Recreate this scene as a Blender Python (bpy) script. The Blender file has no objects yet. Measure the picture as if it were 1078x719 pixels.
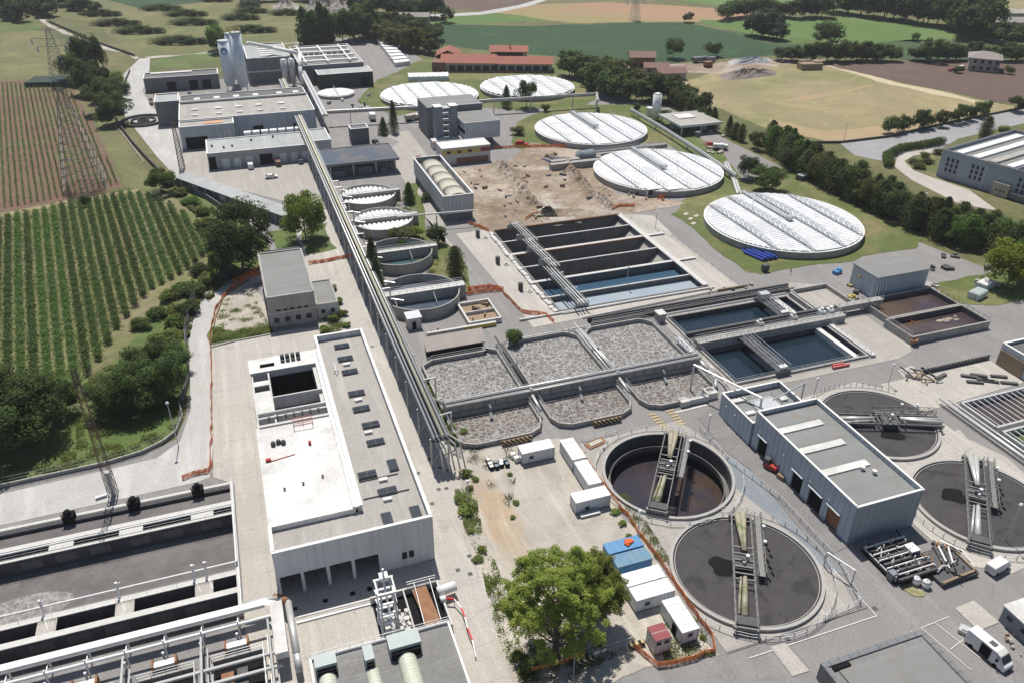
import bpy, math, random
import numpy as np
from mathutils import Vector, Matrix
from mathutils.geometry import tessellate_polygon
R = math.radians
random.seed(7); rng = np.random.default_rng(7)
sc = bpy.context.scene; col = sc.collection
# ------------------------------------------------------------ camera
# world axes follow the plant's own building grid, metres, ground at z = 0
F_PX, PITCH, ROLL, YAW, CAM_H = 839.65, R(30.887), R(.3768), R(-19.5427), 95.0
_F = Vector((0, math.cos(PITCH), -math.sin(PITCH))); _X = Vector((1, 0, 0)); _U = _X.cross(_F)
_r = _X*math.cos(ROLL)+_U*math.sin(ROLL); _u = -_X*math.sin(ROLL)+_U*math.cos(ROLL)
def _grid(v):
    return Vector((v.x*math.cos(YAW)-v.y*math.sin(YAW), v.x*math.sin(YAW)+v.y*math.cos(YAW), v.z))
CR, CU, CF = _grid(_r), _grid(_u), _grid(_F)
cd = bpy.data.cameras.new('camera'); cam = bpy.data.objects.new('camera', cd); col.objects.link(cam)
cam.matrix_world = Matrix(((CR.x, CU.x, -CF.x, 0), (CR.y, CU.y, -CF.y, 0), (CR.z, CU.z, -CF.z, CAM_H), (0, 0, 0, 1)))
cd.sensor_width = 36; cd.lens = F_PX/1078*36; cd.clip_start = 1; cd.clip_end = 20000
sc.camera = cam
# ------------------------------------------------------------ light
SUN_EL, SUN_AZ = R(64), R(4)            # azimuth from +Y towards +X
w = bpy.data.worlds.new('World'); sc.world = w; w.use_nodes = True
nt = w.node_tree; bg = nt.nodes['Background']; sk = nt.nodes.new('ShaderNodeTexSky')
sk.sky_type = 'NISHITA'; sk.sun_disc = False; sk.sun_elevation = SUN_EL; sk.sun_rotation = SUN_AZ; sk.altitude = 100
nt.links.new(sk.outputs[0], bg.inputs[0]); bg.inputs[1].default_value = 0.072
sd = bpy.data.lights.new('sun', 'SUN'); so = bpy.data.objects.new('sun', sd); col.objects.link(so)
sd.energy = 4.6; sd.angle = R(.53); sd.color = (1, .957, .885)
dirn = Vector((math.cos(SUN_EL)*math.sin(SUN_AZ), math.cos(SUN_EL)*math.cos(SUN_AZ), math.sin(SUN_EL)))
so.rotation_euler = dirn.to_track_quat('Z', 'Y').to_euler(); so.location = (0, 0, 200)
sc.view_settings.view_transform = 'Standard'; sc.view_settings.look = 'None'
sc.view_settings.exposure = 0.17; sc.view_settings.gamma = 1
sc.render.engine = 'CYCLES'
sc.cycles.max_bounces = 5; sc.cycles.transparent_max_bounces = 6; sc.cycles.volume_bounces = 0
# ------------------------------------------------------------ survey: photo pixel + height -> world point
def G(px, py, z=0.0):
    d = CR*(px-539)-CU*(py-359.5)+CF*F_PX
    t = (z-CAM_H)/d.z
    return (d.x*t, d.y*t)
def GZ(off, s, x, y, z=0.0): return G(off[0]+x/s, off[1]+y/s, z)
def proj(x, y, z):
    v = Vector((x, y, z-CAM_H)); d = v.dot(CF)
    return (539+F_PX*v.dot(CR)/d, 359.5-F_PX*v.dot(CU)/d)
def hgt(top, base):
    b = G(*base); best = 0; bd = 1e9
    for i in range(700):
        z = i*.1; p = proj(b[0], b[1], z); e = abs(p[1]-top[1])
        if e < bd: bd = e; best = z
    return best
def GP(pts, z=0): return [G(x, y, z) for x, y in pts]
# ------------------------------------------------------------ materials
MATS = {}
def M(name, c1, c2=None, scale=.3, rough=.85, bump=0, bscale=4, metal=0, kind=None, c3=None, s3=.02, spec=.35, **kw):
    if name in MATS: return MATS[name]
    m = bpy.data.materials.new(name); m.use_nodes = True; t = m.node_tree; n = t.nodes; L = t.links
    p = n['Principled BSDF']; p.inputs['Roughness'].default_value = rough; p.inputs['Metallic'].default_value = metal
    p.inputs['Specular IOR Level'].default_value = spec
    geo = n.new('ShaderNodeNewGeometry'); pos = geo.outputs['Position']
    def noise(s, det=5, dist=0, vec=None, rough_=.55):
        q = n.new('ShaderNodeTexNoise'); q.inputs['Scale'].default_value = s; q.inputs['Detail'].default_value = det
        q.inputs['Distortion'].default_value = dist; q.inputs['Roughness'].default_value = rough_; L.new(vec or pos, q.inputs['Vector']); return q.outputs['Fac']
    def ramp(x, a, b):
        q = n.new('ShaderNodeMapRange'); q.inputs[1].default_value = a; q.inputs[2].default_value = b; L.new(x, q.inputs[0]); return q.outputs[0]
    def mix(f, a, b, mode='MIX'):
        q = n.new('ShaderNodeMix'); q.data_type = 'RGBA'; q.blend_type = mode
        if isinstance(f, (int, float)): q.inputs[0].default_value = f
        else: L.new(f, q.inputs[0])
        for k, v in ((6, a), (7, b)):
            if isinstance(v, tuple): q.inputs[k].default_value = (*v, 1)
            else: L.new(v, q.inputs[k])
        return q.outputs[2]
    def math_(op, a, b=None):
        q = n.new('ShaderNodeMath'); q.operation = op
        for k, v in ((0, a), (1, b)):
            if v is None: continue
            if isinstance(v, (int, float)): q.inputs[k].default_value = v
            else: L.new(v, q.inputs[k])
        return q.outputs[0]
    sep = n.new('ShaderNodeSeparateXYZ'); L.new(pos, sep.inputs[0]); X, Y, Z = sep.outputs
    def comb(x, y, z):
        q = n.new('ShaderNodeCombineXYZ')
        for k, v in enumerate((x, y, z)):
            if isinstance(v, (int, float)): q.inputs[k].default_value = v
            else: L.new(v, q.inputs[k])
        return q.outputs[0]
    c2 = c2 or tuple(v*.75 for v in c1)
    c = mix(ramp(noise(scale), .3, .7), c1, c2)
    if c3: c = mix(ramp(noise(s3, 4, .5), .48, .62), c, c3)
    h = None
    if bump and kind in (None, 'rows') and not metal and rough > .8:
        c = mix(ramp(noise(.35, 9, .3, None, .7), .38, .66), mix(.55, c, tuple(v*.5 for v in c1)), c)
        c = mix(math_('MULTIPLY', ramp(noise(.045, 6, 1.0), .5, .68), .5), c, tuple(min(1, v*1.35) for v in c2))
        c = mix(math_('MULTIPLY', ramp(noise(2.6, 6), .42, .62), .35), c, tuple(v*.6 for v in c2))
    if kw.get('blob'):
        bx, by, rx, ry, bc = kw['blob']
        dx_ = math_('DIVIDE', math_('SUBTRACT', X, bx), rx); dy_ = math_('DIVIDE', math_('SUBTRACT', Y, by), ry)
        dd_ = math_('ADD', math_('ADD', math_('MULTIPLY', dx_, dx_), math_('MULTIPLY', dy_, dy_)), math_('MULTIPLY', noise(.35, 6), 1.6))
        c = mix(math_('MULTIPLY', ramp(dd_, 1.9, 1.0), .85), c, mix(ramp(noise(.9, 5), .35, .65), bc, tuple(v*1.15 for v in bc)))
    if kind == 'ground':      # fine grit + dark spots + tyre smears + slab joints
        c = mix(ramp(noise(3, 6), .25, .75), c, mix(.82, c, tuple(v*.55 for v in c1)), 'MIX')
        st = ramp(noise(.13, 6, 1.2), .55, .72); c = mix(math_('MULTIPLY', st, .45), c, tuple(v*.62 for v in c1))
        sm = noise(1, 5, .4, comb(math_('MULTIPLY', X, kw.get('sx', .6)), math_('MULTIPLY', Y, kw.get('sy', .05)), 0))
        c = mix(math_('MULTIPLY', ramp(sm, .52, .7), .32), c, tuple(min(1, v*1.3) for v in c1))
        j = kw.get('joint', 0)
        if j:
            for A in (X, Y):
                q = math_('PINGPONG', A, j/2)
                c = mix(math_('MULTIPLY', math_('LESS_THAN', q, .06), .35), c, tuple(v*.4 for v in c1))
    if kind == 'ground' and not kw.get('nocrack'):
        v = n.new('ShaderNodeTexVoronoi'); v.inputs['Scale'].default_value = .085; L.new(pos, v.inputs['Vector'])
        bw = n.new('ShaderNodeRGBToBW'); L.new(v.outputs['Color'], bw.inputs[0]); c = mix(math_('MULTIPLY', ramp(bw.outputs[0], .3, .8), .22), c, tuple(v_*.62 for v_ in c1))
        wv = n.new('ShaderNodeTexNoise'); wv.inputs['Scale'].default_value = .5; L.new(pos, wv.inputs['Vector'])
        ad = n.new('ShaderNodeVectorMath'); ad.operation = 'MULTIPLY_ADD'; L.new(wv.outputs['Color'], ad.inputs[0]); ad.inputs[1].default_value = (2.,)*3; L.new(pos, ad.inputs[2])
        v2 = n.new('ShaderNodeTexVoronoi'); v2.feature = 'DISTANCE_TO_EDGE'; v2.inputs['Scale'].default_value = .11; L.new(ad.outputs[0], v2.inputs['Vector'])
        c = mix(math_('MULTIPLY', ramp(v2.outputs['Distance'], .012, .004), .28), c, tuple(v_*.4 for v_ in c1))
        c = mix(math_('MULTIPLY', ramp(noise(.9, 3), .66, .74), .35), c, tuple(v_*.45 for v_ in c1))
    if kind == 'wall':        # vertical rain streaks
        s = noise(1, 4, 0, comb(math_('MULTIPLY', X, 1.6), math_('MULTIPLY', Y, 1.6), math_('MULTIPLY', Z, .12)))
        c = mix(math_('MULTIPLY', ramp(s, .45, .75), kw.get('amt', .5)), c, tuple(v*.5 for v in c1))
    if kind in ('clad', 'cladroof'):      # vertical panel joints on walls / seams on roofs
        per = kw.get('per', 1.2)
        axs = (X, Y) if kind == 'clad' else ((X,) if kw.get('ax', 'x') == 'x' else (Y,))
        for A in axs:
            q = math_('PINGPONG', A, per/2)
            c = mix(math_('MULTIPLY', math_('LESS_THAN', q, per*.07), kw.get('jf', .55)), c, tuple(v*.35 for v in c1))
        s = noise(1, 4, 0, comb(math_('MULTIPLY', X, 1.1), math_('MULTIPLY', Y, 1.1), math_('MULTIPLY', Z, .1)))
        c = mix(math_('MULTIPLY', ramp(s, .4, .75), .45), c, tuple(v*.6 for v in c1))
    if kind == 'roofing':     # sheets in lanes, each a slightly different tone, with dirt
        q = math_('FLOOR', math_('MULTIPLY', X if kw.get('ax', 'x') == 'x' else Y, 1/kw.get('per', 2.)))
        wn = n.new('ShaderNodeTexWhiteNoise'); wn.noise_dimensions = '1D'; L.new(q, wn.inputs['W'])
        c = mix(math_('MULTIPLY', wn.outputs[0], .3), c, tuple(v*.6 for v in c1))
        c = mix(math_('MULTIPLY', ramp(noise(.35, 6, .8), .5, .7), .5), c, kw.get('dirt', tuple(v*.6 for v in c1)))
    if kind == 'foam':        # swirling aerated sludge
        wv = n.new('ShaderNodeTexNoise'); wv.inputs['Scale'].default_value = .45; wv.inputs['Detail'].default_value = 4; L.new(pos, wv.inputs['Vector'])
        add = n.new('ShaderNodeVectorMath'); add.operation = 'MULTIPLY_ADD'; L.new(wv.outputs['Color'], add.inputs[0]); add.inputs[1].default_value = (2.6,)*3; L.new(pos, add.inputs[2])
        v = n.new('ShaderNodeTexVoronoi'); v.feature = 'DISTANCE_TO_EDGE'; v.inputs['Scale'].default_value = kw.get('vs', .75); L.new(add.outputs[0], v.inputs['Vector'])
        v2 = n.new('ShaderNodeTexVoronoi'); v2.feature = 'DISTANCE_TO_EDGE'; v2.inputs['Scale'].default_value = kw.get('vs', .75)*2.3; L.new(add.outputs[0], v2.inputs['Vector'])
        a = ramp(v.outputs['Distance'], .17, .0); b = ramp(v2.outputs['Distance'], .14, .0)
        f = math_('MULTIPLY', math_('ADD', a, math_('MULTIPLY', b, .6)), ramp(noise(.8, 6), .2, .6))
        c = mix(f, c, kw['foam'])
        if kw.get('patch'):
            c = mix(math_('SUBTRACT', 1, ramp(noise(.07, 2), .5, .6)), c, c1)
    if kind == 'swirl':       # skim rings in a round settling tank
        g = ramp(noise(1.2, 6, 1.5), .4, .75); c = mix(math_('MULTIPLY', g, .35), c, tuple(v*1.5 for v in c1))
        if kw.get('cen'):
            ax_ = math_('SUBTRACT', X, kw['cen'][0]); ay_ = math_('SUBTRACT', Y, kw['cen'][1])
            dd_ = math_('SQRT', math_('ADD', math_('MULTIPLY', ax_, ax_), math_('MULTIPLY', ay_, ay_)))
            sn = math_('SINE', math_('MULTIPLY', math_('ADD', dd_, math_('MULTIPLY', noise(.25, 3), 1.5)), 7.5)); c = mix(math_('MULTIPLY', ramp(sn, .1, 1), .13), c, tuple(v*1.55 for v in c1))
            c = mix(math_('MULTIPLY', ramp(noise(.16, 5, 1.5), .56, .64), .5), c, tuple(v*.45 for v in c1))
    if kind == 'leaf':
        oi = n.new('ShaderNodeObjectInfo')
        hs = n.new('ShaderNodeHueSaturation'); L.new(c, hs.inputs['Color'])
        L.new(ramp(oi.outputs['Random'], -.6, 1.3), hs.inputs['Value'])
        hv = n.new('ShaderNodeMapRange'); L.new(oi.outputs['Random'], hv.inputs[0]); hv.inputs[3].default_value = .488; hv.inputs[4].default_value = .512; L.new(hv.outputs[0], hs.inputs['Hue'])
        hs.inputs['Value'].default_value = 1
        vv = n.new('ShaderNodeMapRange'); L.new(oi.outputs['Random'], vv.inputs[0]); vv.inputs[3].default_value = .72; vv.inputs[4].default_value = 1.35; L.new(vv.outputs[0], hs.inputs['Value'])
        c = hs.outputs[0]
        tr = n.new('ShaderNodeBsdfTranslucent'); L.new(c, tr.inputs[0]); ms = n.new('ShaderNodeMixShader'); ms.inputs[0].default_value = .5
        L.new(p.outputs[0], ms.inputs[1]); L.new(tr.outputs[0], ms.inputs[2]); L.new(ms.outputs[0], n['Material Output'].inputs[0])
    if kind == 'rows':        # crop rows in a direction given by a unit vector
        dx, dy = kw['dir']
        q = math_('ADD', math_('MULTIPLY', X, dy), math_('MULTIPLY', Y, -dx))
        q = math_('ADD', q, math_('MULTIPLY', noise(.5, 3), .8))
        pp = math_('PINGPONG', q, kw['per']/2)
        c = mix(ramp(pp, kw['per']*.12, kw['per']*.3), kw['rc'], c)
    if kind == 'mesh':
        tp = n.new('ShaderNodeBsdfTransparent'); ms = n.new('ShaderNodeMixShader')
        L.new(ramp(noise(1.5, 4), .35, .8), ms.inputs[0]); L.new(p.outputs[0], ms.inputs[1]); L.new(tp.outputs[0], ms.inputs[2]); L.new(ms.outputs[0], n['Material Output'].inputs[0])
    if kind == 'panelrow':
        q = math_('PINGPONG', X, 1.6); c = mix(math_('LESS_THAN', q, .12), c, tuple(v*.4 for v in c1))
    if kind == 'hazard':
        q = math_('PINGPONG', math_('ADD', X, math_('MULTIPLY', Z, 1)), .45); c = mix(math_('LESS_THAN', q, .23), c, (.02, .02, .02))
    L.new(c, p.inputs['Base Color'])
    if bump:
        b = n.new('ShaderNodeBump'); b.inputs['Strength'].default_value = min(1, bump); b.inputs['Distance'].default_value = kw.get('bd', .1)
        L.new(noise(bscale, 4), b.inputs['Height']); L.new(b.outputs[0], p.inputs['Normal'])
    MATS[name] = m; return m
# setting
m_grass = M('grass_ground', (.095, .11, .035), (.15, .145, .055), .05, bump=.6, bscale=1.5, c3=(.20, .17, .085), s3=.012)
m_lawn = M('lawn', (.13, .155, .04), (.095, .13, .032), .25, bump=.5, bscale=3, c3=(.26, .21, .105), s3=.045)
m_lush = M('lush_grass', (.08, .13, .03), (.11, .16, .035), .15, bump=.5, bscale=3, c3=(.15, .16, .06), s3=.05)
m_meadow = M('meadow', (.13, .145, .05), (.17, .17, .065), .02, bump=.5, bscale=1, c3=(.20, .17, .08), s3=.01)
m_dry = M('dry_grass', (.35, .285, .155), (.29, .245, .125), .04, bump=.4, bscale=1, c3=(.20, .21, .08), s3=.016)
m_strw = M('dry_stubble', (.36, .26, .15), (.30, .23, .13), .08)
m_green = M('green_pasture', (.075, .14, .03), (.095, .16, .035), .01, c3=(.11, .17, .05), s3=.008)
m_crop = M('dark_crop', (.030, .085, .026), (.045, .11, .034), .06, bump=1, bscale=.5, kind='rows', dir=(.98, .2), per=4.5, rc=(.010, .034, .012), c3=(.045, .09, .035), s3=.01, bd=1)
m_rust = M('red_soil_field', (.34, .20, .12), (.28, .18, .10), .01, c3=(.25, .21, .09), s3=.006)
m_plough = M('ploughed_soil', (.13, .085, .068), (.155, .10, .078), .02, bump=.8, bscale=.8, kind='rows', dir=(.93, -.36), per=2.4, rc=(.10, .068, .056))
m_soil = M('vineyard_soil', (.195, .112, .075), (.145, .088, .058), .12, bump=.4, bscale=2, c3=(.15, .14, .06), s3=.05)
m_vgrass = M('vineyard_grass', (.19, .19, .075), (.14, .155, .055), .12, bump=.4, bscale=2, c3=(.25, .215, .12), s3=.05)
m_asph = M('asphalt', (.30, .285, .275), (.245, .234, .228), .09, kind='ground', bump=.15, bscale=8, sx=.35, sy=.04)
m_asph2 = M('darker_asphalt', (.26, .25, .245), (.22, .212, .21), .1, kind='ground', bump=.15, bscale=8, sx=.05, sy=.4)
m_conc = M('pale_concrete', (.53, .495, .445), (.47, .44, .40), .12, kind='ground', joint=6, bump=.1, bscale=8)
m_conc2 = M('grey_concrete', (.45, .42, .38), (.39, .365, .335), .12, kind='ground', joint=4, bump=.1, bscale=8)
m_bluec = M('blue_grey_concrete', (.27, .30, .325), (.23, .26, .28), .2, kind='ground')
m_road = M('bleached_road', (.54, .53, .51), (.47, .46, .445), .1, kind='ground', sx=.3, sy=.05)
_bl = G(527, 545)
m_grav = M('gravel', (.52, .48, .42), (.47, .42, .35), .35, kind='ground', bump=.4, bscale=3, c3=(.36, .32, .265), s3=.12, blob=(_bl[0]-.3, _bl[1], 3.6, 13, (.42, .27, .13)))
m_publ = M('public_road_asphalt', (.36, .355, .36), (.32, .315, .32), .06, kind='ground', sx=.05, sy=.5)
m_dirt = M('brown_dirt', (.25, .18, .125), (.39, .305, .225), .22, bump=1, bscale=.9, c3=(.52, .46, .39), s3=.06, bd=.8)
m_sand = M('ochre_sand', (.42, .28, .15), (.46, .34, .21), .5, bump=.3, bscale=2)
m_line = M('white_road_paint', (.62, .61, .58), (.45, .44, .42), 2.5)
m_yline = M('yellow_road_paint', (.50, .38, .18), (.38, .31, .19), 2)
# built
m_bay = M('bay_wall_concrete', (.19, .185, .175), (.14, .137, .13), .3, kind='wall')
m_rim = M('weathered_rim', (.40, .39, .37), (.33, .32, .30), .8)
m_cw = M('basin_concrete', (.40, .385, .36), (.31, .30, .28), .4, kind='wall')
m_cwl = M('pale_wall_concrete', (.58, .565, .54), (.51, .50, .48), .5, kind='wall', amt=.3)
m_cwd = M('stained_shaded_concrete', (.12, .118, .12), (.085, .083, .085), .4, kind='wall')  # dark tone for stained parts, also paints shade onto basin walls
m_white = M('white_roof_slab', (.78, .77, .74), (.70, .69, .66), .3, bump=.05, c3=(.60, .58, .55), s3=.16)
m_cover = M('white_cover', (.80, .81, .81), (.72, .73, .73), .6, rough=.5, c3=(.66, .67, .67), s3=.18)
m_para = M('white_parapet', (.78, .77, .75), (.70, .69, .67), .5)
m_facade = M('pale_facade', (.70, .70, .71), (.64, .64, .65), .3, kind='clad', per=2.4, jf=.13)
m_roofg = M('grey_flat_roof', (.43, .405, .375), (.39, .37, .345), .25, kind='ground', joint=0, bump=.1, bscale=6, nocrack=1)
m_roofm = M('mid_grey_roof', (.235, .245, .24), (.205, .215, .21), .2, kind='roofing', per=1.5, ax='y', dirt=(.22, .17, .12))
m_roofd = M('dark_grey_roof', (.13, .13, .135), (.17, .165, .165), .2, kind='roofing', per=2.2)
m_roofb = M('beige_sheet_roof', (.36, .34, .315), (.40, .38, .35), .15, kind='roofing', per=2.)
m_roofp = M('pale_sheet_roof', (.36, .38, .375), (.40, .41, .40), .15, kind='roofing', per=2.5)
m_clad = M('grey_cladding', (.50, .545, .59), (.42, .46, .50), .3, kind='clad', per=1.25)
m_cladl = M('pale_cladding', (.58, .585, .59), (.50, .505, .51), .3, kind='clad', per=1.25)
m_cladd = M('dark_cladding', (.21, .215, .225), (.17, .175, .185), .3, kind='clad', per=1.6)
m_cladg = M('green_cladding', (.035, .06, .05), (.03, .05, .042), .3, kind='clad', per=1.4)
m_steeld = M('weathered_bridge_steel', (.23, .225, .215), (.17, .168, .163), 1.5, rough=.55, metal=.2)
m_steel = M('galvanised_steel', (.52, .53, .54), (.44, .45, .46), 1.5, rough=.45, metal=.35)
m_pipe = M('silver_pipe', (.60, .60, .58), (.50, .50, .48), 1., rough=.4, metal=.3)
m_wpipe = M('white_pipe', (.80, .80, .78), (.68, .68, .66), 1., rough=.5)
m_cream = M('cream_pipe', (.40, .36, .27), (.27, .245, .18), 1.2, rough=.6, c3=(.15, .18, .075), s3=.4)
m_duct = M('ribbed_duct', (.56, .58, .47), (.52, .54, .44), 1., rough=.5, kind='cladroof', ax='y', per=.5)
m_hood = M('pale_green_metal', (.38, .43, .42), (.33, .38, .37), 1., rough=.5)
m_rustm = M('rusty_metal', (.22, .10, .05), (.30, .16, .09), 1., rough=.8)
m_brown = M('brown_lattice', (.14, .085, .06), (.18, .12, .09), 1., rough=.8)
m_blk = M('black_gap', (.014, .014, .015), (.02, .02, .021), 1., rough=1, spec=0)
m_glass = M('dark_glass', (.025, .033, .045), (.035, .043, .06), 1., rough=.35, spec=.15)
m_orange = M('orange_netting', (.85, .22, .05), (.80, .30, .12), .6, kind='mesh')
m_red = M('red_paint', (.45, .04, .03), (.38, .035, .03), 1.5, rough=.5)
m_maroon = M('maroon_roof', (.26, .05, .055), (.22, .045, .05), 1.2, rough=.6)
m_redw = M('red_white_tape', (.75, .06, .05), (.65, .05, .05), 1)
m_blue = M('blue_container_paint', (.055, .20, .42), (.10, .25, .44), .4, rough=.5)
m_bluep = M('blue_plastic_pipe', (.03, .06, .32), (.04, .08, .38), 1, rough=.35)
m_contw = M('white_cabin_paint', (.78, .78, .77), (.70, .70, .69), .7, rough=.55, c3=(.60, .59, .56), s3=.5)
m_conts = M('cabin_side', (.68, .70, .72), (.60, .62, .64), .5, rough=.6, kind='clad', per=.6)
m_tile = M('terracotta_tiles', (.36, .135, .095), (.29, .115, .08), .3, kind='cladroof', ax='x', per=1.2)
m_tile2 = M('brown_tiles', (.24, .14, .12), (.20, .12, .10), .4, kind='cladroof', ax='x', per=1.2)
m_tile3 = M('grey_tiles', (.30, .27, .25), (.26, .23, .22), .4, kind='cladroof', ax='x', per=1.2)
m_brick = M('brick_wall', (.24, .13, .09), (.20, .11, .08), .5)
m_plast = M('cream_plaster', (.48, .43, .36), (.43, .38, .32), .4, kind='wall')
m_timber = M('weathered_timber', (.30, .22, .14), (.24, .18, .12), 1)
m_yel = M('yellow_panel', (.55, .43, .10), (.48, .40, .14), 1)
m_haz = M('hazard_stripes', (.55, .40, .22), (.48, .36, .20), 1, kind='hazard')
m_solar = M('roof_water', (.075, .10, .13), (.12, .11, .10), .12, rough=.15, c3=(.17, .14, .11), s3=.09, spec=.5)
# liquids
m_foam = M('aerated_sludge', (.075, .07, .066), (.15, .142, .136), .12, rough=.8, spec=.15, kind='foam', vs=.95, foam=(.38, .37, .36), bump=.5, bscale=2)
m_foam2 = M('brown_aerated_sludge', (.065, .05, .042), (.13, .105, .092), .12, rough=.8, spec=.15, kind='foam', foam=(.33, .315, .30), vs=1.0, bump=.5, bscale=2)
m_sludge = M('still_sludge', (.155, .143, .142), (.18, .166, .164), .15, rough=.85, spec=.15, bump=.15, bscale=5)
m_sludgef = M('sludge_with_foam_patch', (.17, .158, .152), (.205, .19, .184), .07, rough=.85, spec=.15, bump=.15, bscale=5)
m_settle = M('grey_settling_sludge', (.072, .067, .072), (.088, .081, .086), .5, rough=.9, spec=.1, kind='swirl', bump=.2, bscale=3)
m_wdark = M('dark_water', (.010, .020, .032), (.013, .026, .036), .1, rough=.08, spec=.6, bump=.04, bscale=2)
m_wblue = M('blue_water', (.04, .085, .135), (.05, .10, .155), .1, rough=.1, spec=.6, bump=.06, bscale=1.5)
m_wpale = M('pale_silt_water', (.37, .41, .44), (.29, .35, .41), .12, rough=.25)
m_wbrown = M('brown_water', (.052, .036, .042), (.065, .046, .047), .25, rough=.15, spec=.5, c3=(.10, .07, .05), s3=.05)
m_wtank = M('deep_tank_liquid', (.028, .025, .036), (.045, .038, .042), .2, rough=.15, spec=.5, c3=(.062, .042, .032), s3=.1)
# foliage
def leafm(name, c1, c2, s=.35): return M(name, c1, c2, s, rough=.7, kind='leaf', spec=.2)
l_mid = leafm('green_leaves', (.13, .195, .04), (.085, .14, .032))
l_dark = leafm('dark_leaves', (.105, .145, .042), (.06, .092, .03))
l_con = leafm('conifer_needles', (.09, .13, .048), (.12, .135, .05))
l_lime = leafm('lime_leaves', (.26, .32, .035), (.18, .25, .03))
l_big = leafm('poplar_leaves', (.34, .385, .08), (.17, .225, .05))
l_olive = leafm('olive_leaves', (.13, .14, .045), (.095, .11, .036))
l_vine = leafm('vine_leaves', (.09, .155, .04), (.12, .18, .05))
l_weed = leafm('weed_leaves', (.21, .26, .06), (.15, .19, .05))
l_far = leafm('distant_leaves', (.07, .108, .04), (.085, .122, .045), .1)
m_bark = M('bark', (.12, .09, .065), (.09, .07, .05), 2)
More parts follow.
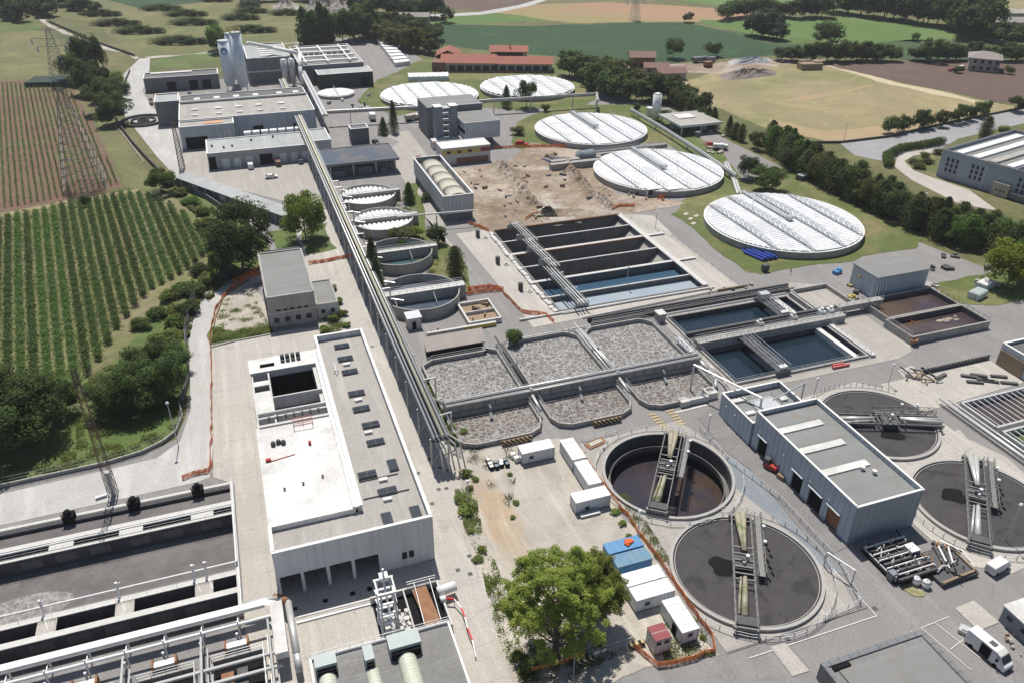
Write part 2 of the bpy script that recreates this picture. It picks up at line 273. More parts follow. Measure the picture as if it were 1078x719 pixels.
# ------------------------------------------------------------ mesh builder
ORG = {}
class MB:
    def __init__(s): s.v = []; s.f = []; s.mi = []; s.k = 0
    def m(s, k): s.k = k; return s
    def add(s, vs, fs):
        o = len(s.v); s.v += [tuple(v) for v in vs]; s.f += [tuple(i+o for i in f) for f in fs]; s.mi += [s.k]*len(fs); return s
    def box(s, x0, x1, y0, y1, z0, z1):
        return s.add([(x0,y0,z0),(x1,y0,z0),(x1,y1,z0),(x0,y1,z0),(x0,y0,z1),(x1,y0,z1),(x1,y1,z1),(x0,y1,z1)],
                     [(3,2,1,0),(4,5,6,7),(0,1,5,4),(1,2,6,5),(2,3,7,6),(3,0,4,7)])
    def obox(s, c, hx, hy, z0, z1, a):
        ca, sa = math.cos(a), math.sin(a)
        q = [(c[0]+x*ca-y*sa, c[1]+x*sa+y*ca) for x, y in ((-hx,-hy),(hx,-hy),(hx,hy),(-hx,hy))]
        return s.prism(q, z0, z1)
    def prism(s, poly, z0, z1, top=True):
        a = sum(poly[i][0]*poly[(i+1) % len(poly)][1]-poly[(i+1) % len(poly)][0]*poly[i][1] for i in range(len(poly)))
        if a < 0: poly = poly[::-1]
        n = len(poly); v = [(x, y, z0) for x, y in poly]+[(x, y, z1) for x, y in poly]
        f = [(i, (i+1) % n, (i+1) % n+n, i+n) for i in range(n)]
        if top: f += [tuple(range(n, 2*n)), tuple(range(n-1, -1, -1))]
        return s.add(v, f)
    def ring(s, c, r0, r1, z0, z1, n=72, a0=0, a1=2*math.pi):
        full = abs(a1-a0) > 6.28; k = n if full else n+1; v = []; f = []
        for i in range(k):
            a = a0+(a1-a0)*i/n; ca, sa = math.cos(a), math.sin(a)
            v += [(c[0]+r0*ca, c[1]+r0*sa, z0), (c[0]+r1*ca, c[1]+r1*sa, z0), (c[0]+r1*ca, c[1]+r1*sa, z1), (c[0]+r0*ca, c[1]+r0*sa, z1)]
        for i in range(n):
            p, q = 4*i, 4*((i+1) % k)
            f += [(p+1, q+1, q+2, p+2), (p+2, q+2, q+3, p+3), (p+3, q+3, q, p), (p, q, q+1, p+1)]
        if not full: f += [(0, 1, 2, 3), (4*n+3, 4*n+2, 4*n+1, 4*n)]
        return s.add(v, f)
    def disc(s, c, r, z, n=72):
        return s.add([(c[0]+r*math.cos(2*math.pi*i/n), c[1]+r*math.sin(2*math.pi*i/n), z) for i in range(n)], [tuple(range(n))])
    def cyl(s, p0, p1, r, n=8, r1=None):
        p0, p1 = Vector(p0), Vector(p1); d = p1-p0
        if d.length < 1e-6: return s
        d.normalize(); a = d.orthogonal().normalized(); b = d.cross(a); r1 = r if r1 is None else r1
        v = [p0+(a*math.cos(t)+b*math.sin(t))*r for t in (2*math.pi*i/n for i in range(n))]+[p1+(a*math.cos(t)+b*math.sin(t))*r1 for t in (2*math.pi*i/n for i in range(n))]
        return s.add(v, [(i, (i+1) % n, (i+1) % n+n, i+n) for i in range(n)]+[tuple(range(n-1, -1, -1)), tuple(range(n, 2*n))])
    def tube(s, pts, r, n=8):
        for a, b in zip(pts, pts[1:]): s.cyl(a, b, r, n)
        return s
    def beam(s, p0, p1, w, h):
        p0, p1 = Vector(p0), Vector(p1); d = (p1-p0).normalized(); a = d.cross(Vector((0, 0, 1)))
        if a.length < .01: a = Vector((1, 0, 0))
        a.normalize(); b = a.cross(d); v = []
        for p in (p0, p1):
            for x, y in ((-1,-1),(1,-1),(1,1),(-1,1)): v.append(p+a*(w/2*x)+b*(h/2*y))
        return s.add(v, [(0,1,2,3),(7,6,5,4),(0,4,5,1),(1,5,6,2),(2,6,7,3),(3,7,4,0)])
    def rail(s, pts, h=1.05, step=2.0, t=.06, closed=False):
        if closed: pts = pts+[pts[0]]
        for a, b in zip(pts, pts[1:]):
            a, b = Vector(a), Vector(b); L_ = (b-a).length
            if L_ < .05: continue
            for k in (h, h*.5): s.beam(a+Vector((0,0,k)), b+Vector((0,0,k)), t, t)
            nn = max(1, int(L_/step))
            for i in range(nn+1):
                p = a+(b-a)*(i/nn); s.beam(p, p+Vector((0,0,h)), t, t)
        return s
    def truss(s, p0, p1, w, h, n, t=.12):
        p0, p1 = Vector(p0), Vector(p1); d = (p1-p0); a = d.normalized().cross(Vector((0,0,1))).normalized()*(w/2); u = Vector((0,0,h))
        for sg in (-1, 1):
            for uu in (Vector(), u): s.beam(p0+a*sg+uu, p1+a*sg+uu, t, t)
            for i in range(n):
                q0 = p0+d*(i/n)+a*sg; q1 = p0+d*((i+1)/n)+a*sg
                s.beam(q0, q0+u, t*.7, t*.7); s.beam(q0+(u if i % 2 else Vector()), q1+(Vector() if i % 2 else u), t*.7, t*.7)
        return s
    def build(s, name, mats, parent=None, smooth=False):
        me = bpy.data.meshes.new(name)
        o0 = ORG.get(parent.name, (0, 0, 0)) if parent else (0, 0, 0)
        me.from_pydata([(x-o0[0], y-o0[1], z-o0[2]) for x, y, z in s.v], [], s.f)
        if not isinstance(mats, (list, tuple)): mats = [mats]
        for m in mats: me.materials.append(m)
        if len(mats) > 1: me.polygons.foreach_set('material_index', s.mi)
        if smooth: me.polygons.foreach_set('use_smooth', [True]*len(me.polygons))
        me.update()
        o = bpy.data.objects.new(name, me); col.objects.link(o)
        if parent: o.parent = parent; ORG[o.name] = o0
        return o
def tag(o, label=None, cat=None, group=None, kind=None):
    if label: o['label'] = label
    if cat: o['category'] = cat
    if group: o['group'] = group
    if kind: o['kind'] = kind
    return o
def thing(name, loc, label, cat, group=None, rz=0):
    o = bpy.data.objects.new(name, None); col.objects.link(o)
    loc = tuple(loc)+((0,) if len(loc) == 2 else ())
    o.location = loc; o.rotation_euler.z = rz; o.empty_display_size = .5
    ORG[o.name] = loc
    return tag(o, label, cat, group)
def copy_tree(o, parent=None, loc=None, rz=None, scale=None, label=None, group=None):
    c = o.copy(); col.objects.link(c)
    if parent: c.parent = parent
    if loc is not None: c.location = loc
    if rz is not None: c.rotation_euler.z = rz
    if scale is not None: c.scale = scale if not isinstance(scale, (int, float)) else (scale,)*3
    if label: c['label'] = label
    if group: c['group'] = group
    for ch in KIDS.get(o.name, []) or [x for x in o.children]: copy_tree(ch, c)
    return c
KIDS = {}
SHN = [0]
def fract(poly, amp, seed=0, rep=4):
    r = random.Random(seed+17); P = [Vector(p) for p in poly]
    for k in range(rep):
        Q = []
        for i in range(len(P)):
            a, b = P[i], P[(i+1) % len(P)]; L_ = (b-a).length; Q.append(a)
            if L_ > amp*1.2:
                n = Vector((-(b-a).y, (b-a).x)).normalized(); Q.append((a+b)/2+n*r.uniform(-1, 1)*min(amp, L_*.12)*(.7**k))
        P = Q
    return [tuple(p) for p in P]
def sheet(name, poly, z, mat, holes=(), kind='structure', rough=0):
    SHN[0] += 1; z += .0006*SHN[0] if z > 0 else .0004*SHN[0]-.02
    if rough: poly = fract(poly, rough, SHN[0])
    loops = [[Vector((x, y, 0)) for x, y in poly]]+[[Vector((x, y, 0)) for x, y in h] for h in holes]
    tris = tessellate_polygon(loops); flat = [p for l in loops for p in l]
    fs = []
    for a, b, c in tris:
        A, B_, C = flat[a], flat[b], flat[c]
        if (B_.x-A.x)*(C.y-A.y)-(B_.y-A.y)*(C.x-A.x) < 0: a, c = c, a
        fs.append((a, b, c))
    mb = MB(); mb.add([(p.x, p.y, z) for p in flat], fs)
    return tag(mb.build(name, mat), kind=kind)
def circ(c, r, n=48): return [(c[0]+r*math.cos(2*math.pi*i/n), c[1]+r*math.sin(2*math.pi*i/n)) for i in range(n)]
def rect(x0, x1, y0, y1): return [(x0,y0),(x1,y0),(x1,y1),(x0,y1)]
# ============================================================ THE SETTING
HOLES = [rect(-62, -10.7, 88.7, 118.5), rect(69.2, 110.4, 159.6, 211.2), circ((64.3, 96.1), 11.45), rect(92.5, 126.6, 117.6, 131.6), rect(92.5, 126.6, 138.5, 147.3)]
sheet('ground', [(-3000,-400),(5000,-400),(5000,5000),(-3000,5000)], -.05, m_grass, HOLES)
yard = GP([(-160,575),(0,512),(50,502),(110,489),(150,478),(185,462),(195,440),(201,400),(197,350),(205,320),(225,300),(268,288),(285,262),(262,235),(228,210),(195,190),(170,168),(148,143),(131,122),(126,103),(130,78),(148,62),
  (152,84),(158,100),(250,80),(320,42),(380,40),(418,45),(440,60),(470,78),(600,90),(640,100),(700,112),(735,130),(770,150),(815,172),(860,196),(900,220),(950,248),(1000,268),(1040,283),(1078,300),(1130,322)])+[(140, 20), (-70, 20)]
sheet('plant_yard', yard, 0, m_asph, HOLES)
def sh(name, pts, lvl, mat, holes=(), rough=None): return sheet(name, GP(pts), .006*lvl, mat, holes, rough=rough if rough is not None else (1.6 if mat in (m_lawn, m_lush, m_grav, m_dirt, m_sand) else 0))
# farmland and meadows beyond the fence
sheet('vineyard_plot', GP([(-60,232),(0,228),(40,222),(75,212),(147,201),(165,203),(200,215),(228,240),(228,270),(205,300),(180,320),(150,350),(115,380),(90,400),(-80,430)]), -.03, m_vgrass, rough=2.5)
sheet('young_vine_plot', GP([(-60,84),(0,86),(45,84),(76,92),(98,130),(130,197),(75,211),(0,226),(-60,232)]), -.03, m_soil)
sheet('field_path', GP([(-60,230),(0,225),(75,210),(146,199),(146,203),(75,214),(0,229),(-60,234)]), -.02, m_dry)
sheet('scrub_meadow', GP([(84,92),(100,98),(118,140),(150,185),(165,200),(146,201),(130,196),(104,132)]), -.025, m_meadow, rough=2.5)
sheet('tree_verge', GP([(-80,432),(0,400),(95,395),(150,350),(205,296),(222,300),(204,318),(196,350),(200,400),(193,438),(184,460),(150,476),(110,487),(50,500),(0,511),(-160,560)]), -.025, m_lush, rough=2.5)
sheet('verge_grass', GP([(152,178),(200,192),(262,238),(282,262),(266,286),(232,300),(238,262),(215,225),(185,205)]), -.02, m_lush, rough=2.5)
sheet('shrub_meadow', GP([(-40,10),(60,18),(100,24),(140,55),(155,60),(235,52),(340,42),(430,5),(430,-2),(60,-2)]), -.035, m_meadow, rough=2.5)
sheet('far_left_meadow', GP([(-60,20),(40,22),(44,45),(90,80),(60,84),(0,84),(-60,82)]), -.04, m_lush, rough=2.5)
sheet('green_strip', GP([(156,63),(232,52),(236,66),(200,70),(157,75)]), -.02, m_lush, rough=2.5)
sheet('crop_strip', GP([(108,-1),(240,-1),(150,10)]), -.02, m_crop)
sheet('lower_meadow', GP([(-60,38),(48,32),(85,62),(70,84),(0,84),(-60,82)]), -.038, m_meadow, rough=2.5)
sheet('farm_track', GP([(40,20),(48,21),(70,34),(100,46),(147,61),(143,63),(98,48),(66,36),(42,22)]), -.01, m_grav, rough=2.5)
sheet('path', GP([(152,60.5),(235,53.5),(330,42.5),(395,30.5),(395,31.5),(330,43.6),(235,55.2),(156,62.2)]), -.01, m_grav, rough=2.5)
sheet('crop_field', GP([(425,42),(445,25.5),(560,28),(602,26),(650,24.5),(713,24),(745,29),(810,47),(860,55),(740,64),(690,68),(620,62),(500,52)]), -.03, m_crop, rough=2.5)
sheet('side_crop_field', GP([(745,29),(760,32),(835,43),(900,48),(960,42),(1010,44),(1090,50),(1090,62),(960,64),(860,60),(810,47)]), -.028, M('orchard_grass', (.045,.085,.03), (.06,.10,.035), .05, bump=.6, bscale=.6), rough=2.5)
sheet('red_field', GP([(522,13.5),(560,5),(640,3),(720,7),(800,12),(800,19),(780,23),(713,23.5),(650,24),(602,24.5),(560,19)]), -.032, m_rust, rough=2.5)
sheet('mown_field', GP([(440,30),(462,20),(522,15),(560,19),(602,25),(560,27.5),(445,28)]), -.034, m_green, rough=2.5)
sheet('brown_far_field', GP([(395,-2),(580,-4),(560,4),(520,12),(470,10),(440,12),(400,10)]), -.033, m_plough)
sheet('farm_lane', GP([(580,-4),(588,-4),(560,6),(525,13.5),(505,16),(450,19),(450,16),(505,13),(545,6)]), -.02, m_road)
sheet('green_pasture', GP([(735,21),(800,22),(850,19),(930,16),(1000,28),(1018,40),(960,44),(880,46),(810,42),(760,30)]), -.03, m_green, rough=2.5)
sheet('far_green_field', GP([(720,-3),(900,-4),(900,14),(820,14),(760,6),(718,2)]), -.036, m_green)
sheet('ploughed_field', GP([(861,68),(905,66.5),(948,64.5),(975,65),(1090,68),(1100,114),(1078,111),(1041,106),(998,96),(928,82)]), -.02, m_plough, rough=2.5)
sheet('far_right_field', GP([(1040,0),(1090,-4),(1120,14),(1060,18)]), -.02, m_dry)
sheet('dry_meadow', GP([(700,92),(760,72),(830,64),(870,70),(930,84),(998,98),(1041,108),(1100,116),(1030,121),(935,147),(885,150),(825,140),(760,115)]), -.03, m_dry, rough=2.5)
sheet('meadow_track', GP([(640,66),(700,68),(760,66),(830,62),(870,63),(870,68),(830,68),(760,78),(700,78),(660,78)]), -.022, m_dirt, rough=2.5)
sheet('meadow_path', GP([(860,68),(872,69),(930,83),(998,98),(1032,107),(1025,109),(990,101),(922,86)]), -.015, M('straw_track', (.50,.42,.28), (.44,.36,.24), .2), rough=2.5)
sheet('field_edge_path', GP([(824,106),(868,99),(918,90),(921,91),(870,102),(826,107.4)]), -.015, m_strw, rough=2.5)
sheet('stubble_strip', GP([(808,124),(870,138),(935,133),(1010,112),(1030,116),(935,145),(885,151),(820,142)]), -.018, m_strw, rough=2.5)
sheet('public_road', GP([(884,151),(935,146),(1028,123),(1100,112),(1100,125),(1010,146),(985,160),(930,170),(900,164)]), -.01, m_publ)
sheet('entrance_path', GP([(945,164),(960,158),(985,155),(990,160),(962,164),(952,170),(962,180),(990,190),(1020,200),(1050,222),(1010,215),(960,190),(942,176)]), -.008, m_conc)
sheet('forecourt_lawn', GP([(965,165),(988,160),(984,172),(992,184),(968,176)]), -.004, m_lawn, rough=2.5)
for e in (GP([(820,40),(835,40),(900,47),(905,50),(830,46)]),): sheet('pasture_edge', e, -.026, m_lush)
# inside the plant
sh('service_road', [(-160,590),(0,520),(110,495),(165,482),(190,464),(201,430),(199,360),(206,325),(226,304),(270,291),(330,268),(375,262),(372,272),(330,283),(268,299),(233,312),(222,362),(222,400),(224,470),(222,502),(205,508),(0,553),(-160,610)], 1, m_road)
sh('gravel_patch', [(224,360),(233,314),(268,300),(277,318),(290,348),(250,357)], 2, m_grav)
sh('weedy_verge', [(221,363),(222,345),(245,350),(285,345),(288,350),(250,358)], 3, m_lush)
sheet('concrete_apron', [G(224.5,502),G(224.5,470),G(223.5,400),G(223,364),G(250,359),G(288,351),(11.5,171),(13,204),(13,245),(29.6,300),(29.6,118),(30.5,112),(33.5,108),(31.5,100),(27.5,90),(25,80),(24,60),(-10.1,60),(-10.1,119)], .012, m_conc)
sh('gravel_yard', [(478,492),(497,470),(545,464),(597,462),(625,480),(655,545),(700,605),(758,690),(690,700),(645,719),(560,760),(540,719),(525,650),(505,600),(485,540)], 3, m_grav)
sheet('tank_apron', [(52.6,109.5),(74.5,110),(77.5,98),(77.5,76),(78,66.5),(76,59.6),(53.5,59.6),(52.9,75)], .018, m_conc2, [HOLES[2]])
sh('blue_grey_paving', [(762,476),(790,495),(862,581),(890,606),(866,596),(838,566),(800,534),(773,512)], 5, m_bluec)
sh('building_lane', [(735,440),(757,418),(765,445),(893,575),(868,587),(792,496),(765,476)], 5, m_asph2)
sheet('east_concrete', [(128,135),(139,135),(139.5,117),(128,117.6)], .012, m_conc)
sheet('stepping_yard', [(122,107.5),(152,107.5),(152,98),(124,96.5),(118,100)], .012, m_conc)
sheet('clarifier_apron', [(97.4,108),(117,110),(124,104),(124,88),(127,80),(124,60),(104,57.5),(97.4,62)], .015, m_conc)
sheet('filter_apron', [(90.5,153),(133,154.5),(141,150),(138.5,116),(133,114.5),(90.5,114.5)], .014, m_conc2, HOLES[3:5])
sheet('basin_apron', [(58,214),(69,214),(110.5,214),(121,208),(119,190),(119,156),(60,154)], .014, m_conc, [HOLES[1]])
sh('excavation_ground', [(498,186),(520,180),(558,150),(610,158),(640,178),(650,205),(700,210),(722,214),(650,228),(520,245),(498,240)], 5, m_dirt)
sh('pale_excavation_floor', [(556,208),(580,204),(612,235),(575,238),(558,220),(548,200),(560,196)], 6, m_grav)
sh('tank_lawn', [(706,226),(716,214),(744,196),(790,190),(815,178),(835,178),(890,208),(950,238),(972,252),(965,262),(895,276),(800,289),(786,287)], 3, m_lawn)
sh('north_tank_lawn', [(538,150),(546,128),(600,110),(682,112),(706,124),(760,160),(792,205),(770,205),(700,150),(620,152),(560,162)], 3, m_lawn)
sh('far_tank_lawn', [(376,108),(398,84),(440,64),(462,74),(590,82),(634,98),(612,112),(545,116),(480,110),(420,122)], 3, m_lawn)
sh('house_lawn', [(436,66),(455,62),(600,70),(632,88),(590,92),(470,84)], 4, m_lawn)
sh('round_basin_lawn', [(425,195),(440,192),(448,240),(478,262),(497,306),(488,312),(462,300),(430,262)], 3, m_lawn)
sh('kerbside_lawn', [(383,288),(395,284),(404,300),(404,330),(396,318)], 3, m_lawn)
sh('upper_lane', [(147,62),(158,62),(157,80),(150,96),(158,112),(186,130),(190,160),(200,200),(186,188),(165,165),(146,141),(130,120),(127,103),(131,78)], 2, m_road)
sh('tower_forecourt', [(395,142),(430,138),(447,160),(460,180),(470,262),(500,310),(480,262),(447,228),(425,190)], 2, m_conc2)
sh('corner_lawn', [(980,300),(1030,290),(1078,282),(1100,300),(1078,316),(1040,322),(1000,318)], 3, m_lawn)
sh('conduit_grass', [(660,118),(690,116),(760,165),(775,200),(740,170),(700,140)], 4, m_lush)
sh('island_grass', [(372,160),(400,140),(420,150),(400,165)], 4, m_asph)
sh('tree_bed', [(318,242),(345,235),(355,262),(322,268)], 4, m_lush)
sh('barrack_lawn', [(282,245),(310,238),(318,262),(290,268)], 4, m_lush)
sh('workshop_yard', [(188,160),(330,158),(345,185),(352,215),(330,222),(305,214),(195,186)], 3, m_conc2)
# painted marks and patches
def strip(name, a, b, wd, mat, z=.03):
    a, b = Vector(a), Vector(b); d = (b-a).normalized(); n = Vector((-d.y, d.x))*wd/2
    return sheet(name, [tuple(a-n), tuple(b-n), tuple(b+n), tuple(a+n)], z, mat)
strip('road_marking', (56,57.7), (78,57.8), .18, m_line); strip('road_marking', (78,57.8), (77.9,68), .18, m_line)
strip('road_marking', (82.6,53.9), (83.8,46), .15, m_line); strip('road_marking', (85.2,53.9), (86.6,47), .15, m_line); strip('road_marking', (82.6,53.9), (88,54.2), .15, m_line)
strip('road_marking', (83.8,49.6), (86.8,50.3), .15, m_line); strip('road_marking', (80.8,54), (81.5,43), .15, m_line)
strip('road_marking', (74.9,112.6), (82.8,112.9), .5, m_line)
for xx in (70.6, 74.4):
    for k in range(6): strip('crossing_mark', (xx+(k % 2)*.1-.9, 113.6-k*.95), (xx+.9, 113.6-k*.95), .45, m_yline)
sheet('patched_concrete', GP([(811,681),(826,676),(852,706),(834,712)]), .03, m_conc); sheet('patched_concrete', GP([(1005,640),(1025,632),(1052,655),(1030,664)]), .03, m_conc)
sheet('patched_concrete', GP([(992,460),(1010,452),(1024,470),(1008,480)]), .03, m_conc)
sheet('patched_concrete', GP([(945,390),(960,385),(972,395),(955,402)]), .03, m_conc)
sheet('road_seam', [(53.5,59.3),(78,59.5),(78,59.65),(53.5,59.45)], .031, m_asph2)
random.seed(3)
for i, (px, py) in enumerate([(478,478),(463,492),(472,495),(462,515),(470,514),(452,483),(494,585),(495,604),(482,600),(455,530),(414,443),(392,365),(425,480),(440,498),(1016,660),(921,640),(829,672)]):
    x, y = G(px, py); tag(MB().box(x-.35, x+.35, y-.35, y+.35, .01, .05).build('manhole_cover', m_cwd), 'dark square manhole cover set in the paving', 'manhole cover', 'manhole covers in the paving')
# ============================================================ BUILDINGS
def block(mb, x0, x1, y0, y1, z0, z1, par=.6, t=.3, wall=0, roof=1, cap=2):
    """walls with a parapet, roof sunk inside, cap on the parapet"""
    mb.m(wall).box(x0, x1, y0, y1, z0, z1-par)
    for a in ((x0,x1,y0,y0+t),(x0,x1,y1-t,y1),(x0,x0+t,y0+t,y1-t),(x1-t,x1,y0+t,y1-t)): mb.m(wall).box(*a, z1-par, z1)
    for a in ((x0-.08,x1+.08,y0-.08,y0+t+.05),(x0-.08,x1+.08,y1-t-.05,y1+.08),(x0-.08,x0+t+.05,y0+t+.05,y1-t-.05),(x1-t-.05,x1+.08,y0+t+.05,y1-t-.05)): mb.m(cap).box(*a, z1, z1+.1)
    mb.m(roof).box(x0+t, x1-t, y0+t, y1-t, z1-par, z1-par+.03)
    return mb
# ---- long new building with skylights
t = thing('process_building', (7, 120, 0), 'long new pale building with skylights on its grey roof and four open garage bays', 'building')
mb = MB()
mb.m(0).box(9.1, 19.2, 96, 151, 0, 7.7); mb.m(0).box(-4.8, 19.2, 95.4, 96, 4.2, 7.7)
mb.m(0).box(-4.8, -4.4, 90.1, 95.4, 0, 7.7); mb.m(0).box(18.8, 19.2, 90.1, 96, 0, 7.7); mb.m(0).box(-4.4, 18.8, 94.8, 95.4, 0, 7.7)
mb.m(0).box(-4.4, 18.8, 90.1, 90.5, 4.0, 7.7); mb.m(0).box(10.4, 18.8, 90.1, 90.5, 0, 4)
for x in (-1.1, 2.7, 6.5): mb.m(0).box(x-.25, x+.25, 90.1, 90.6, 0, 4)
mb.m(0).box(-4.4, 18.8, 90.5, 94.8, 7.4, 7.7)
for a in ((-4.8,19.2,90.1,90.5),(18.8,19.2,90.5,151),(9.1,18.8,150.6,151),(9.1,9.5,96.2,150.6),(-4.8,-4.4,90.5,96)):
    mb.m(0).box(*a, 7.7, 9.0); mb.m(1).box(a[0]-.06, a[1]+.06, a[2]-.06, a[3]+.06, 9.0, 9.12)
mb.build('wall', [m_facade, m_para], t)
MB().box(9.5, 18.8, 96.2, 150.6, 7.7, 7.75).box(-4.4, 18.8, 90.5, 96.2, 7.7, 7.752).build('roof', m_roofg, t)
MB().box(-4.8, 8.0, 96.1, 122, 0, 8.7).box(8.0, 8.4, 96.1, 144, 0, 9.1).build('roof_slab', m_white, t)
MB().box(8.42, 8.7, 96.1, 146, 8.6, 8.95).box(8.75, 9.05, 96.1, 146, 0, 9.0).build('gutter', m_steel, t)
SKL = [G(220+a/3.993, 340+b/3.993, 8.0) for a, b in ((558,97),(573,149),(592,204),(620,294),(640,359),(680,426),(700,499),(665,635),(750,704))]
for i, (x, y) in enumerate(SKL):
    f = MB().box(x-1.55, x+1.55, y-.85, y+.85, 7.75, 8.05).box(x-.06, x+.06, y-.85, y+.85, 8.05, 8.2).build('skylight', m_cwd, t)
    MB().box(x-1.45, x-.1, y-.75, y-.05, 8.05, 8.15).box(x+.1, x+1.45, y-.75, y-.05, 8.05, 8.15).box(x-1.45, x-.1, y+.05, y+.75, 8.05, 8.15).box(x+.1, x+1.45, y+.05, y+.75, 8.05, 8.15).build('pane', m_glass, f)
for x, y, a in ((12.7, 92.9, 1), (17.2, 92.9, 1), (16.2, 105.4, 1)):
    f = MB().box(x-.8, x+.8, y-1.5 if a else y, y+1.5, 7.75, 8.05).build('skylight', m_cwd, t)
    MB().box(x-.7, x+.7, y-1.4, y+1.4, 8.05, 8.15).build('pane', m_glass, f)
for x, y in [G(220+a/3.993, 340+b/3.993, 8.0) for a, b in ((578,173),(628,322),(670,458),(732,657))]+[G(408, 525, 8.0)]: MB().box(x-.7, x+.7, y-.35, y+.35, 7.75, 8.2).build('roof_vent', m_white, t)
MB().box(10, 17.5, 98.6, 98.75, 7.76, 7.95).build('roof_seam', m_cwd, t); MB().box(10.1, 16.6, 103.0, 103.15, 7.76, 7.95).build('roof_seam', m_cwd, t)
MB().beam((11.6,140.4,8.1),(11.6,136.3,8.1),.18,.12).beam((11.1,137.4,8.2),(12.1,137.4,8.2),.2,.3).build('lightning_rod', m_steel, t)
for x in (14.4, 15.5):
    f = MB().box(x-.48, x+.48, 90.02, 90.12, 1.6, 3.2).build('window', m_para, t); MB().box(x-.4, x+.4, 89.99, 90.05, 1.7, 3.1).build('pane', m_glass, f)
for x in (-2.7, .8, 4.6, 8.4): MB().box(x-1.5, x+1.5, 94.2, 94.6, 0, 2.2).box(x-.2, x+.2, 92.5, 93, 0, 3.5).build('bay_machine', m_cwd, t)
mb = MB()     # open tank section on the north-west corner
mb.m(0).box(-4.6, 8.4, 140.6, 145.6, 0, 8.8); mb.m(1).box(-4.7, 8.4, 140.5, 145.7, 8.8, 8.95)
mb.m(0).box(-4.4, -1.2, 127.4, 134.4, 0, 8.2).m(1).box(-4.4, -1.2, 127.4, 134.4, 8.2, 8.3)
mb.m(0).box(-4.5, -4.2, 122, 140.6, 0, 8.4); mb.m(0).box(-1.4, -1.1, 122, 140.6, 0, 8.6); mb.m(0).box(-4.2, 8, 124.4, 124.8, 0, 9); mb.m(0).box(-4.2, 8, 121.9, 122.5, 0, 9)
mb.m(0).box(-1.1, 8, 130.7, 131, 3, 9).m(2).box(-4.2, 8, 131, 140.6, 0, .4).m(3).box(-1.1, 8, 126.2, 130.7, 0, 6.4); mb.m(0).box(7.3, 8, 124.8, 140.6, 0, 8.2)
mb.m(2).box(-1.1, 7.3, 140.25, 140.55, .4, 7.4).box(-1.0,-.9,131,140.3,.4,7.8).m(2).box(7.1,7.28,131,140.3,.4,7.6); mb.m(0).box(-4.2, 8, 125.9, 126.2, 6, 9); mb.m(1).box(-4.2, -1.4, 136.6, 138.2, 8.0, 8.3).box(-4.2,8,126.0,126.25,9,9.08)  # black panels paint the deep shade onto the tank's inner walls
mb.build('open_tank', [m_cwl, m_white, m_blk, m_cwd], t)
for x in (1.9, 2.9, 3.95, 5.0): MB().cyl((x,143.6,8.95),(x,143.6,10.2),.42,10).box(x-.36, x+.36, 142.6, 143.2, 8.95, 9.5).build('roof_fan', m_cwd, t)
MB().box(-2.6, 0.2, 142.2, 142.6, 8.96, 9.4).build('roof_grille', m_blk, t)
for k in range(7):
    x = -2.3+k*1.45; MB().cyl((x,123.3,9),(x,123.3,9.7),.16,8).cyl((x,123.3,9.7),(x,123.3,9.8),.28,8).build('valve', m_cwd, t)
# things lying on the white slab
tag(MB().rail([(1.6,119.6,9.0),(4.9,119.6,9.0),(4.9,121.3,9.0),(1.6,121.3,9.0)], 1, 1.4, .07, True).build('guard_frame', m_red), 'pair of red guard frames standing on the white roof slab by the valves', 'guard frame')
for x, y in ((-2.3,116.3),(-1.4,116.6),(-.6,116.2)): tag(MB().cyl((x,y,8.7),(x,y,9.3),.42,10).cyl((x,y,9.3),(x,y,9.5),.3,10).build('bucket', m_cwd), 'black bucket in a cluster on the white roof slab', 'bucket', 'buckets on the white roof slab')
tag(MB().cyl((3.7,114.6,8.7),(3.7,114.6,9.4),.25,8).build('fuel_can', m_red), 'small red can standing alone on the white roof slab', 'can')
tag(MB().box(-3.9,-3,112,112.5,8.7,9.2).beam((-3,112,8.8),(1,112.6,8.8),.1,.1).build('tool_cart', m_red), 'small red cart with a long pole near the slab\'s left edge', 'cart')
for x, y in ((-1.6,104),(1.4,104.4),(4.6,105.2)): tag(MB().cyl((x,y,8.7),(x,y,9.05),.14,6).cyl((x,y,9.05),(x,y,9.1),.25,6).build('vent_stub', m_cwd), 'small dark vent stub on the white roof slab', 'vent', 'vent stubs on the white slab')
for x in (-3.0, 1.5, 5.6, 8.2): tag(MB().box(x-.35, x+.35, 87.2-.3, 87.2+.3+(x*.02), .02, .12).build('floor_drain', m_blk), 'small square floor drain in the shade of the garage bays', 'drain', 'floor drains by the garage bays')

# ---- grey hall beside the clarifiers
t = thing('grey_hall', (90, 85, 0), 'tall grey corrugated hall with three white roof strips and dark doorways between the round clarifiers', 'hall')
x0, x1, y0, y1, h = 83.5, 96.8, 71.2, 98.6, 8.0
doors = [(G(735+x_/1.0, 0)[0], 0) for x_ in ()]
dy = [(G(740+a/3.993, 380+b/3.993)[1], G(740+c/3.993, 380+d/3.993)[1]) for a, b, c, d in ((222,378,262,412),(372,520,415,562),(445,590,495,645),(520,668,572,718))]
mb = MB(); mb.m(0).box(x0+.35, x1, y0, y1, 0, 7.0)
ys = [y1]+[v for p in dy for v in p]+[y0]
for i in range(0, len(ys), 2): mb.m(0).box(x0, x0+.35, min(ys[i], ys[i+1]), max(ys[i], ys[i+1]), 0, 7.0)
for a, b in dy: mb.m(0).box(x0, x0+.35, b, a, 3.9, 7.0)
for a in ((x0,x1,y0,y0+.25),(x0,x1,y1-.25,y1),(x0,x0+.25,y0+.25,y1-.25),(x1-.25,x1,y0+.25,y1-.25)):
    mb.m(0).box(*a, 7.0, 7.95); mb.m(1).box(a[0]-.07, a[1]+.07, a[2]-.07, a[3]+.07, 7.95, 8.06)
mb.build('wall', [m_clad, m_para], t)
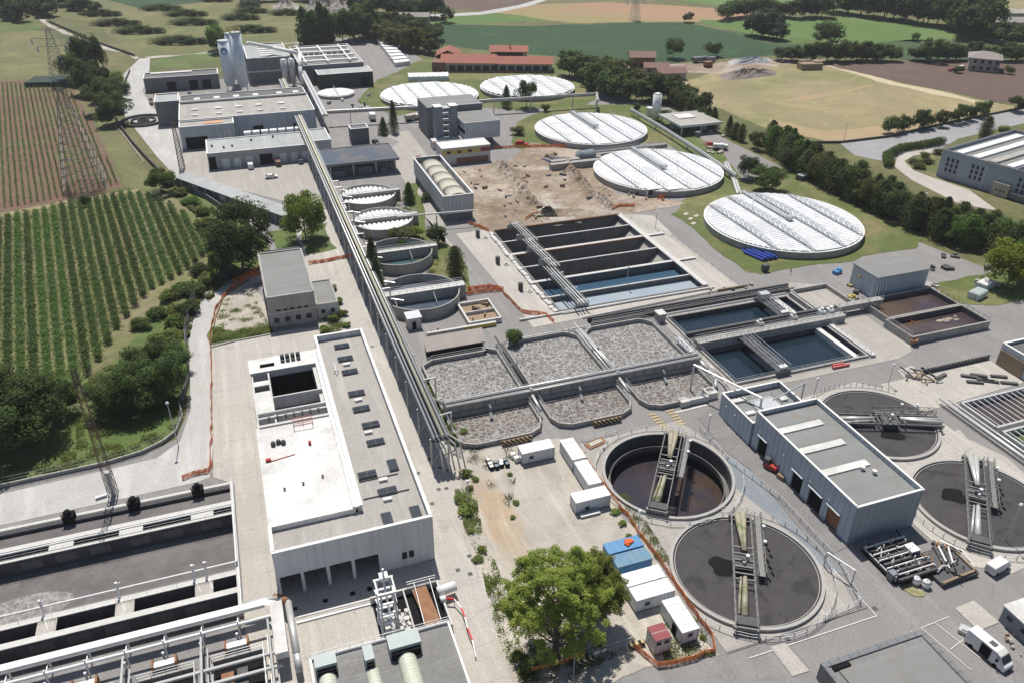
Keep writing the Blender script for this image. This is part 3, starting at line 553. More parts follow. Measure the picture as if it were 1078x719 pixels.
MB().box(x0+.25, x1-.25, y0+.25, y1-.25, 7.0, 7.05).build('roof', m_roofm, t)
for y in (92.8, 86.7, 80.6): MB().box(x0+.6, x1-3.2, y-.75, y+.75, 7.05, 7.3).build('roof_light', m_white, t)
for a, b in dy[:3]: MB().box(x0+.28, x0+.33, b+.05, a-.05, .02, 3.85).build('door', m_blk, t)
MB().box(x0+.27, x0+.33, dy[3][1]+.05, dy[3][0]-.05, .02, 3.9).build('door', m_rustm, t)
for x, y in ((91.5,79.4),(92.7,77.9)): MB().cyl((x,y,7.05),(x,y,7.6),.3,10).cyl((x,y,7.6),(x,y,7.75),.42,10).build('roof_vent', m_white, t)
for y in (96.5, 89.3, 81.8, 77): MB().box(x0-.25, x0-.02, y-.15, y+.15, 4.6, 4.9).build('wall_lamp', m_white, t)
for a, b in dy: MB().box(x0-.5, x0-.02, b-.1, a+.1, 3.95, 4.05).build('door_hood', m_steel, t)
t = thing('hall_annex', (88, 104, 0), 'lower grey annex with an open roof well at the north end of the grey hall', 'annex')
mb = MB(); block(mb, 83.1, 96.5, 98.75, 109.3, 0, 5.2, 1.2, .25); mb.build('wall', [m_clad, m_roofm, m_para], t)
for a in ((84.2,87.2,106.6,107.6),(84.4,86.4,102.3,103.2),(93.6,95.2,104.2,105.4),(91,92.4,100.3,101.3)): MB().box(*a, 4.03, 4.5).build('roof_hatch', m_white, t)
MB().box(87.5, 92.8, 101.5, 106.5, 4.03, 4.25).build('grating', m_steel, t)
MB().cyl((84,98,5.6),(84,98,5.9),.1).rail([(87.5,101.5,4.25),(92.8,101.5,4.25),(92.8,106.5,4.25),(87.5,106.5,4.25)],1,1.5,.05,True).build('railing', m_steel, t)
for y in (107, 104): MB().box(82.85, 83.08, y-.2, y+.2, 3.2, 3.6).build('wall_lamp', m_white, t)
t = thing('pipe_portal', (97, 105, 0), 'thin grey pipe portal rising over the annex roof', 'pipe frame')
MB().tube([(82, 118.5, 0),(82,118.5,6.5),(88.6,104,6.2),(88.6,104,4.3)], .22).build('pipe', m_pipe, t)
MB().tube([(90,102.5,6.5),(99.5,105.4,6.5),(99.5,105.4,0)], .16).build('pipe', m_steel, t)

def hall(name, label, x0, x1, y0, y1, h, wall, roof, par=.6, lights=(), parts=None, loc=None, cap=m_para):
    t = thing(name, (round((x0+x1)/2,2), round((y0+y1)/2,2), 0), label, 'building')
    mb = MB(); mb.m(0).box(x0, x1, y0, y1, 0, h-par)
    tt = .3
    if par > .05:
        for a in ((x0,x1,y0,y0+tt),(x0,x1,y1-tt,y1),(x0,x0+tt,y0+tt,y1-tt),(x1-tt,x1,y0+tt,y1-tt)):
            mb.m(0).box(*a, h-par, h); mb.m(1).box(a[0]-.08, a[1]+.08, a[2]-.08, a[3]+.08, h, h+.1)
    mb.build('wall', [wall, cap], t)
    MB().box(x0+tt, x1-tt, y0+tt, y1-tt, h-par, h-par+.06).build('roof', roof, t)
    for a in lights: MB().box(a[0]-a[2]/2, a[0]+a[2]/2, a[1]-a[3]/2, a[1]+a[3]/2, h-par+.06, h-par+.5).build('roof_light', m_white, t)
    return t
def doors_s(t, y, xs, w, h, mat=m_blk, name='door', z0=.02):
    for x in xs: MB().box(x-w/2, x+w/2, y-.1, y-.03, z0, z0+h).build(name, mat, t)
def doors_w(t, x, ys, w, h, mat=m_blk, name='door', z0=.02):
    for y in ys: MB().box(x-.1, x-.03, y-w/2, y+w/2, z0, z0+h).build(name, mat, t)
# ---- far left group
t = hall('storage_shed', 'long low dark shed with a white roof edge, furthest left beyond the curved road', -36, -2, 425, 437, 6.5, m_cladd, m_roofd, .4)
doors_s(t, 425, (-24, -14, -8), 4, 4.2); MB().box(-33, -14, 434, 436.4, 6.2, 6.6).build('roof_panel', m_white, t)
t = hall('main_hall', 'wide hall with beige roof and two rows of white skylights, left of pipe bridge', -19, 33, 334, 361.5, 9, m_clad, m_roofb, .5, [(x, 350, 2.6, 2.4) for x in (-13, -4, 4, 12, 21)]+[(x, 341, 2.2, 1.5) for x in (-13, -4, 4, 12, 21)])
doors_s(t, 334, (10, 26), 4, 4.5); MB().box(-19, 33, 361, 361.8, 9.1, 9.6).build('ridge_cap', m_white, t)
t = hall('rear_hall', 'dark roofed hall strip with a row of small white rooflights behind the beige roof', -19, 33, 362, 376, 8.6, m_clad, m_roofd, .3, [(x, 368, 2.4, 3.5) for x in (-12, -4, 4, 12, 22, 29)])
t = hall('corner_block', 'small dark block with a pale top at the left end of the big halls', -28.5, -19.1, 362, 376, 10, m_cladd, m_roofp, .4)
t = hall('machine_house', 'grey block with a big doorway and orange roof covers in front of the beige roof', -19, 1, 325.5, 333.8, 8.6, m_clad, m_roofb, .4)
doors_s(t, 325.5, (-13.5,), 8, 4.5); doors_s(t, 325.5, (-5, -3, -1), .7, 3, m_white, 'window', 3); MB().box(-10, -3, 328, 331.5, 8.26, 8.5).build('roof_cover', M('orange_roof_cover', (.6,.28,.16), (.5,.3,.2), .5), t)
t = hall('workshop', 'low wide workshop with a pale grey roof and dark doorways facing the parked vans', -10, 27, 297.5, 315, 6, m_cladl, m_roofp, .25)
doors_s(t, 297.5, (10,), 4.5, 4); doors_s(t, 297.5, (-8.5,), 2.4, 4.6); doors_s(t, 297.5, (-4,0,4,16,20,24), 2.4, 3.6, m_conts, 'shutter')
for x, y in ((-4,303),(-1,304),(6,309),(14,311),(-8,306)): MB().cyl((x,y,5.8),(x,y,6.6),.35).build('roof_vent', m_cwd, t)
t = hall('workshop_wing', 'pale corner wing of the workshop under the pipe bridge', 27.6, 34, 299, 315, 6.6, m_cladl, m_roofp, .3)
t = thing('rooftop_ducts', (14, 320, 0), 'white cylindrical vessels in a row behind the workshop roof', 'vessels')
for k in range(7): MB().cyl((4+k*3.2, 320.5, 5.2),(6.6+k*3.2, 320.5, 5.2),1.3,12).build('vessel', m_wpipe, t)
MB().box(3,28,318.5,322.5,0,3.9).build('support', m_cwd, t)
t = hall('silo_hall', 'tall grey hall with pale roof panels right behind the silos', 12.5, 33, 428, 466, 12, m_cladd, m_roofp, .5)
for k in range(5): MB().box(19, 27, 434+k*5.5, 437+k*5.5, 11.6, 11.9).build('roof_panel', m_white, t)
MB().box(12, 33.3, 427.2, 427.9, 5.4, 6).build('ledge', m_white, t)
t = hall('filter_house', 'long grey hall whose roof is covered with white pipes and tanks', 36.5, 68, 418, 468, 9, m_cladd, m_roofb, .5)
for k in range(4): MB().tube([(38, 424+k*11, 9.6),(66, 424+k*11, 9.6)], .7).build('roof_pipe', m_wpipe, t)
for k in range(3): MB().tube([(40+k*11, 420, 9.9),(40+k*11, 462, 9.9)], .5).build('roof_pipe', m_wpipe, t)
for k in range(8): MB().cyl((42+k*3, 440, 8.5),(42+k*3, 440, 10.4),1,8).build('roof_tank', m_cwd, t)
t = hall('green_shed', 'dark green shed with a pale roof and one open doorway beside the white covered tank', 43.5, 70, 405, 419, 7, m_cladg, m_roofp, .1)
doors_s(t, 405, (66,), 3.5, 4.5)
t = hall('dark_kiosk', 'small dark square hut between the pipe bridge and the blue canopy', 43.5, 50.5, 312, 318, 6, m_cladd, m_cladd, .3)
# silos
m_silo = M('silo_paint', (.72,.77,.82), (.60,.65,.70), .3, rough=.5, kind='wall', amt=.3)
for i, (bx, by, ty, r_, lab) in enumerate(((243.5,96,44,2.9,'tall white silo with a round blue emblem high on its front'),(257.5,97,35,3.0,'plain white silo at the right of the trio, one of the two taller ones'),(250,89,36,2.7,'plain tall white silo standing behind and between the other two'))):
    x, y = G(bx, by); h = hgt((bx, ty), (bx, by)); t = thing('white_silo', (x, y, 0), lab, 'silo'); r_ *= .86
    MB().cyl((x,y,4),(x,y,h),r_,24).build('shell', m_silo, t, True); MB().cyl((x,y,h),(x,y,h+.5),r_+.1,24).build('roof', m_steel, t); MB().cyl((x,y,2.4),(x,y,4),1.5,16,r_).build('hopper', m_silo, t, True)
    for a in range(4): MB().beam((x+2.3*math.cos(a*1.57+.78),y+2.3*math.sin(a*1.57+.78),0),(x+2.3*math.cos(a*1.57+.78),y+2.3*math.sin(a*1.57+.78),5.2),.35,.35).build('leg', m_steel, t)
    if i: MB().rail([(x+r_*math.cos(k*.785),y+r_*math.sin(k*.785),h+.5) for k in range(8)],1.3,2,.16,True).build('top_railing', m_yel, t)
    else: MB().cyl((x-.3,y-r_+.1,h-4),(x-.3,y-r_-.06,h-4),1.6,20).build('emblem', m_blue, t); MB().cyl((x-.3,y-r_-.05,h-4.4),(x-.3,y-r_-.1,h-4.4),.8,12).build('emblem_mark', m_white, t)
for x, lab in ((29,'short silver silo, left of a close pair by the tall grey hall'),(32.6,'short silver silo, right of a close pair by the tall grey hall')):
    t = thing('silver_silo', (x, 417, 0), lab, 'silo'); MB().cyl((x,417,2),(x,417,13),1.5,16).build('shell', m_pipe, t, True); MB().cyl((x,417,0),(x,417,2),.4,12,1.4).build('hopper', m_steel, t)
t = thing('white_duct', (34, 420, 0), 'thick white duct climbing over the roofs beside the silver silos', 'duct'); MB().tube([(36,410,2),(36,412,10),(38,425,13.5),(26,436,15),(14,430,19)], .9, 10).build('duct', m_wpipe, t, True)
# round wire-like tank at the road bend
t = thing('spiral_ramp', (-33, 366, 0), 'round grey concrete ring basin at the road bend beside the dark block', 'basin'); MB().ring((-35,372),8.2,9,0,1,48).ring((-35,372),4.6,5.2,0,.9,40).ring((-35,372),2,2.4,0,1.2,32).build('rim', m_cwd, t)
# canopy shed with long pale roof
t = thing('carport_shed', (-3, 265, 0), 'long narrow shed with a pale roof running diagonally beside the vineyard hedge', 'shed')
P0, P1 = Vector(GZ((180,160),3.993,40,98,3.2)), Vector(GZ((180,160),3.993,505,262,3.2)); d = (P1-P0).normalized(); nrm = Vector((-d.y, d.x))
q = [P0-nrm*3, P1-nrm*3, P1+nrm*3, P0+nrm*3]; MB().prism([tuple(v) for v in q], 3.2, 3.45).build('roof', m_roofp, t)
q = [P0-nrm*2.0, P1-nrm*2.0, P1+nrm*2.6, P0+nrm*2.6]; MB().prism([tuple(v) for v in q], 0, 3.2).build('wall', m_cladd, t)
for k in range(14):
    p = P0+(P1-P0)*(k/13)-nrm*2.8; MB().box(p.x-.1, p.x+.1, p.y-.1, p.y+.1, 0, 3.2).build('post', m_steel, t)
for k in (2, 5, 8): p = P0+(P1-P0)*(k/11)-nrm*2.1; MB().obox((p.x,p.y), 1.4, .15, .8, 2.4, math.atan2(d.y,d.x)).build('window', m_white, t)
# mid building (grey flat roof) and its low annex
t = hall('barrack', 'pinkish grey two storey block with a flat grey roof beside the orange netting', .9, 11.9, 173.5, 199.5, 8.2, M('pinkish_render', (.36,.33,.32), (.31,.285,.28), .3, kind='wall'), m_roofm, .25, cap=m_cw)
doors_s(t, 173.5, (3.2,4.8,6.4,8,9.6), 1.0, .35, m_blk, 'window', 4.4); MB().box(.8,12,173.35,173.45,3.9,4.1).build('band', m_cwl, t)
doors_s(t, 173.5, (2.5,5,7.5,10), 1.2, 1.2, m_glass, 'window', 1.4)
t = hall('barrack_annex', 'low flat roofed annex joined to the right side of the pinkish block', 12.1, 17.2, 174.5, 187.5, 4, m_cwl, m_roofm, .2, cap=m_cw); doors_s(t, 174.5, (13.5, 15.8), 1, 1, m_glass, 'window', 1.5)
t = thing('boundary_screen', (8, 208, 0), 'dark steel screen wall in front of the round green tree', 'screen'); MB().box(2.5, 12, 211, 211.4, 0, 3.6).box(2.5,2.8,203,211,0,3.6).build('panel', m_cladd, t)
# blue flat canopy
t = thing('canopy', (41, 283, 0), 'large flat canopy with rainwater lying on its blue grey roof', 'canopy')
MB().box(28.5, 54, 274, 292, 4.6, 5.2).m(1).box(28.2, 54.3, 273.7, 274, 4.5, 5.4).box(28.2, 28.5, 274, 292, 4.5, 5.4).box(54,54.3,274,292,4.5,5.4).box(28.2,54.3,292,292.3,4.5,5.4).build('roof', [m_solar, m_bluec], t)
for x in (30, 38, 46, 53): MB().box(x-.2,x+.2,275,275.4,0,4.6).build('column', m_steel, t); MB().box(x-.2,x+.2,290,290.4,0,4.6).build('column', m_steel, t)
MB().box(29,53.5,278,291,0,2.6).m(1).box(31,35,276,278,0,2).box(40,45,276.5,278,0,2.4).box(48,50,276,278,0,1.5).build('stored_equipment', [m_cladd, m_bluec], t)
# office complex
t = thing('tower_block', (86, 313, 0), 'stepped grey building with glazed stair towers and a jutting upper storey', 'building')
MB().box(74, 97, 311, 327, 0, 12).m(1).box(74.3, 96.7, 311.3, 326.7, 12, 12.06).m(2).box(73.9,97.1,310.9,311.2,12,12.3).build('rear_block', [m_cladd, m_roofm, m_para], t)
MB().box(84, 98.5, 293, 309.6, 3.4, 9.8).m(1).box(84.2, 98.3, 293.2, 309.4, 9.8, 9.86).m(2).box(83.9,98.6,292.9,293.1,9.8,10).build('upper_storey', [m_clad, m_roofm, m_para], t)
MB().box(86, 96.5, 296, 310.9, 0, 3.4).build('ground_storey', m_cladd, t)
for x in (74.5, 80.5): MB().box(x, x+3, 300, 304, 0, 14.8).m(1).box(x-.1,x+3.1,299.9,304.1,14.8,15).build('stair_tower', [m_bluec, m_para], t)
mb = MB()
for k in range(6):
    for x in (77.7, 78.8, 79.9): mb.beam((x, 300, k*2.4), (x, 300, k*2.4+2.4), .1, .1)
    mb.box(77.5, 80.5, 299.8, 303, k*2.4+2.2, k*2.4+2.35)
mb.build('stair_landing', m_steel, t)
MB().box(72, 84, 295.5, 299.7, 0, 3.2).build('porch', m_cwl, t); doors_s(t, 295.5, (74.5, 75.9, 79, 80.4, 81.8), 1, 1.2, m_glass, 'window', 1.2)
MB().box(84.3,84.0,293,309,5.6,7).build('window_band', m_glass, t); doors_s(t, 293, (91.2,), 11, .9, m_cladl, 'window_band', 6)
MB().box(97.03,97.1,312,326,5,6).build('window_band', m_glass, t)
t = hall('annex_house', 'small block with a white roof, a yellow band and a brick base above the excavation', 70.5, 89, 276, 284.5, 6.2, m_cwl, m_white, .1)
MB().box(70.6, 85, 275.85, 275.95, 3.9, 5.4).build('band', m_yel, t); MB().box(85.2,88.9,275.85,275.95,3.9,5.4).build('band', m_maroon, t); MB().box(76,88,275.6,275.95,0,2.2).build('plinth', m_brick, t); doors_s(t, 275.8, (73,77,81), 1.4, .9, m_glass, 'window', 4.1)
# long box with a vaulted top
t = thing('vaulted_hall', (62, 244, 0), 'long narrow grey hall whose parapet hides a row of cream vaulted roofs', 'hall')
mb = MB(); x0, x1, y0, y1 = 57.2, 66.8, 224.5, 264
mb.m(0).box(x0, x1, y0, y1, 2.2, 6.2).m(3).box(x0+.3, x1-.3, y0+.3, y1-.3, 0, 2.2)
for a in ((x0,x1,y0,y0+.3),(x0,x1,y1-.3,y1),(x0,x0+.3,y0+.3,y1-.3),(x1-.3,x1,y0+.3,y1-.3)): mb.m(0).box(*a, 6.2, 8.0).m(1).box(a[0]-.07,a[1]+.07,a[2]-.07,a[3]+.07,8.0,8.1)
mb.m(2).box(x0+.3, x1-.3, y0+.3, y1-.3, 6.2, 6.25); mb.build('wall', [m_cladl, m_para, m_roofd, m_cladd], t)
for k in range(5):
    ya = 227+k*7; v = []; f = []; n = 14
    for j in (0, 1):
        for i in range(n+1):
            a = math.pi*i/n; v.append((62.6+3.1*math.cos(a), ya+j*6.7, 6.25+1.5*math.sin(a)))
    f = [(i, i+1, i+n+2, i+n+1) for i in range(n)]+[tuple(range(n+1)), tuple(range(2*n+1, n, -1))]
    MB().add(v, f).build('vault', M('cream_vault', (.50,.47,.38), (.42,.40,.33), .8), t, True)
# red roofed farmhouse complex
def gable(mb, x0, x1, y0, y1, z0, z1, rise, along='x', ov=.8, wall=0, roof=1):
    mb.m(wall).box(x0, x1, y0, y1, z0, z1)
    if along == 'x':
        ym = (y0+y1)/2; a = [(x0,y0),(x1,y0),(x1,y1),(x0,y1)]
        v = [(x0-ov,y0-ov,z1),(x1+ov,y0-ov,z1),(x1+ov,y1+ov,z1),(x0-ov,y1+ov,z1),(x0-ov,ym,z1+rise),(x1+ov,ym,z1+rise)]
        mb.m(roof).add(v, [(0,1,5,4),(2,3,4,5)]); mb.m(wall).add([(x0,y0,z1),(x0,y1,z1),(x0,ym,z1+rise*.93)],[(0,2,1)]); mb.m(wall).add([(x1,y0,z1),(x1,y1,z1),(x1,ym,z1+rise*.93)],[(0,1,2)])
        mb.m(roof).add([(p[0],p[1],p[2]-.15) for p in v], [(4,5,1,0),(5,4,3,2)])
    else:
        mb2 = MB(); gable(mb2, y0, y1, x0, x1, z0, z1, rise, 'x', ov, wall, roof)
        o = len(mb.v); mb.v += [(y, x, z) for x, y, z in mb2.v]; mb.f += [tuple(i+o for i in reversed(f)) for f in mb2.f]; mb.mi += mb2.mi
    return mb
def rotbuild(mb, name, mats, parent, c, a):
    ca, sa = math.cos(a), math.sin(a); mb.v = [(c[0]+x*ca-y*sa, c[1]+x*sa+y*ca, z) for x, y, z in mb.v]; return mb.build(name, mats, parent)
c0 = Vector(G(465, 76)); c1 = Vector(G(583, 77)); ra = math.atan2((c1-c0).y, (c1-c0).x); Lh = (c1-c0).length
t = thing('red_roofed_farmhouse', (c0.x, c0.y, 0), 'long farmhouse with terracotta roofs and a dark glazed front behind the covered tanks', 'farmhouse')
rotbuild(gable(MB(), 0, Lh*.48, 0, 16, 0, 4.6, 3), 'left_wing', [m_plast, m_tile], t, c0, ra)
rotbuild(gable(MB(), Lh*.5, Lh*.98, 0, 13, 0, 4.4, 2.6), 'right_wing', [m_plast, m_tile], t, c0, ra)
rotbuild(gable(MB(), Lh*.43, Lh*.76, 12, 24, 0, 8.2, 2.2), 'upper_storey', [m_plast, m_tile], t, c0, ra)
rotbuild(gable(MB(), -4, 8, 16, 30, 0, 5, 3, 'y'), 'rear_wing', [m_brick, m_tile], t, c0, ra)
rotbuild(MB().box(-5, 2, -1, 8, 0, 5), 'porch', m_brick, t, c0, ra); rotbuild(MB().box(Lh*.6, Lh*.61, 15,16, 8, 12), 'chimney', m_brick, t, c0, ra)
for k in range(12):
    x = 4+k*(Lh-6)/12; rotbuild(MB().box(x, x+3.4, -.12, -.04, .4, 3.4), 'window', m_glass, t, c0, ra)
rotbuild(MB().box(Lh*.47, Lh*.72, 11.85, 11.95, 6, 7.8), 'window', m_glass, t, c0, ra)
rotbuild(MB().box(0,Lh,-1.6,-1.4,0,1.1),'terrace_wall', m_brick, t, c0, ra)
# brown farm houses
for lab, (px, py), Ls, Wd, hh, rr, aa in (('taller brown farmhouse with a hipped tile roof among dark trees', (676,73), 13, 11, 6, 2.2, .35), ('lower brown roofed farm wing joined in the middle of the group', (691,79), 12, 9, 3.6, 1.8, .35), ('small pale farm wing under a brown roof beside the dirt yard', (708,85), 14, 10, 3.6, 2, .2), ('small brown roof half hidden by trees below the farmhouse', (657,96), 11, 8, 3, 2, .1)):
    c = G(px, py); t = thing('farm_building', (c[0], c[1], 0), lab, 'farm building')
    rotbuild(gable(MB(), -Ls/2, Ls/2, 0, Wd, 0, hh, rr), 'wall', [m_brick if hh > 3.5 and px < 690 else m_plast, m_tile2], t, c, -aa)
    for k in range(3): rotbuild(MB().box(-Ls/2+1.5+k*3.8, -Ls/2+2.7+k*3.8, -.15, -.04, 1.2, 2.8), 'window', m_glass, t, c, -aa)
# far right villa
c = Vector(G(1018, 74)); c2 = Vector(G(1050, 77)); ra = math.atan2((c2-c).y, (c2-c).x); L_ = (c2-c).length
t = thing('villa', (c.x, c.y, 0), 'two storey white villa with a grey hipped roof at the edge of the ploughed field', 'villa')
rotbuild(MB().box(0, L_, 0, 15, 0, 6.6), 'wall', m_plast, t, c, ra)
rotbuild(MB().add([(-1.2,-1.2,6.6),(L_+1.2,-1.2,6.6),(L_+1.2,16.2,6.6),(-1.2,16.2,6.6),(L_*.4,7.5,9.2),(L_*.6,7.5,9.2)], [(0,1,5,4),(1,2,5),(2,3,4,5),(3,0,4),(3,2,1,0)]), 'roof', m_tile3, t, c, ra)
rotbuild(MB().box(L_*.45, L_*.9, -2, 0, 2.9, 3.2), 'balcony', m_plast, t, c, ra)
for k in range(4):
    for z in (.8, 4): rotbuild(MB().box(2+k*L_*.24, 3.6+k*L_*.24, -.12, -.04, z, z+1.7), 'window', m_glass, t, c, ra)
    rotbuild(MB().box(-.12, -.04, 2+k*3.4, 3.4+k*3.4, 4, 5.5), 'window', m_glass, t, c, ra)
# barns top right and small sheds in the distance
for px, py, Ls, Wd, hh, lab, mt in ((1060,34,60,20,6,'long grey barn at the far right beyond the villa',m_tile3),(1046,22,50,14,5,'pale barn roof at the very edge behind the dark wood',m_roofb),(434,28,22,12,6,'grey gabled house among the trees left of the crop field',m_tile3),(394,26,9,9,4,'tiny white shed by the tree group',m_white),(262,4,14,8,3,'white shed beside the far gravel heap',m_white),(403,44,8,6,3,'little pale hut near the long white greenhouse',m_roofp)):
    c = G(px, py); t = thing('barn', (c[0], c[1], 0), lab, 'barn'); rotbuild(gable(MB(), -Ls/2, Ls/2, 0, Wd, 0, hh, 2), 'wall', [m_plast, mt], t, c, -.35)
# white greenhouse roofs upper centre
c = [G(398,47), G(409,47), G(432,69), G(416,71)]
t = thing('greenhouse', (G(414,60)[0], G(414,60)[1], 0), 'long low white roofed greenhouse left of the farmhouse', 'greenhouse')
MB().prism(c, 0, 2.2).build('wall', m_contw, t)
for k in range(7):
    a = Vector(c[0])+(Vector(c[3])-Vector(c[0]))*(k+.1)/7; b = Vector(c[1])+(Vector(c[2])-Vector(c[1]))*(k+.1)/7
    MB().beam((a.x,a.y,2.5),(b.x,b.y,2.5),3.5,.5).build('roof_bay', m_cover, t)
# industrial building at the right edge (rotated to its own street)
A0 = Vector(GZ((808,130),3.993,707,222)); A1 = Vector(GZ((808,130),3.993,880,275)); ra = math.atan2((A1-A0).y, (A1-A0).x)
t = thing('factory', (A0.x, A0.y, 0), 'pale blue factory with slit windows and white striped rooflights at the right edge', 'factory')
mb = MB().box(0, 60, 0, 46, 0, 8.6); 
for a in ((0,60,0,.4),(0,60,45.6,46),(0,.4,.4,45.6),(59.6,60,.4,45.6),(25,25.4,.4,45.6)): mb.m(0).box(*a, 8.6, 9.6).m(1).box(a[0]-.1,a[1]+.1,a[2]-.1,a[3]+.1,9.6,9.75)
rotbuild(mb, 'wall', [M('pale_blue_render', (.34,.38,.43), (.30,.34,.39), .3, kind='wall', amt=.3), m_cladd], t, A0, ra)
rotbuild(MB().box(.4,59.6,.4,45.6,8.6,8.66), 'roof', m_roofm, t, A0, ra)
for k in range(9): rotbuild(MB().box(3+(k*5.9), 5.6+(k*5.9), 3, 43, 8.66, 9.3), 'roof_light', m_roofb if k % 3 == 2 else m_cover, t, A0, ra)
for b in (2.4, 11.4, 27.5, 36, 44):
    for j in range(3):
        for z in (2.6, 4.4, 6.2): rotbuild(MB().box(b+j*1.7, b+j*1.7+.8, -.12, -.04, z, z+1.3), 'window', m_glass, t, A0, ra)
for b in (16.6, 32.6, 50): rotbuild(MB().cyl((b,-.15,0),(b,-.15,8.5),.15), 'downpipe', m_white, t, A0, ra)
rotbuild(MB().box(20.5,26,-1.2,0,0,4.4), 'loading_dock', m_plast, t, A0, ra); rotbuild(MB().box(26.5,31.5,-1.5,-.04,1.4,2.4), 'canopy', m_cladd, t, A0, ra)
for k in range(3): rotbuild(MB().box(22+k*1.2,22.5+k*1.2,-1.3,-1.22,1.6,2.2), 'window', m_glass, t, A0, ra)
# carport by tank B and the white cylinder
t = thing('carport', (181, 288, 0), 'open sided carport with a pale grey roof beside the white storage cylinder', 'carport')
MB().box(172, 191, 281, 300, 3.6, 4.3).m(1).box(171.7,191.3,280.7,281,3.5,4.5).box(171.7,172,281,300,3.5,4.5).build('roof', [m_roofb, m_para], t)
MB().box(176,184,290,296,4.3,4.7).build('roof_hatch', m_white, t)
for x in (173, 182, 190):
    for y in (282, 299): MB().box(x-.25,x+.25,y-.25,y+.25,0,3.6).build('column', m_cwl, t)
for k in range(9):
    x, y = random.uniform(174,189), random.uniform(278,297); tag(MB().box(x-1,x+1,y-.7,y+.7,0,random.uniform(.8,2.2)).build('stored_crate', [m_cladd,m_cladl,m_bluec][k%3]), 'grey crate of stored material in the shade of the carport', 'crate', 'crates under the carport')
x, y = G(690, 127); t = thing('storage_cylinder', (x, y, 0), 'upright white storage cylinder standing beside the grey carport', 'tank'); MB().cyl((x,y,1),(x,y,11.2),1.9,24).build('shell', m_contw, t, True); MB().cyl((x,y,11.2),(x,y,11.7),1.9,24,.7).build('dome', m_contw, t, True)
for a in range(3): MB().beam((x+1.4*math.cos(a*2.1),y+1.4*math.sin(a*2.1),0),(x+1.4*math.cos(a*2.1),y+1.4*math.sin(a*2.1),1.2),.3,.3).build('leg', m_steel, t)
x, y = G(684, 122); tag(MB().cyl((x,y,0),(x,y,3.5),1.6,16).build('squat_tank', m_contw), 'short white tank just left of the upright storage cylinder', 'tank')
# grey box right, right edge hall, SE objects
t = thing('sludge_hall', (155, 144, 0), 'plain windowless grey metal box building above the brown settling basins', 'building')
MB().box(147.2, 163.6, 139.6, 148.5, 0, 6).m(1).box(147.0,163.8,139.4,148.7,6,6.2).build('wall', [m_clad, m_roofm], t)
for k in range(4): MB().tube([(147.5+k*.9,139.2,0),(147.5+k*.9,139.2,4),(147.5+k*.9,140.4,4.6)], .14).build('pipe', m_wpipe, t)
MB().box(146.8,147.15,145,146,3.6,4.2).build('wall_lamp', m_yel, t)
t = hall('edge_hall', 'brown and grey flat roofed hall cut by the right edge of the photo', 152.3, 172, 86, 106, 5.2, m_clad, m_roofd, .7)
MB().box(152,152.25,99.5,105.8,0,3.8).build('rusty_panel', m_timber, t)
t = thing('pump_house', (95, 48, 0), 'small pale blue cabin with a white roof and small windows at the lower right edge', 'cabin')
MB().box(94.4, 104, 43.5, 51.3, 0, 3).m(1).box(94.2,104.2,43.3,51.5,3,3.2).build('wall', [m_bluec, m_white], t)
for y in (45.2, 47.6, 50): MB().box(94.28,94.37,y-.4,y+.4,1.5,2.1).build('window', m_glass, t)
t = thing('flat_roofed_hall', (72, 47, 0), 'dark grey flat roof with a raised border at the bottom edge near the vans', 'building')
MB().box(62.8, 79.9, 30, 52, 0, 2.9).m(1).box(62.8,79.9,51.2,52,2.9,3.1).box(79.1,79.9,30,51.2,2.9,3.1).box(62.8,63.4,30,51.2,2.9,3.1).build('wall', [m_asph2, m_cladd], t); MB().box(64.4,78.6,30,50.2,2.9,3.15).build('roof', m_roofm, t)
MB().box(63.8,66.5,50.4,51,2.9,3.2).build('vent', m_blk, t)
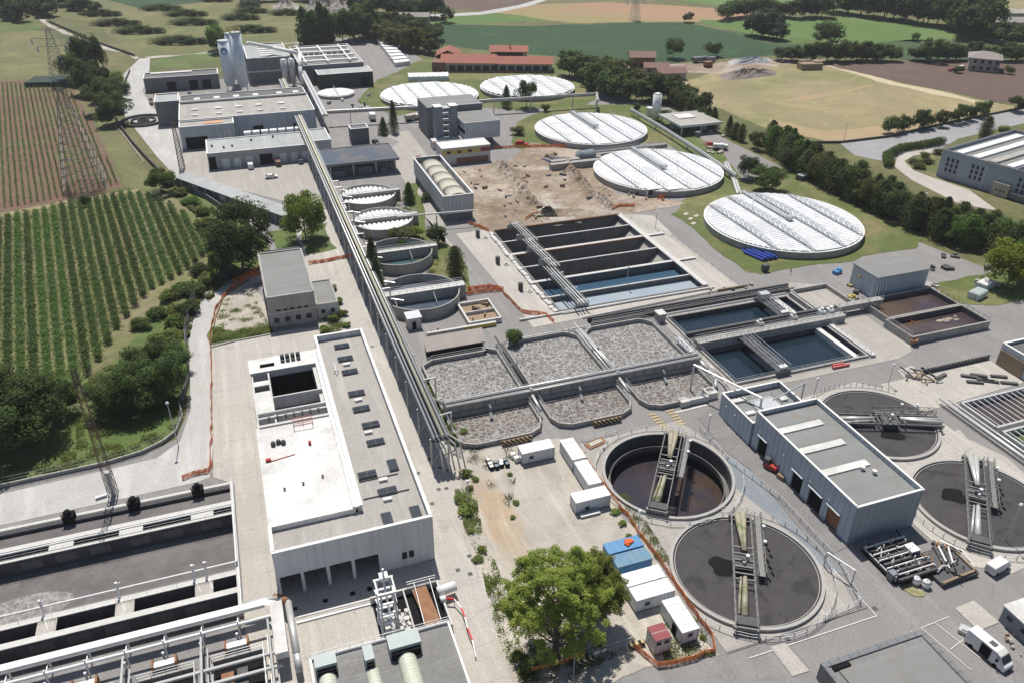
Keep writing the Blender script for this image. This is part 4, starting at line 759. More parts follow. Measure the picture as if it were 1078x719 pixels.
# ============================================================ TANKS AND BASINS
def clarifier(cx, cy, r, ends, wz, wmat, label, deep=False, rim=.55, greens=True, side=1):
    if wmat is m_settle: wmat = M('grey_settling_sludge_%d' % int(cx*cy), (.056, .052, .055), (.074, .069, .072), .5, rough=.85, spec=.15, kind='swirl', bump=.2, bscale=3, cen=(cx, cy))
    t = thing('clarifier', (cx, cy, 0), label, 'settling tank', 'round settling tanks with bridges')
    MB().ring((cx,cy), r+.02, r+.55, (wz-.5) if deep else -.05, rim, 96).build('rim', m_rim, t)
    MB().disc((cx,cy), r+.1, wz, 96).build('liquid', wmat, t)
    if deep:
        MB().ring((cx,cy), r-.06, r+.02, wz-.3, rim-.3, 96).build('inner_wall', m_cwd, t)
        MB().ring((cx,cy), r-1.1, r-.95, wz+1.6, wz+2.6, 96).ring((cx,cy), r-.95, r-.06, wz+1.6, wz+1.75, 96).build('overflow_channel', m_bay, t)
    else: MB().ring((cx,cy), r-.35, r-.22, wz, rim-.2, 96).build('weir', m_cw, t)
    a, b = Vector(ends[0]), Vector(ends[1]); d = (b-a).normalized(); n = Vector((-d.y, d.x))*side; L_ = (b-a).length; c = Vector((cx, cy))
    P = lambda s, o, z: (a.x+d.x*s+n.x*o, a.y+d.y*s+n.y*o, z)
    z = rim+.9
    mb = MB()
    for o in (-1.55, 1.55):
        mb.beam(P(-.6,o,z), P(L_+.6,o,z), .16, .35)
        mb.rail([P(0,o,z+.1), P(L_,o,z+.1)], 1.0, 1.6, .05)
    for s in (.33, .39, .45, .51, .57, .62):
        mb.beam(P(L_*s,-1.55,z+.25), P(L_*s,1.55,z+.25), .22, .18)
    for s in (0, 1): mb.beam(P(L_*s,-1.9,z-.3), P(L_*s,1.9,z-.3), .5, .6)
    mb.build('bridge', m_steeld, t)
    mb = MB()       # second, shorter gangway
    mb.truss(P(-.3,2.7,z), P(L_*.56,2.7,z), 1.1, 1.0, 12, .09); mb.beam(P(-.3,2.7,z), P(L_*.56,2.7,z), .9, .1); mb.build('gangway', m_steeld, t)
    mb = MB(); mb.cyl(P(-.4,-.55,z), P(L_*.36,.1,z+.3), .55, 10, .3).cyl(P(-.4,.45,z), P(L_*.36,.35,z+.3), .5, 10, .28).build('inlet_pipe', m_cream if greens else m_pipe, t, True)
    mb = MB(); mb.cyl(P(L_*.6,.1,z+.3), P(L_*.92,-.2,z), .3, 10, .6).cyl(P(L_*.6,-.5,z+.2), P(L_*.9,-1.0,z-.2), .15, 8, .25).build('outlet_pipe', m_cream if greens else m_pipe, t, True)
    q = P(L_*.46,0,0); MB().obox((q[0],q[1]), 1.5, 1.4, z-.15, z+.1, math.atan2(d.y,d.x)).cyl((q[0],q[1],wz-.3),(q[0],q[1],z+.9),.35,10).cyl((q[0],q[1],wz+.02),(q[0],q[1],z-.6),1.5,20).build('drive', m_cwd, t)
    q = P(L_*.43,.6,0); MB().cyl((q[0],q[1],z+.1),(q[0],q[1],z+1.0),.3,10).build('motor', m_wpipe, t); MB().cyl((q[0]-1,q[1]-.6,z+.1),(q[0]-1,q[1]-.6,z+.7),.25,8).build('motor', m_wpipe, t)
    q = P(L_*.96,0,0); MB().obox((q[0],q[1]), .8, 1.5, rim, rim+1.2, math.atan2(d.y,d.x)).build('carriage', m_cwd, t)
    for s in (.15,.3): 
        q = P(L_*s,3.3,0); MB().cyl((q[0],q[1],z),(q[0],q[1],z+1.5),.08).cyl((q[0],q[1],z+1.4),(q[0],q[1],z+1.7),.28,8).build('lamp', m_wpipe, t)
    if not deep:
        q = P(L_*.47,-3.0,0); MB().add([(q[0]+(2.2*math.cos(a)*(1+.25*math.sin(3*a+cx))), q[1]+1.9*math.sin(a)*(1+.2*math.cos(2*a+cy)), wz+.012) for a in [k*.2618 for k in range(24)]],[tuple(range(24))]).build('scum_patch', m_blk, t)
        for k in range(7):     # scum arms with floats behind the gangway
            q = P(L_*(.2+.055*k), 4.0+.3*(k%3), 0); MB().obox((q[0],q[1]), .35, .12, wz, wz+.25, math.atan2(d.y,d.x)+.5).build('scum_float', m_blk, t)
    return t
clarifier(64.3, 96.1, 11.35, ((70.3,104.9),(57.2,87.2)), -4.2, m_wtank, 'deep round tank with low dark liquid and inner overflow channel, near the yellow crossing', True)
clarifier(64.7, 71.8, 11.3, ((69.8,81.4),(57.8,61.4)), .22, m_settle, 'full grey round tank with algae streaked pipes, beside the white cabins and orange netting')
clarifier(112.0, 71.6, 11.0, ((119.1,80.4),(102.7,63.2)), .22, m_settle, 'full grey round tank at the right edge of the photo above the small white van', greens=False)
clarifier(111.2, 96.2, 11.0, ((121.6,91.5),(102.4,99.2)), .22, m_settle, 'full grey round tank behind the grey hall, its bridge lying nearly level', greens=False, side=-1)
# handrails round the pair of clarifiers
for c, a0, a1, lab in (((64.4,96.1), .2, 5.9, 'thin grey handrail circling the deep round tank'), ((64.7,71.8), -2.6, 1.3, 'thin grey handrail around the full tank beside the cabins'), ((112,71.6), -3.9, -.6, 'thin handrail curving below the rightmost round tank'), ((111.2,96.2), .6, 2.9, 'thin handrail behind the round tank north of the grey hall')):
    tag(MB().rail([(c[0]+13.3*math.cos(a0+(a1-a0)*k/24), c[1]+13.3*math.sin(a0+(a1-a0)*k/24), 0) for k in range(25)], 1.1, 1.8, .07).build('handrail', m_steel), lab, 'handrail')
tag(MB().rail([(76.8,106,0),(76.8,96,0),(79.5,84,0),(79.5,68,0),(77.2,60.5,0),(70,59.8,0)],1.1,2,.08).build('handrail', m_steel), 'long straight handrail with lamps between the round tanks and the hall lane', 'handrail')
tag(MB().tube([(76.9,68.5,3.0),(78.5,64,3.0),(78.5,64,0)],.12).tube([(76.9,68.5,3.0),(76.9,68.5,0)],.12).build('pipe_post', m_steel), 'bent grey pipe post right of the full round tank', 'pipe')

def cover_tank(cx, cy, r, z, label, trusses, th=1.9, ribs=1.15, bridge=True, low=False, rh=.28):
    t = thing('covered_tank', (cx, cy, 0), label, 'covered tank', 'round tanks under white ribbed covers')
    MB().ring((cx,cy), r-.1, r+.25, 0, z-.1, 96).build('wall', m_cw, t); MB().ring((cx,cy), r-.3, r+.35, z-.1, z+.12, 96).build('rim', m_para, t)
    v, f = [], []          # arched white strips running along x, cut to the circle between the trusses
    xs = sorted([-r]+list(trusses)+[r]); m = 6
    for i in range(len(xs)-1):
        y = -r
        while y < r:
            yy = [y+ribs*j/m for j in range(m+1)]
            for side in (0,):
                base = len(v); ok = True
                for j, q in enumerate(yy):
                    q = max(-r+.02, min(r-.02, q)); hw = math.sqrt(max(0, (r-.2)**2-q*q))
                    xa, xb = max(xs[i]+.2, -hw), min(xs[i+1]-.2, hw)
                    if xb < xa: xa = xb = (xa+xb)/2
                    h = z+.1+(rh if ribs < 2 else .7)*math.sqrt(max(0, 1-((j-m/2)/(m/2))**2))
                    v += [(cx+xa, cy+q, h), (cx+xb, cy+q, h)]
                for j in range(m):
                    a = base+2*j
                    if abs(v[a+1][0]-v[a][0]) > .3: f.append((a, a+1, a+3, a+2))
            y += ribs
    mb = MB(); mb.add(v, f); mb.m(1).disc((cx,cy), r-.1, z, 72); mb.build('cover', [m_cover, m_steel], t)
    for x in trusses:
        hw = math.sqrt(r*r-x*x); mb = MB(); n = max(6, int(hw*2/2.4)); 
        if low:
            mb.beam((cx+x,cy-hw,z+.6),(cx+x,cy+hw,z+.6),.2,.14).beam((cx+x,cy-hw,z+1.6),(cx+x,cy+hw,z+1.6),.06,.06)
            for k in range(n+1): y = cy-hw+2*hw*k/n; mb.beam((cx+x,y,z+.4),(cx+x,y,z+2.2),.08,.08)
        else:
            pr = None
            for k in range(n+1):
                s = k/n; y = cy-hw+2*hw*s; h = z+.5+th*math.sin(math.pi*s)**.6 if 0 < s < 1 else z+.5
                for o in (-.45, .45):
                    if pr:
                        mb.beam((cx+x+o,pr[0],pr[1]),(cx+x+o,y,h),.1,.1); mb.beam((cx+x+o,pr[0],z+.45),(cx+x+o,y,h),.07,.07)
                        mb.beam((cx+x+o,pr[0],z+.45),(cx+x+o,y,z+.45),.1,.1)
                    mb.beam((cx+x+o,y,z+.3),(cx+x+o,y,h),.07,.07)
                mb.beam((cx+x-.45,y,h),(cx+x+.45,y,h),.07,.07); pr = (y, h)
        mb.build('truss', m_steel, t)
    if bridge:
        mb = MB(); mb.beam((cx+1.6,cy-1,z+.9),(cx+1.6,cy+r+1,z+.9),1.4,.25).rail([(cx+.9,cy-1,z+1),(cx+.9,cy+r,z+1)],1,1.8,.06).rail([(cx+2.3,cy-1,z+1),(cx+2.3,cy+r,z+1)],1,1.8,.06); mb.build('walkway', m_steel, t)
        MB().box(cx+.6,cx+2.6,cy-2,cy-.4,z+.9,z+1.9).build('drive', m_steel, t)
    return t
cover_tank(153.9, 187.5, 23.2, 2.0, 'nearest big covered tank, white ribs crossed by tall arched lattice trusses, on the lawn', (-15,-5.5,4.5,14.5), rh=.34)
cover_tank(140.8, 242.5, 22.6, 2.0, 'middle big covered tank with thin dark roof lines, beside the excavation and shrubs', (-16,-8,0,8,16), low=True)
cover_tank(139.2, 297.1, 22.7, 2.0, 'big covered tank with thin roof lines, left of the upright storage cylinder', (-16,-8,0,8,16), low=True)
cover_tank(90.5, 373.3, 22.7, 1.6, 'far left round covered tank behind the tower block', (-15,-7.5,0,7.5,15), low=True, ribs=3, bridge=False)
cover_tank(139.7, 373.6, 22.8, 1.6, 'far round covered tank directly in front of the red roofed farmhouse', (-15,-7.5,0,7.5,15), low=True, ribs=3, bridge=False)
cover_tank(49.5, 392, 8.2, 1.2, 'small round covered tank in front of the dark green shed', (0,), low=True, ribs=1.6, bridge=False)
t = thing('covered_channel', (103, 402, 0), 'long white covered channel behind the far left round tank', 'covered channel')
a, b = Vector(G(430,84)), Vector(G(472,83)); d = (b-a).normalized(); q = Vector((-d.y,d.x))*4.5
MB().prism([tuple(a-q),tuple(b-q),tuple(b+q),tuple(a+q)],0,2.2).build('cover', m_cover, t)
for k in range(9): p = a+(b-a)*k/8; MB().beam((p.x-q.x,p.y-q.y,2.4),(p.x+q.x,p.y+q.y,2.4),.3,.3).build('rib', m_steel, t)

def half_tank(cx, cy, r, label, white, wmat=None, wallw=1.6, z=3.0, open_front=True):
    t = thing('split_tank', (cx, cy, 0), label, 'tank', 'round tanks split by a concrete bridge')
    MB().ring((cx,cy), r-.3, r, 0, z, 72).ring((cx,cy), r-.36, r-.3, .3, z-.25, 72).build('wall', m_cw, t)
    MB().box(cx-r-.2, cx+r+1.6, cy-wallw/2, cy+wallw/2, 0, z+.5).m(1).box(cx-r-.2, cx+r+1.6, cy-wallw/2, cy+wallw/2, z+.5, z+.53).build('bridge', [m_cw, m_cwl], t)
    MB().rail([(cx-r,cy+wallw/2-.1,z+.5),(cx+r+1.4,cy+wallw/2-.1,z+.5)],1,2,.06).rail([(cx-r,cy-wallw/2+.1,z+.5),(cx+r+1.4,cy-wallw/2+.1,z+.5)],1,2,.06).build('railing', m_steel, t)
    if white:
        v, f, m = [], [], 6; x = -r
        while x < r-.1:
            base = len(v)
            for j in range(m+1):
                q = max(-r+.3, min(r-.3, x+1.4*j/m)); hw = math.sqrt(max(0,(r-.3)**2-q*q)); h = z-1.1+.5*math.sqrt(max(0,1-((j-m/2)/(m/2))**2))
                for s in (-1, 1): v += [(cx+q, cy+s*(wallw/2+.7), h), (cx+q, cy+s*max(wallw/2+.7, hw), h)]
            for j in range(m):
                a = base+4*j; f += [(a,a+4,a+5,a+1),(a+2,a+3,a+7,a+6)]
            x += 1.4
        MB().add(v, f).m(1).disc((cx,cy), r-.3, z-1.25).build('cover', [m_cover, m_cwd], t)
    else:
        MB().disc((cx,cy), r-.3, z-2.2).build('liquid', wmat, t)
        for s in (-.7, .3): MB().tube([(cx+r*s,cy,z+.6),(cx+r*s,cy-r*.5,z-1)],.08).build('pipe', m_steel, t)
    return t
half_tank(37.8, 248, 9.2, 'split tank with white covers nearest the blue canopy', True)
half_tank(38.4, 225.9, 9.2, 'second split tank with white covers, just below the first one', True)
half_tank(38.0, 201, 9.2, 'uncovered split tank with blue green water beside the dark conifers', False, M('green_pond_water', (.05,.10,.12), (.07,.13,.13), .3, rough=.1, c3=(.10,.12,.06), s3=.2), 1.8)
half_tank(37.8, 175.5, 9.9, 'uncovered split tank with a wide pale bridge, nearest the small white kiosk', False, M('slate_water', (.07,.09,.125), (.09,.11,.14), .2, rough=.15), 2.6, 3.0)
t = thing('kiosk', (33, 164, 0), 'tiny pale concrete kiosk in front of the nearest split tank', 'kiosk')
MB().box(31.6, 34.8, 162.4, 165.6, 0, 2.9).m(1).box(31.4, 35, 162.2, 165.8, 2.9, 3.1).build('wall', [m_cwl, m_conts], t); MB().box(32.6,33.5,162.28,162.38,0,2).build('door', m_blk, t)
t = thing('sludge_trough', (50, 163, 0), 'square open concrete trough full of rubble beside the orange netting', 'trough')
mb = MB()
for a in ((45.5,46,159,169.5),(53.4,53.8,159,169.5),(46,53.4,169,169.5),(46,53.4,159,159.5),(46,53.4,164,164.3)): mb.box(*a, 0, 1.3)
mb.m(1).box(46,53.4,159.5,169,.01,.5).build('wall', [m_cwl, m_timber], t)
t = thing('yellow_barrier', (42, 159, 0), 'long low concrete barrier with a worn yellow band', 'barrier'); MB().box(35, 52, 157.8, 158.5, 0, 1.0).m(1).box(44,52,157.7,157.8,.1,.9).build('wall', [m_cwl, m_yel], t)
for k in range(8):
    x, y = random.uniform(46.5,53), random.uniform(160,168); tag(MB().obox((x,y),random.uniform(.3,.8),.15,.5,1.0+random.random()*.5,random.random()*3).build('timber_plank', m_timber), 'loose timber plank lying in the rubble trough', 'plank', 'planks in the rubble trough')
t = thing('shelter_roof', (39, 150, 0), 'low brown sloping roof along the north edge of the first aeration tank', 'shelter')
MB().add([(32.4,148.2,2.2),(46.2,148.2,2.2),(46.8,152.6,3.3),(33,152.6,3.3),(32.4,148.2,2.0),(46.2,148.2,2.0),(46.8,152.6,3.1),(33,152.6,3.1)],[(0,1,2,3),(7,6,5,4),(0,4,5,1),(1,5,6,2),(2,6,7,3),(3,7,4,0)]).build('roof', M('dusty_brown_roof',(.36,.31,.29),(.31,.27,.25),.4), t)
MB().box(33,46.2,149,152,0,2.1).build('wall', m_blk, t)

# aeration block -----------------------------------------------------------
def basin_wall(poly, w, z0, z1, mb):
    n = len(poly)
    for i in range(n):
        a, b = Vector(poly[i]), Vector(poly[(i+1)%n]); d = (b-a).normalized(); p, q = a-d*w/2, b+d*w/2; m_ = Vector((-d.y,d.x))*w/2
        dz = .004*(i%2); mb.prism([tuple(p-m_),tuple(q-m_),tuple(q+m_),tuple(p+m_)], z0, z1+dz)
LAB = {('u',0):'upper aeration tank at the left end under the brown sloping roof',('u',1):'upper aeration tank in the middle beside the small green bush',('u',2):'upper aeration tank at the right end by the long dark water basins',
       ('l',0):'lower aeration tank at the left end by the weedy pipe foot',('l',1):'lower aeration tank in the middle with a striped barrier',('l',2):'lower aeration tank at the right end by the yellow crossing marks'}
for i, (xa, xb) in enumerate(((30.6,48.0),(50.2,67.6),(69.8,87.2))):
    for r_, (ya, yb, zr, zf, ch) in (('u', (127.2, 148, 1.3, .35, 1)), ('l', (114.8, 125.4, 1.0, .12, 2))):
        if r_ == 'u':
            c = 2.6; poly = [(xa,ya),(xb,ya),(xb,yb-c),(xb-c*.5,yb-c*.3),(xb-c,yb),(xa+c,yb),(xa+c*.5,yb-c*.3),(xa,yb-c)]
            if i == 0: poly = [(xa,ya),(xb,ya),(xb,yb-c),(xb-c,yb-.6),(xb-c,yb-2),(xa+c,yb-2),(xa,yb-c-1)]
        else:
            c = 3.2; poly = [(xa,yb),(xa,ya+c),(xa+c*.3,ya+c*.35),(xa+c,ya),(xb-c,ya),(xb-c*.3,ya+c*.35),(xb,ya+c),(xb,yb)]
        t = thing('aeration_tank', ((xa+xb)/2, (ya+yb)/2, 0), LAB[(r_,i)], 'aeration tank', 'foaming aeration tanks')
        mb = MB(); basin_wall(poly, .4, 0, zr, mb); mb.build('wall', m_cw, t)
        mb = MB(); mb.prism(poly, 0, zf); mb.build('foaming_sludge', m_foam if r_ == 'u' else m_foam2, t)
        mb = MB(); pts = [(x,y,zr) for x,y in poly]; mb.rail(pts[(0 if r_ == 'l' else 1):], 1.0, 2.2, .05); mb.build('railing', m_steel, t)
        if r_ == 'l': MB().tube([(xa+9,yb,2.2),(xa+9,yb-1.4,1.6),(xa+9,yb-1.8,.5)],.25).cyl((xa+8.5,yb-3.4,.5),(xa+9,yb-1.4,.8),.3).build('mixer', m_bluec, t)
t = thing('central_walkway', (60, 126.3, 0), 'high grey concrete walkway wall with pipes running between the two rows of aeration tanks', 'walkway')
MB().box(30.4, 88.5, 125.6, 127.0, 0, 2.6).build('wall', m_cw, t); MB().tube([(30,125.4,2.9),(88.5,125.4,2.9)],.22).tube([(30,127.1,2.9),(88.5,127.1,2.9)],.3).build('pipe', m_pipe, t, True)
MB().rail([(30.4,125.7,2.6),(88.5,125.7,2.6)],1.1,2.0,.06).rail([(30.4,126.9,2.6),(88.5,126.9,2.6)],1.1,2.0,.06).build('railing', m_steel, t)
for k in range(24): MB().box(31.5+k*2.4,31.62+k*2.4,125.5,125.6,.9,2.55).build('buttress', m_bay, t)
MB().box(30.7,87,125.52,125.59,.1,.95).build('wet_shade_band', m_cwd, t)  # dark band: wet wall foot plus the walkway's shade, put into the colour
for xa, lab in ((49.1,'pipe run in the gap between the left and middle aeration tanks'),(68.7,'pipe run in the gap between the middle and right aeration tanks')):
    t = thing('pipe_run', (xa, 137, 0), lab, 'pipes'); MB().tube([(xa-.6,127.5,1.7),(xa-.6,147,1.7)],.22).tube([(xa,127.5,1.9),(xa,150,1.9)],.25).tube([(xa+.6,127.5,1.7),(xa+.6,147,1.7)],.22).build('pipe', m_pipe if xa > 60 else m_cwd, t, True)
    MB().box(xa-.9,xa+.9,137,138,0,2.0).build('gate_box', m_cwd, t)
    MB().tube([(xa-.3,120,1.6),(xa-.3,125.6,2.2),(xa-.3,125.6,3.4)],.35).build('downpipe', m_pipe, t, True)
for x, lab in ((41.5,'striped barrier in front of the left lower aeration tank'),(60.5,'striped barrier in front of the middle lower aeration tank')):
    t = thing('hazard_barrier', (x, 113.6, 0), lab, 'barrier'); MB().box(x-3, x+3, 113.5, 113.7, .1, 1.1).build('striped_panel', m_haz, t); MB().rail([(x-3,113.6,0),(x+3,113.6,0)],1.3,3,.08).rail([(x-3,113.6,0),(x-3,114.8,0)],1.3,3,.08).build('frame', m_timber, t)
t = thing('inlet_box', (82, 114.6, 0), 'pale concrete gate box at the foot of the right lower aeration tank', 'gate box'); MB().m(0).box(77,79,113.6,115.2,0,1.4).box(79,83.6,113.9,114.8,0,1.3).box(83.6,86,114.3,116.6,0,1.5).m(1).box(84,85.6,115.3,116.3,1.5,1.52).build('wall', [m_cwl, m_cwd], t)
t = thing('overflow_pipe', (87, 118, 0), 'curved pale pipe hugging the right lower aeration tank', 'pipe')
MB().tube([(87.9,126,2.4),(88.4,122,1.6),(88,118.5,1.5),(86.5,116.3,1.4)],.35).tube([(88.9,126,2.4),(89.8,119,1.5),(89.2,116,1.2)],.2).build('pipe', m_pipe, t, True)
# slot channel and pipes north of the block
t = thing('slot_channel', (100, 151, 0), 'long narrow dark slot between two concrete walls north of the water basins', 'channel')
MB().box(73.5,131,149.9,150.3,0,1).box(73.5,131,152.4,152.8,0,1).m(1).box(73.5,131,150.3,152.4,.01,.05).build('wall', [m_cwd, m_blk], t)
MB().rail([(73.5,149.9,1),(131,149.9,1)],1,2.4,.06).build('railing', m_steel, t)
t = thing('ground_pipes', (60, 152, 0), 'bundle of thin pipes on the ground north of the aeration tanks', 'pipes'); MB().tube([(51,149.6,.5),(73,149.8,.5)],.2).tube([(73,154.2,.3),(118,156.5,.3)],.15).tube([(69,157.6,.3),(110,158.4,.3)],.15).build('pipe', m_pipe, t)
t = thing('kerb_wall', (80, 154, 0), 'low rusty edged kerb wall south of the empty bays', 'kerb'); MB().box(58,112,157.9,158.4,0,.5).m(1).box(112,121,156,156.4,0,.6).build('wall', [m_cwl, m_timber], t)

# six long bays -------------------------------------------------------------
t = thing('long_bay_basin', (90, 185, 0), 'six long deep bays, four empty and dark, two with blue and pale water', 'basin')
YB = [211.2, 202.9, 194.0, 185.0, 175.8, 166.6, 159.3]
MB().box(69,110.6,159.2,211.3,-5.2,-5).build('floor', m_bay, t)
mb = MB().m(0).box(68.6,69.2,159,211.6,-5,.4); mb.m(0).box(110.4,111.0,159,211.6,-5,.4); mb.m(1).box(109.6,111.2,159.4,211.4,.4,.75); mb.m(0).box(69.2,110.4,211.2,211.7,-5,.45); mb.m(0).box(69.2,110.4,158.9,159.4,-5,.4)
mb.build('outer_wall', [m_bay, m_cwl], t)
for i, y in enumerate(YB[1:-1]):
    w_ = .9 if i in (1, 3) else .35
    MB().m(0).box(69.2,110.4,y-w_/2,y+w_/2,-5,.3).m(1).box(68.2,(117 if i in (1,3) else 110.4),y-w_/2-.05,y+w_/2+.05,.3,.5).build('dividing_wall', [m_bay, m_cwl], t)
MB().box(69.2,110.4,210.9,211.3,.46,.9).box(69.2,110.4,YB[2]-.75,YB[2]-.5,.1,.45).build('rusty_rail', m_rustm, t)
for i in (0,1,2,3):
    ya, yb = YB[i+1]+.5, YB[i]-.5
    MB().add([(105,ya,-5),(110.4,ya,-.6),(110.4,yb,-.6),(105,yb,-5)],[(0,1,2,3)]).build('sloping_end', m_cw, t)
    for x in (78, 92): MB().tube([(x,ya+.2,.3),(x,ya+.4,-2),(x+1,ya+2,-4.6)],.12).build('drop_pipe', m_cw, t)
MB().box(69.2,110.4,YB[5]+.2,YB[4]-.4,-1.9,-1.7).build('water', m_wblue, t); MB().box(69.2,110.4,YB[6]+.1,YB[5]-.2,-1.2,-1.0).build('water', m_wpale, t)
MB().rail([(69.2,211.5,.4),(110.5,211.5,.4)],1.1,2.5,.06).rail([(112,211,.1),(118,191,.1),(118.5,160,.1)],1.1,3,.07).build('railing', m_steel, t)
t = thing('kerb_blocks', (68, 184, 0), 'broken row of white kerb blocks along the left ends of the long bays', 'kerb')
for k in range(30): y = 160+k*1.72; MB().obox((67.7+random.uniform(-.3,.3),y),.55,.75,0,.35+random.random()*.4,random.uniform(-.15,.15)).build('block', m_cwl, t)
t = thing('truss_bridge', (75, 184, 0), 'silver lattice footbridge with pipes crossing the left ends of the long bays', 'footbridge')
for (p, q) in (((75.2,211,2.2),(75.9,196,2.2)),((74.2,197,2.6),(75.3,178,2.4)),((73.6,179,2.2),(74.2,157,2.0))):
    MB().truss(p, q, 3.0, .9, 8, .1).build('truss', m_steeld, t); MB().tube([(p[0]-1.3,p[1],p[2]+.6),(q[0]-1.3,q[1],q[2]+.6)],.2).tube([(p[0]-.45,p[1],p[2]+.6),(q[0]-.45,q[1],q[2]+.6)],.14).tube([(p[0]+.4,p[1],p[2]+.5),(q[0]+.4,q[1],q[2]+.5)],.2).tube([(p[0]+1.3,p[1],p[2]+.5),(q[0]+1.3,q[1],q[2]+.5)],.14).build('pipe', m_pipe, t)
for y in YB: MB().box(73.2,76.8,y-.2,y+.2,.3,2.1).build('support', m_steel, t)
for px, py in ((503,250),(524,278),(548,306)):
    x, y = G(px, py); t = thing('electric_cabinet', (x,y,0), 'grey upright cabinet beside a white duct outlet left of the long bays', 'cabinet', 'cabinets left of the long bays'); MB().box(x-.5,x+.5,y-.5,y+.5,0,2.2).build('body', m_cwd, t); MB().ring((x+2,y-1.4),.5,.7,0,.35,16).build('outlet', m_white, t)

# dark water basins --------------------------------------------------------
t = thing('water_basin', (109, 143, 0), 'upper long basin of dark water with a travelling footbridge', 'basin')
def pool(t, x0, x1, y0, y1, zw, mat, zt=.5, w=.45, zb=-3):
    mb = MB()
    for a in ((x0-w,x1+w,y0-w,y0),(x0-w,x1+w,y1,y1+w),(x0-w,x0,y0,y1),(x1,x1+w,y0,y1)): mb.box(*a, zb, zt)
    mb.build('wall', m_cw, t); MB().box(x0,x1,y0,y1,zw-.3,zw).build('water', mat, t)
    if mat is not m_conc2: MB().box(x0,x1,y1-.04,y1-.005,zw,zt-.22).box(x0+.005,x0+.04,y0,y1-.05,zw,zt-.22).box(x1-.04,x1-.005,y0,y1-.05,zw,zt-.22).build('wet_shade_band', m_cwd, t)  # dark liners: wet concrete and the inner walls' shade painted as one colour
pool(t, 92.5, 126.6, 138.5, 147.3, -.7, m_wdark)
MB().box(122.6,124.2,138.5,147.3,-.7,.3).build('white_beam', m_white, t); MB().tube([(92.3,148.2,.9),(127,148.2,.9)],.3).build('pipe', m_pipe, t)
MB().rail([(92.2,138.2,.5),(92.2,147.6,.5),(126.9,147.6,.5)],1,2,.05).build('railing', m_steel, t)
t = thing('water_basin', (109, 124, 0), 'lower long basin of dark green water, nearest the grey hall annex', 'basin')
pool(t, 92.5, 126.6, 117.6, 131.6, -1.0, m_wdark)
MB().box(123.6,124.9,117.6,131.6,-1,.3).build('white_beam', m_white, t); MB().box(127.3,128.6,116.8,132,0,.7).build('end_wall', m_cwl, t)
MB().rail([(92.2,132,.5),(92.2,117.4,.5),(127.5,117.2,.5),(128.2,132,.5)],1,2,.05).build('railing', m_steel, t)
t = thing('basin_walkway', (112, 135, 0), 'raised dark walkway wall between the two dark water basins', 'walkway')
MB().box(92,132.5,137.2,138.0,0,1.6).m(1).box(92,132.5,132.1,134.2,0,1.9).m(2).box(92,132.5,134.2,137.2,.3,.6).build('wall', [m_cwd, m_cw, m_cwd], t)
MB().rail([(92,134.0,1.9),(132.5,134.0,1.9)],1.1,1.8,.06).rail([(92,132.2,1.9),(132.5,132.2,1.9)],1.1,1.8,.06).build('railing', m_steel, t)
for k, x in enumerate((109.5,119,127,129.5)): MB().box(x,x+1.2,134.3,136,.6,2.6).cyl((x+.6,135.1,2.6),(x+.6,135.1,3.3),.4,8).build('pump', m_wpipe if k > 1 else m_cwl, t)
for (x, ya, yb, lab) in ((119.2,137.6,148.0,'travelling footbridge across the upper dark basin'),(104.0,117,132.2,'travelling footbridge across the lower dark basin')):
    t = thing('travelling_bridge', (x,(ya+yb)/2,0), lab, 'footbridge'); MB().truss((x-.9,ya,1.5),(x-.9,yb,1.5),1.0,1.2,9,.08).truss((x+1.0,ya,1.5),(x+1.0,yb,1.5),1.0,1.2,9,.08).build('truss', m_steel, t)
    MB().box(x-1.6,x+1.6,ya,yb,1.3,1.42).build('deck', m_cwd, t); MB().box(x-.8,x+1.2,ya+.3,ya+1.4,1.4,2.1).build('drive', m_wpipe, t); MB().box(x-1.8,x+1.8,ya-.2,ya+.2,.5,1.3).box(x-1.8,x+1.8,yb-.2,yb+.2,.5,1.3).build('carriage', m_cwd, t)
    if yb > 140: MB().box(x-1.2,x+1.4,yb-2,yb-.2,1.4,3).build('winch', m_steel, t)
t = thing('ladder_bridge', (89.4, 134, 0), 'short silver footbridge between the aeration tanks and the dark basins', 'footbridge'); MB().truss((89.2,130.4,1.4),(89.2,137.2,1.4),1.8,1.1,6,.12).box(88.4,90,130.4,137.2,1.3,1.4).build('truss', m_steel, t)
t = thing('gate_house', (90, 147, 0), 'small white gate box at the corner of the upper dark basin', 'gate box'); MB().box(89.4,91.2,146.2,148.4,0,2.2).m(1).box(89.2,91.4,146,148.6,2.2,2.4).build('wall', [m_cw, m_cwl], t)
t = thing('chamber', (133, 143, 0), 'square concrete chamber with a pale dry floor at the end of the dark basins', 'chamber')
pool(t, 129, 139.5, 137.5, 148.5, .3, m_conc2, 1.4, .4, 0); MB().box(127.9,128.5,138,148,0,1.2).build('wall', m_cw, t)
t = thing('pipe_link', (137, 135, 0), 'dark elevated channel linking the walkway with the brown settling basins', 'channel'); MB().box(132.5,146,134.9,136.6,1.2,2.6).m(1).rail([(132.5,134.9,2.6),(146,134.9,2.6)],1,2,.06).build('channel', [m_cw, m_steel], t)
for x in (135,140,144): MB().box(x,x+.3,135.2,135.6,0,1.2).build('post', m_steel, t)
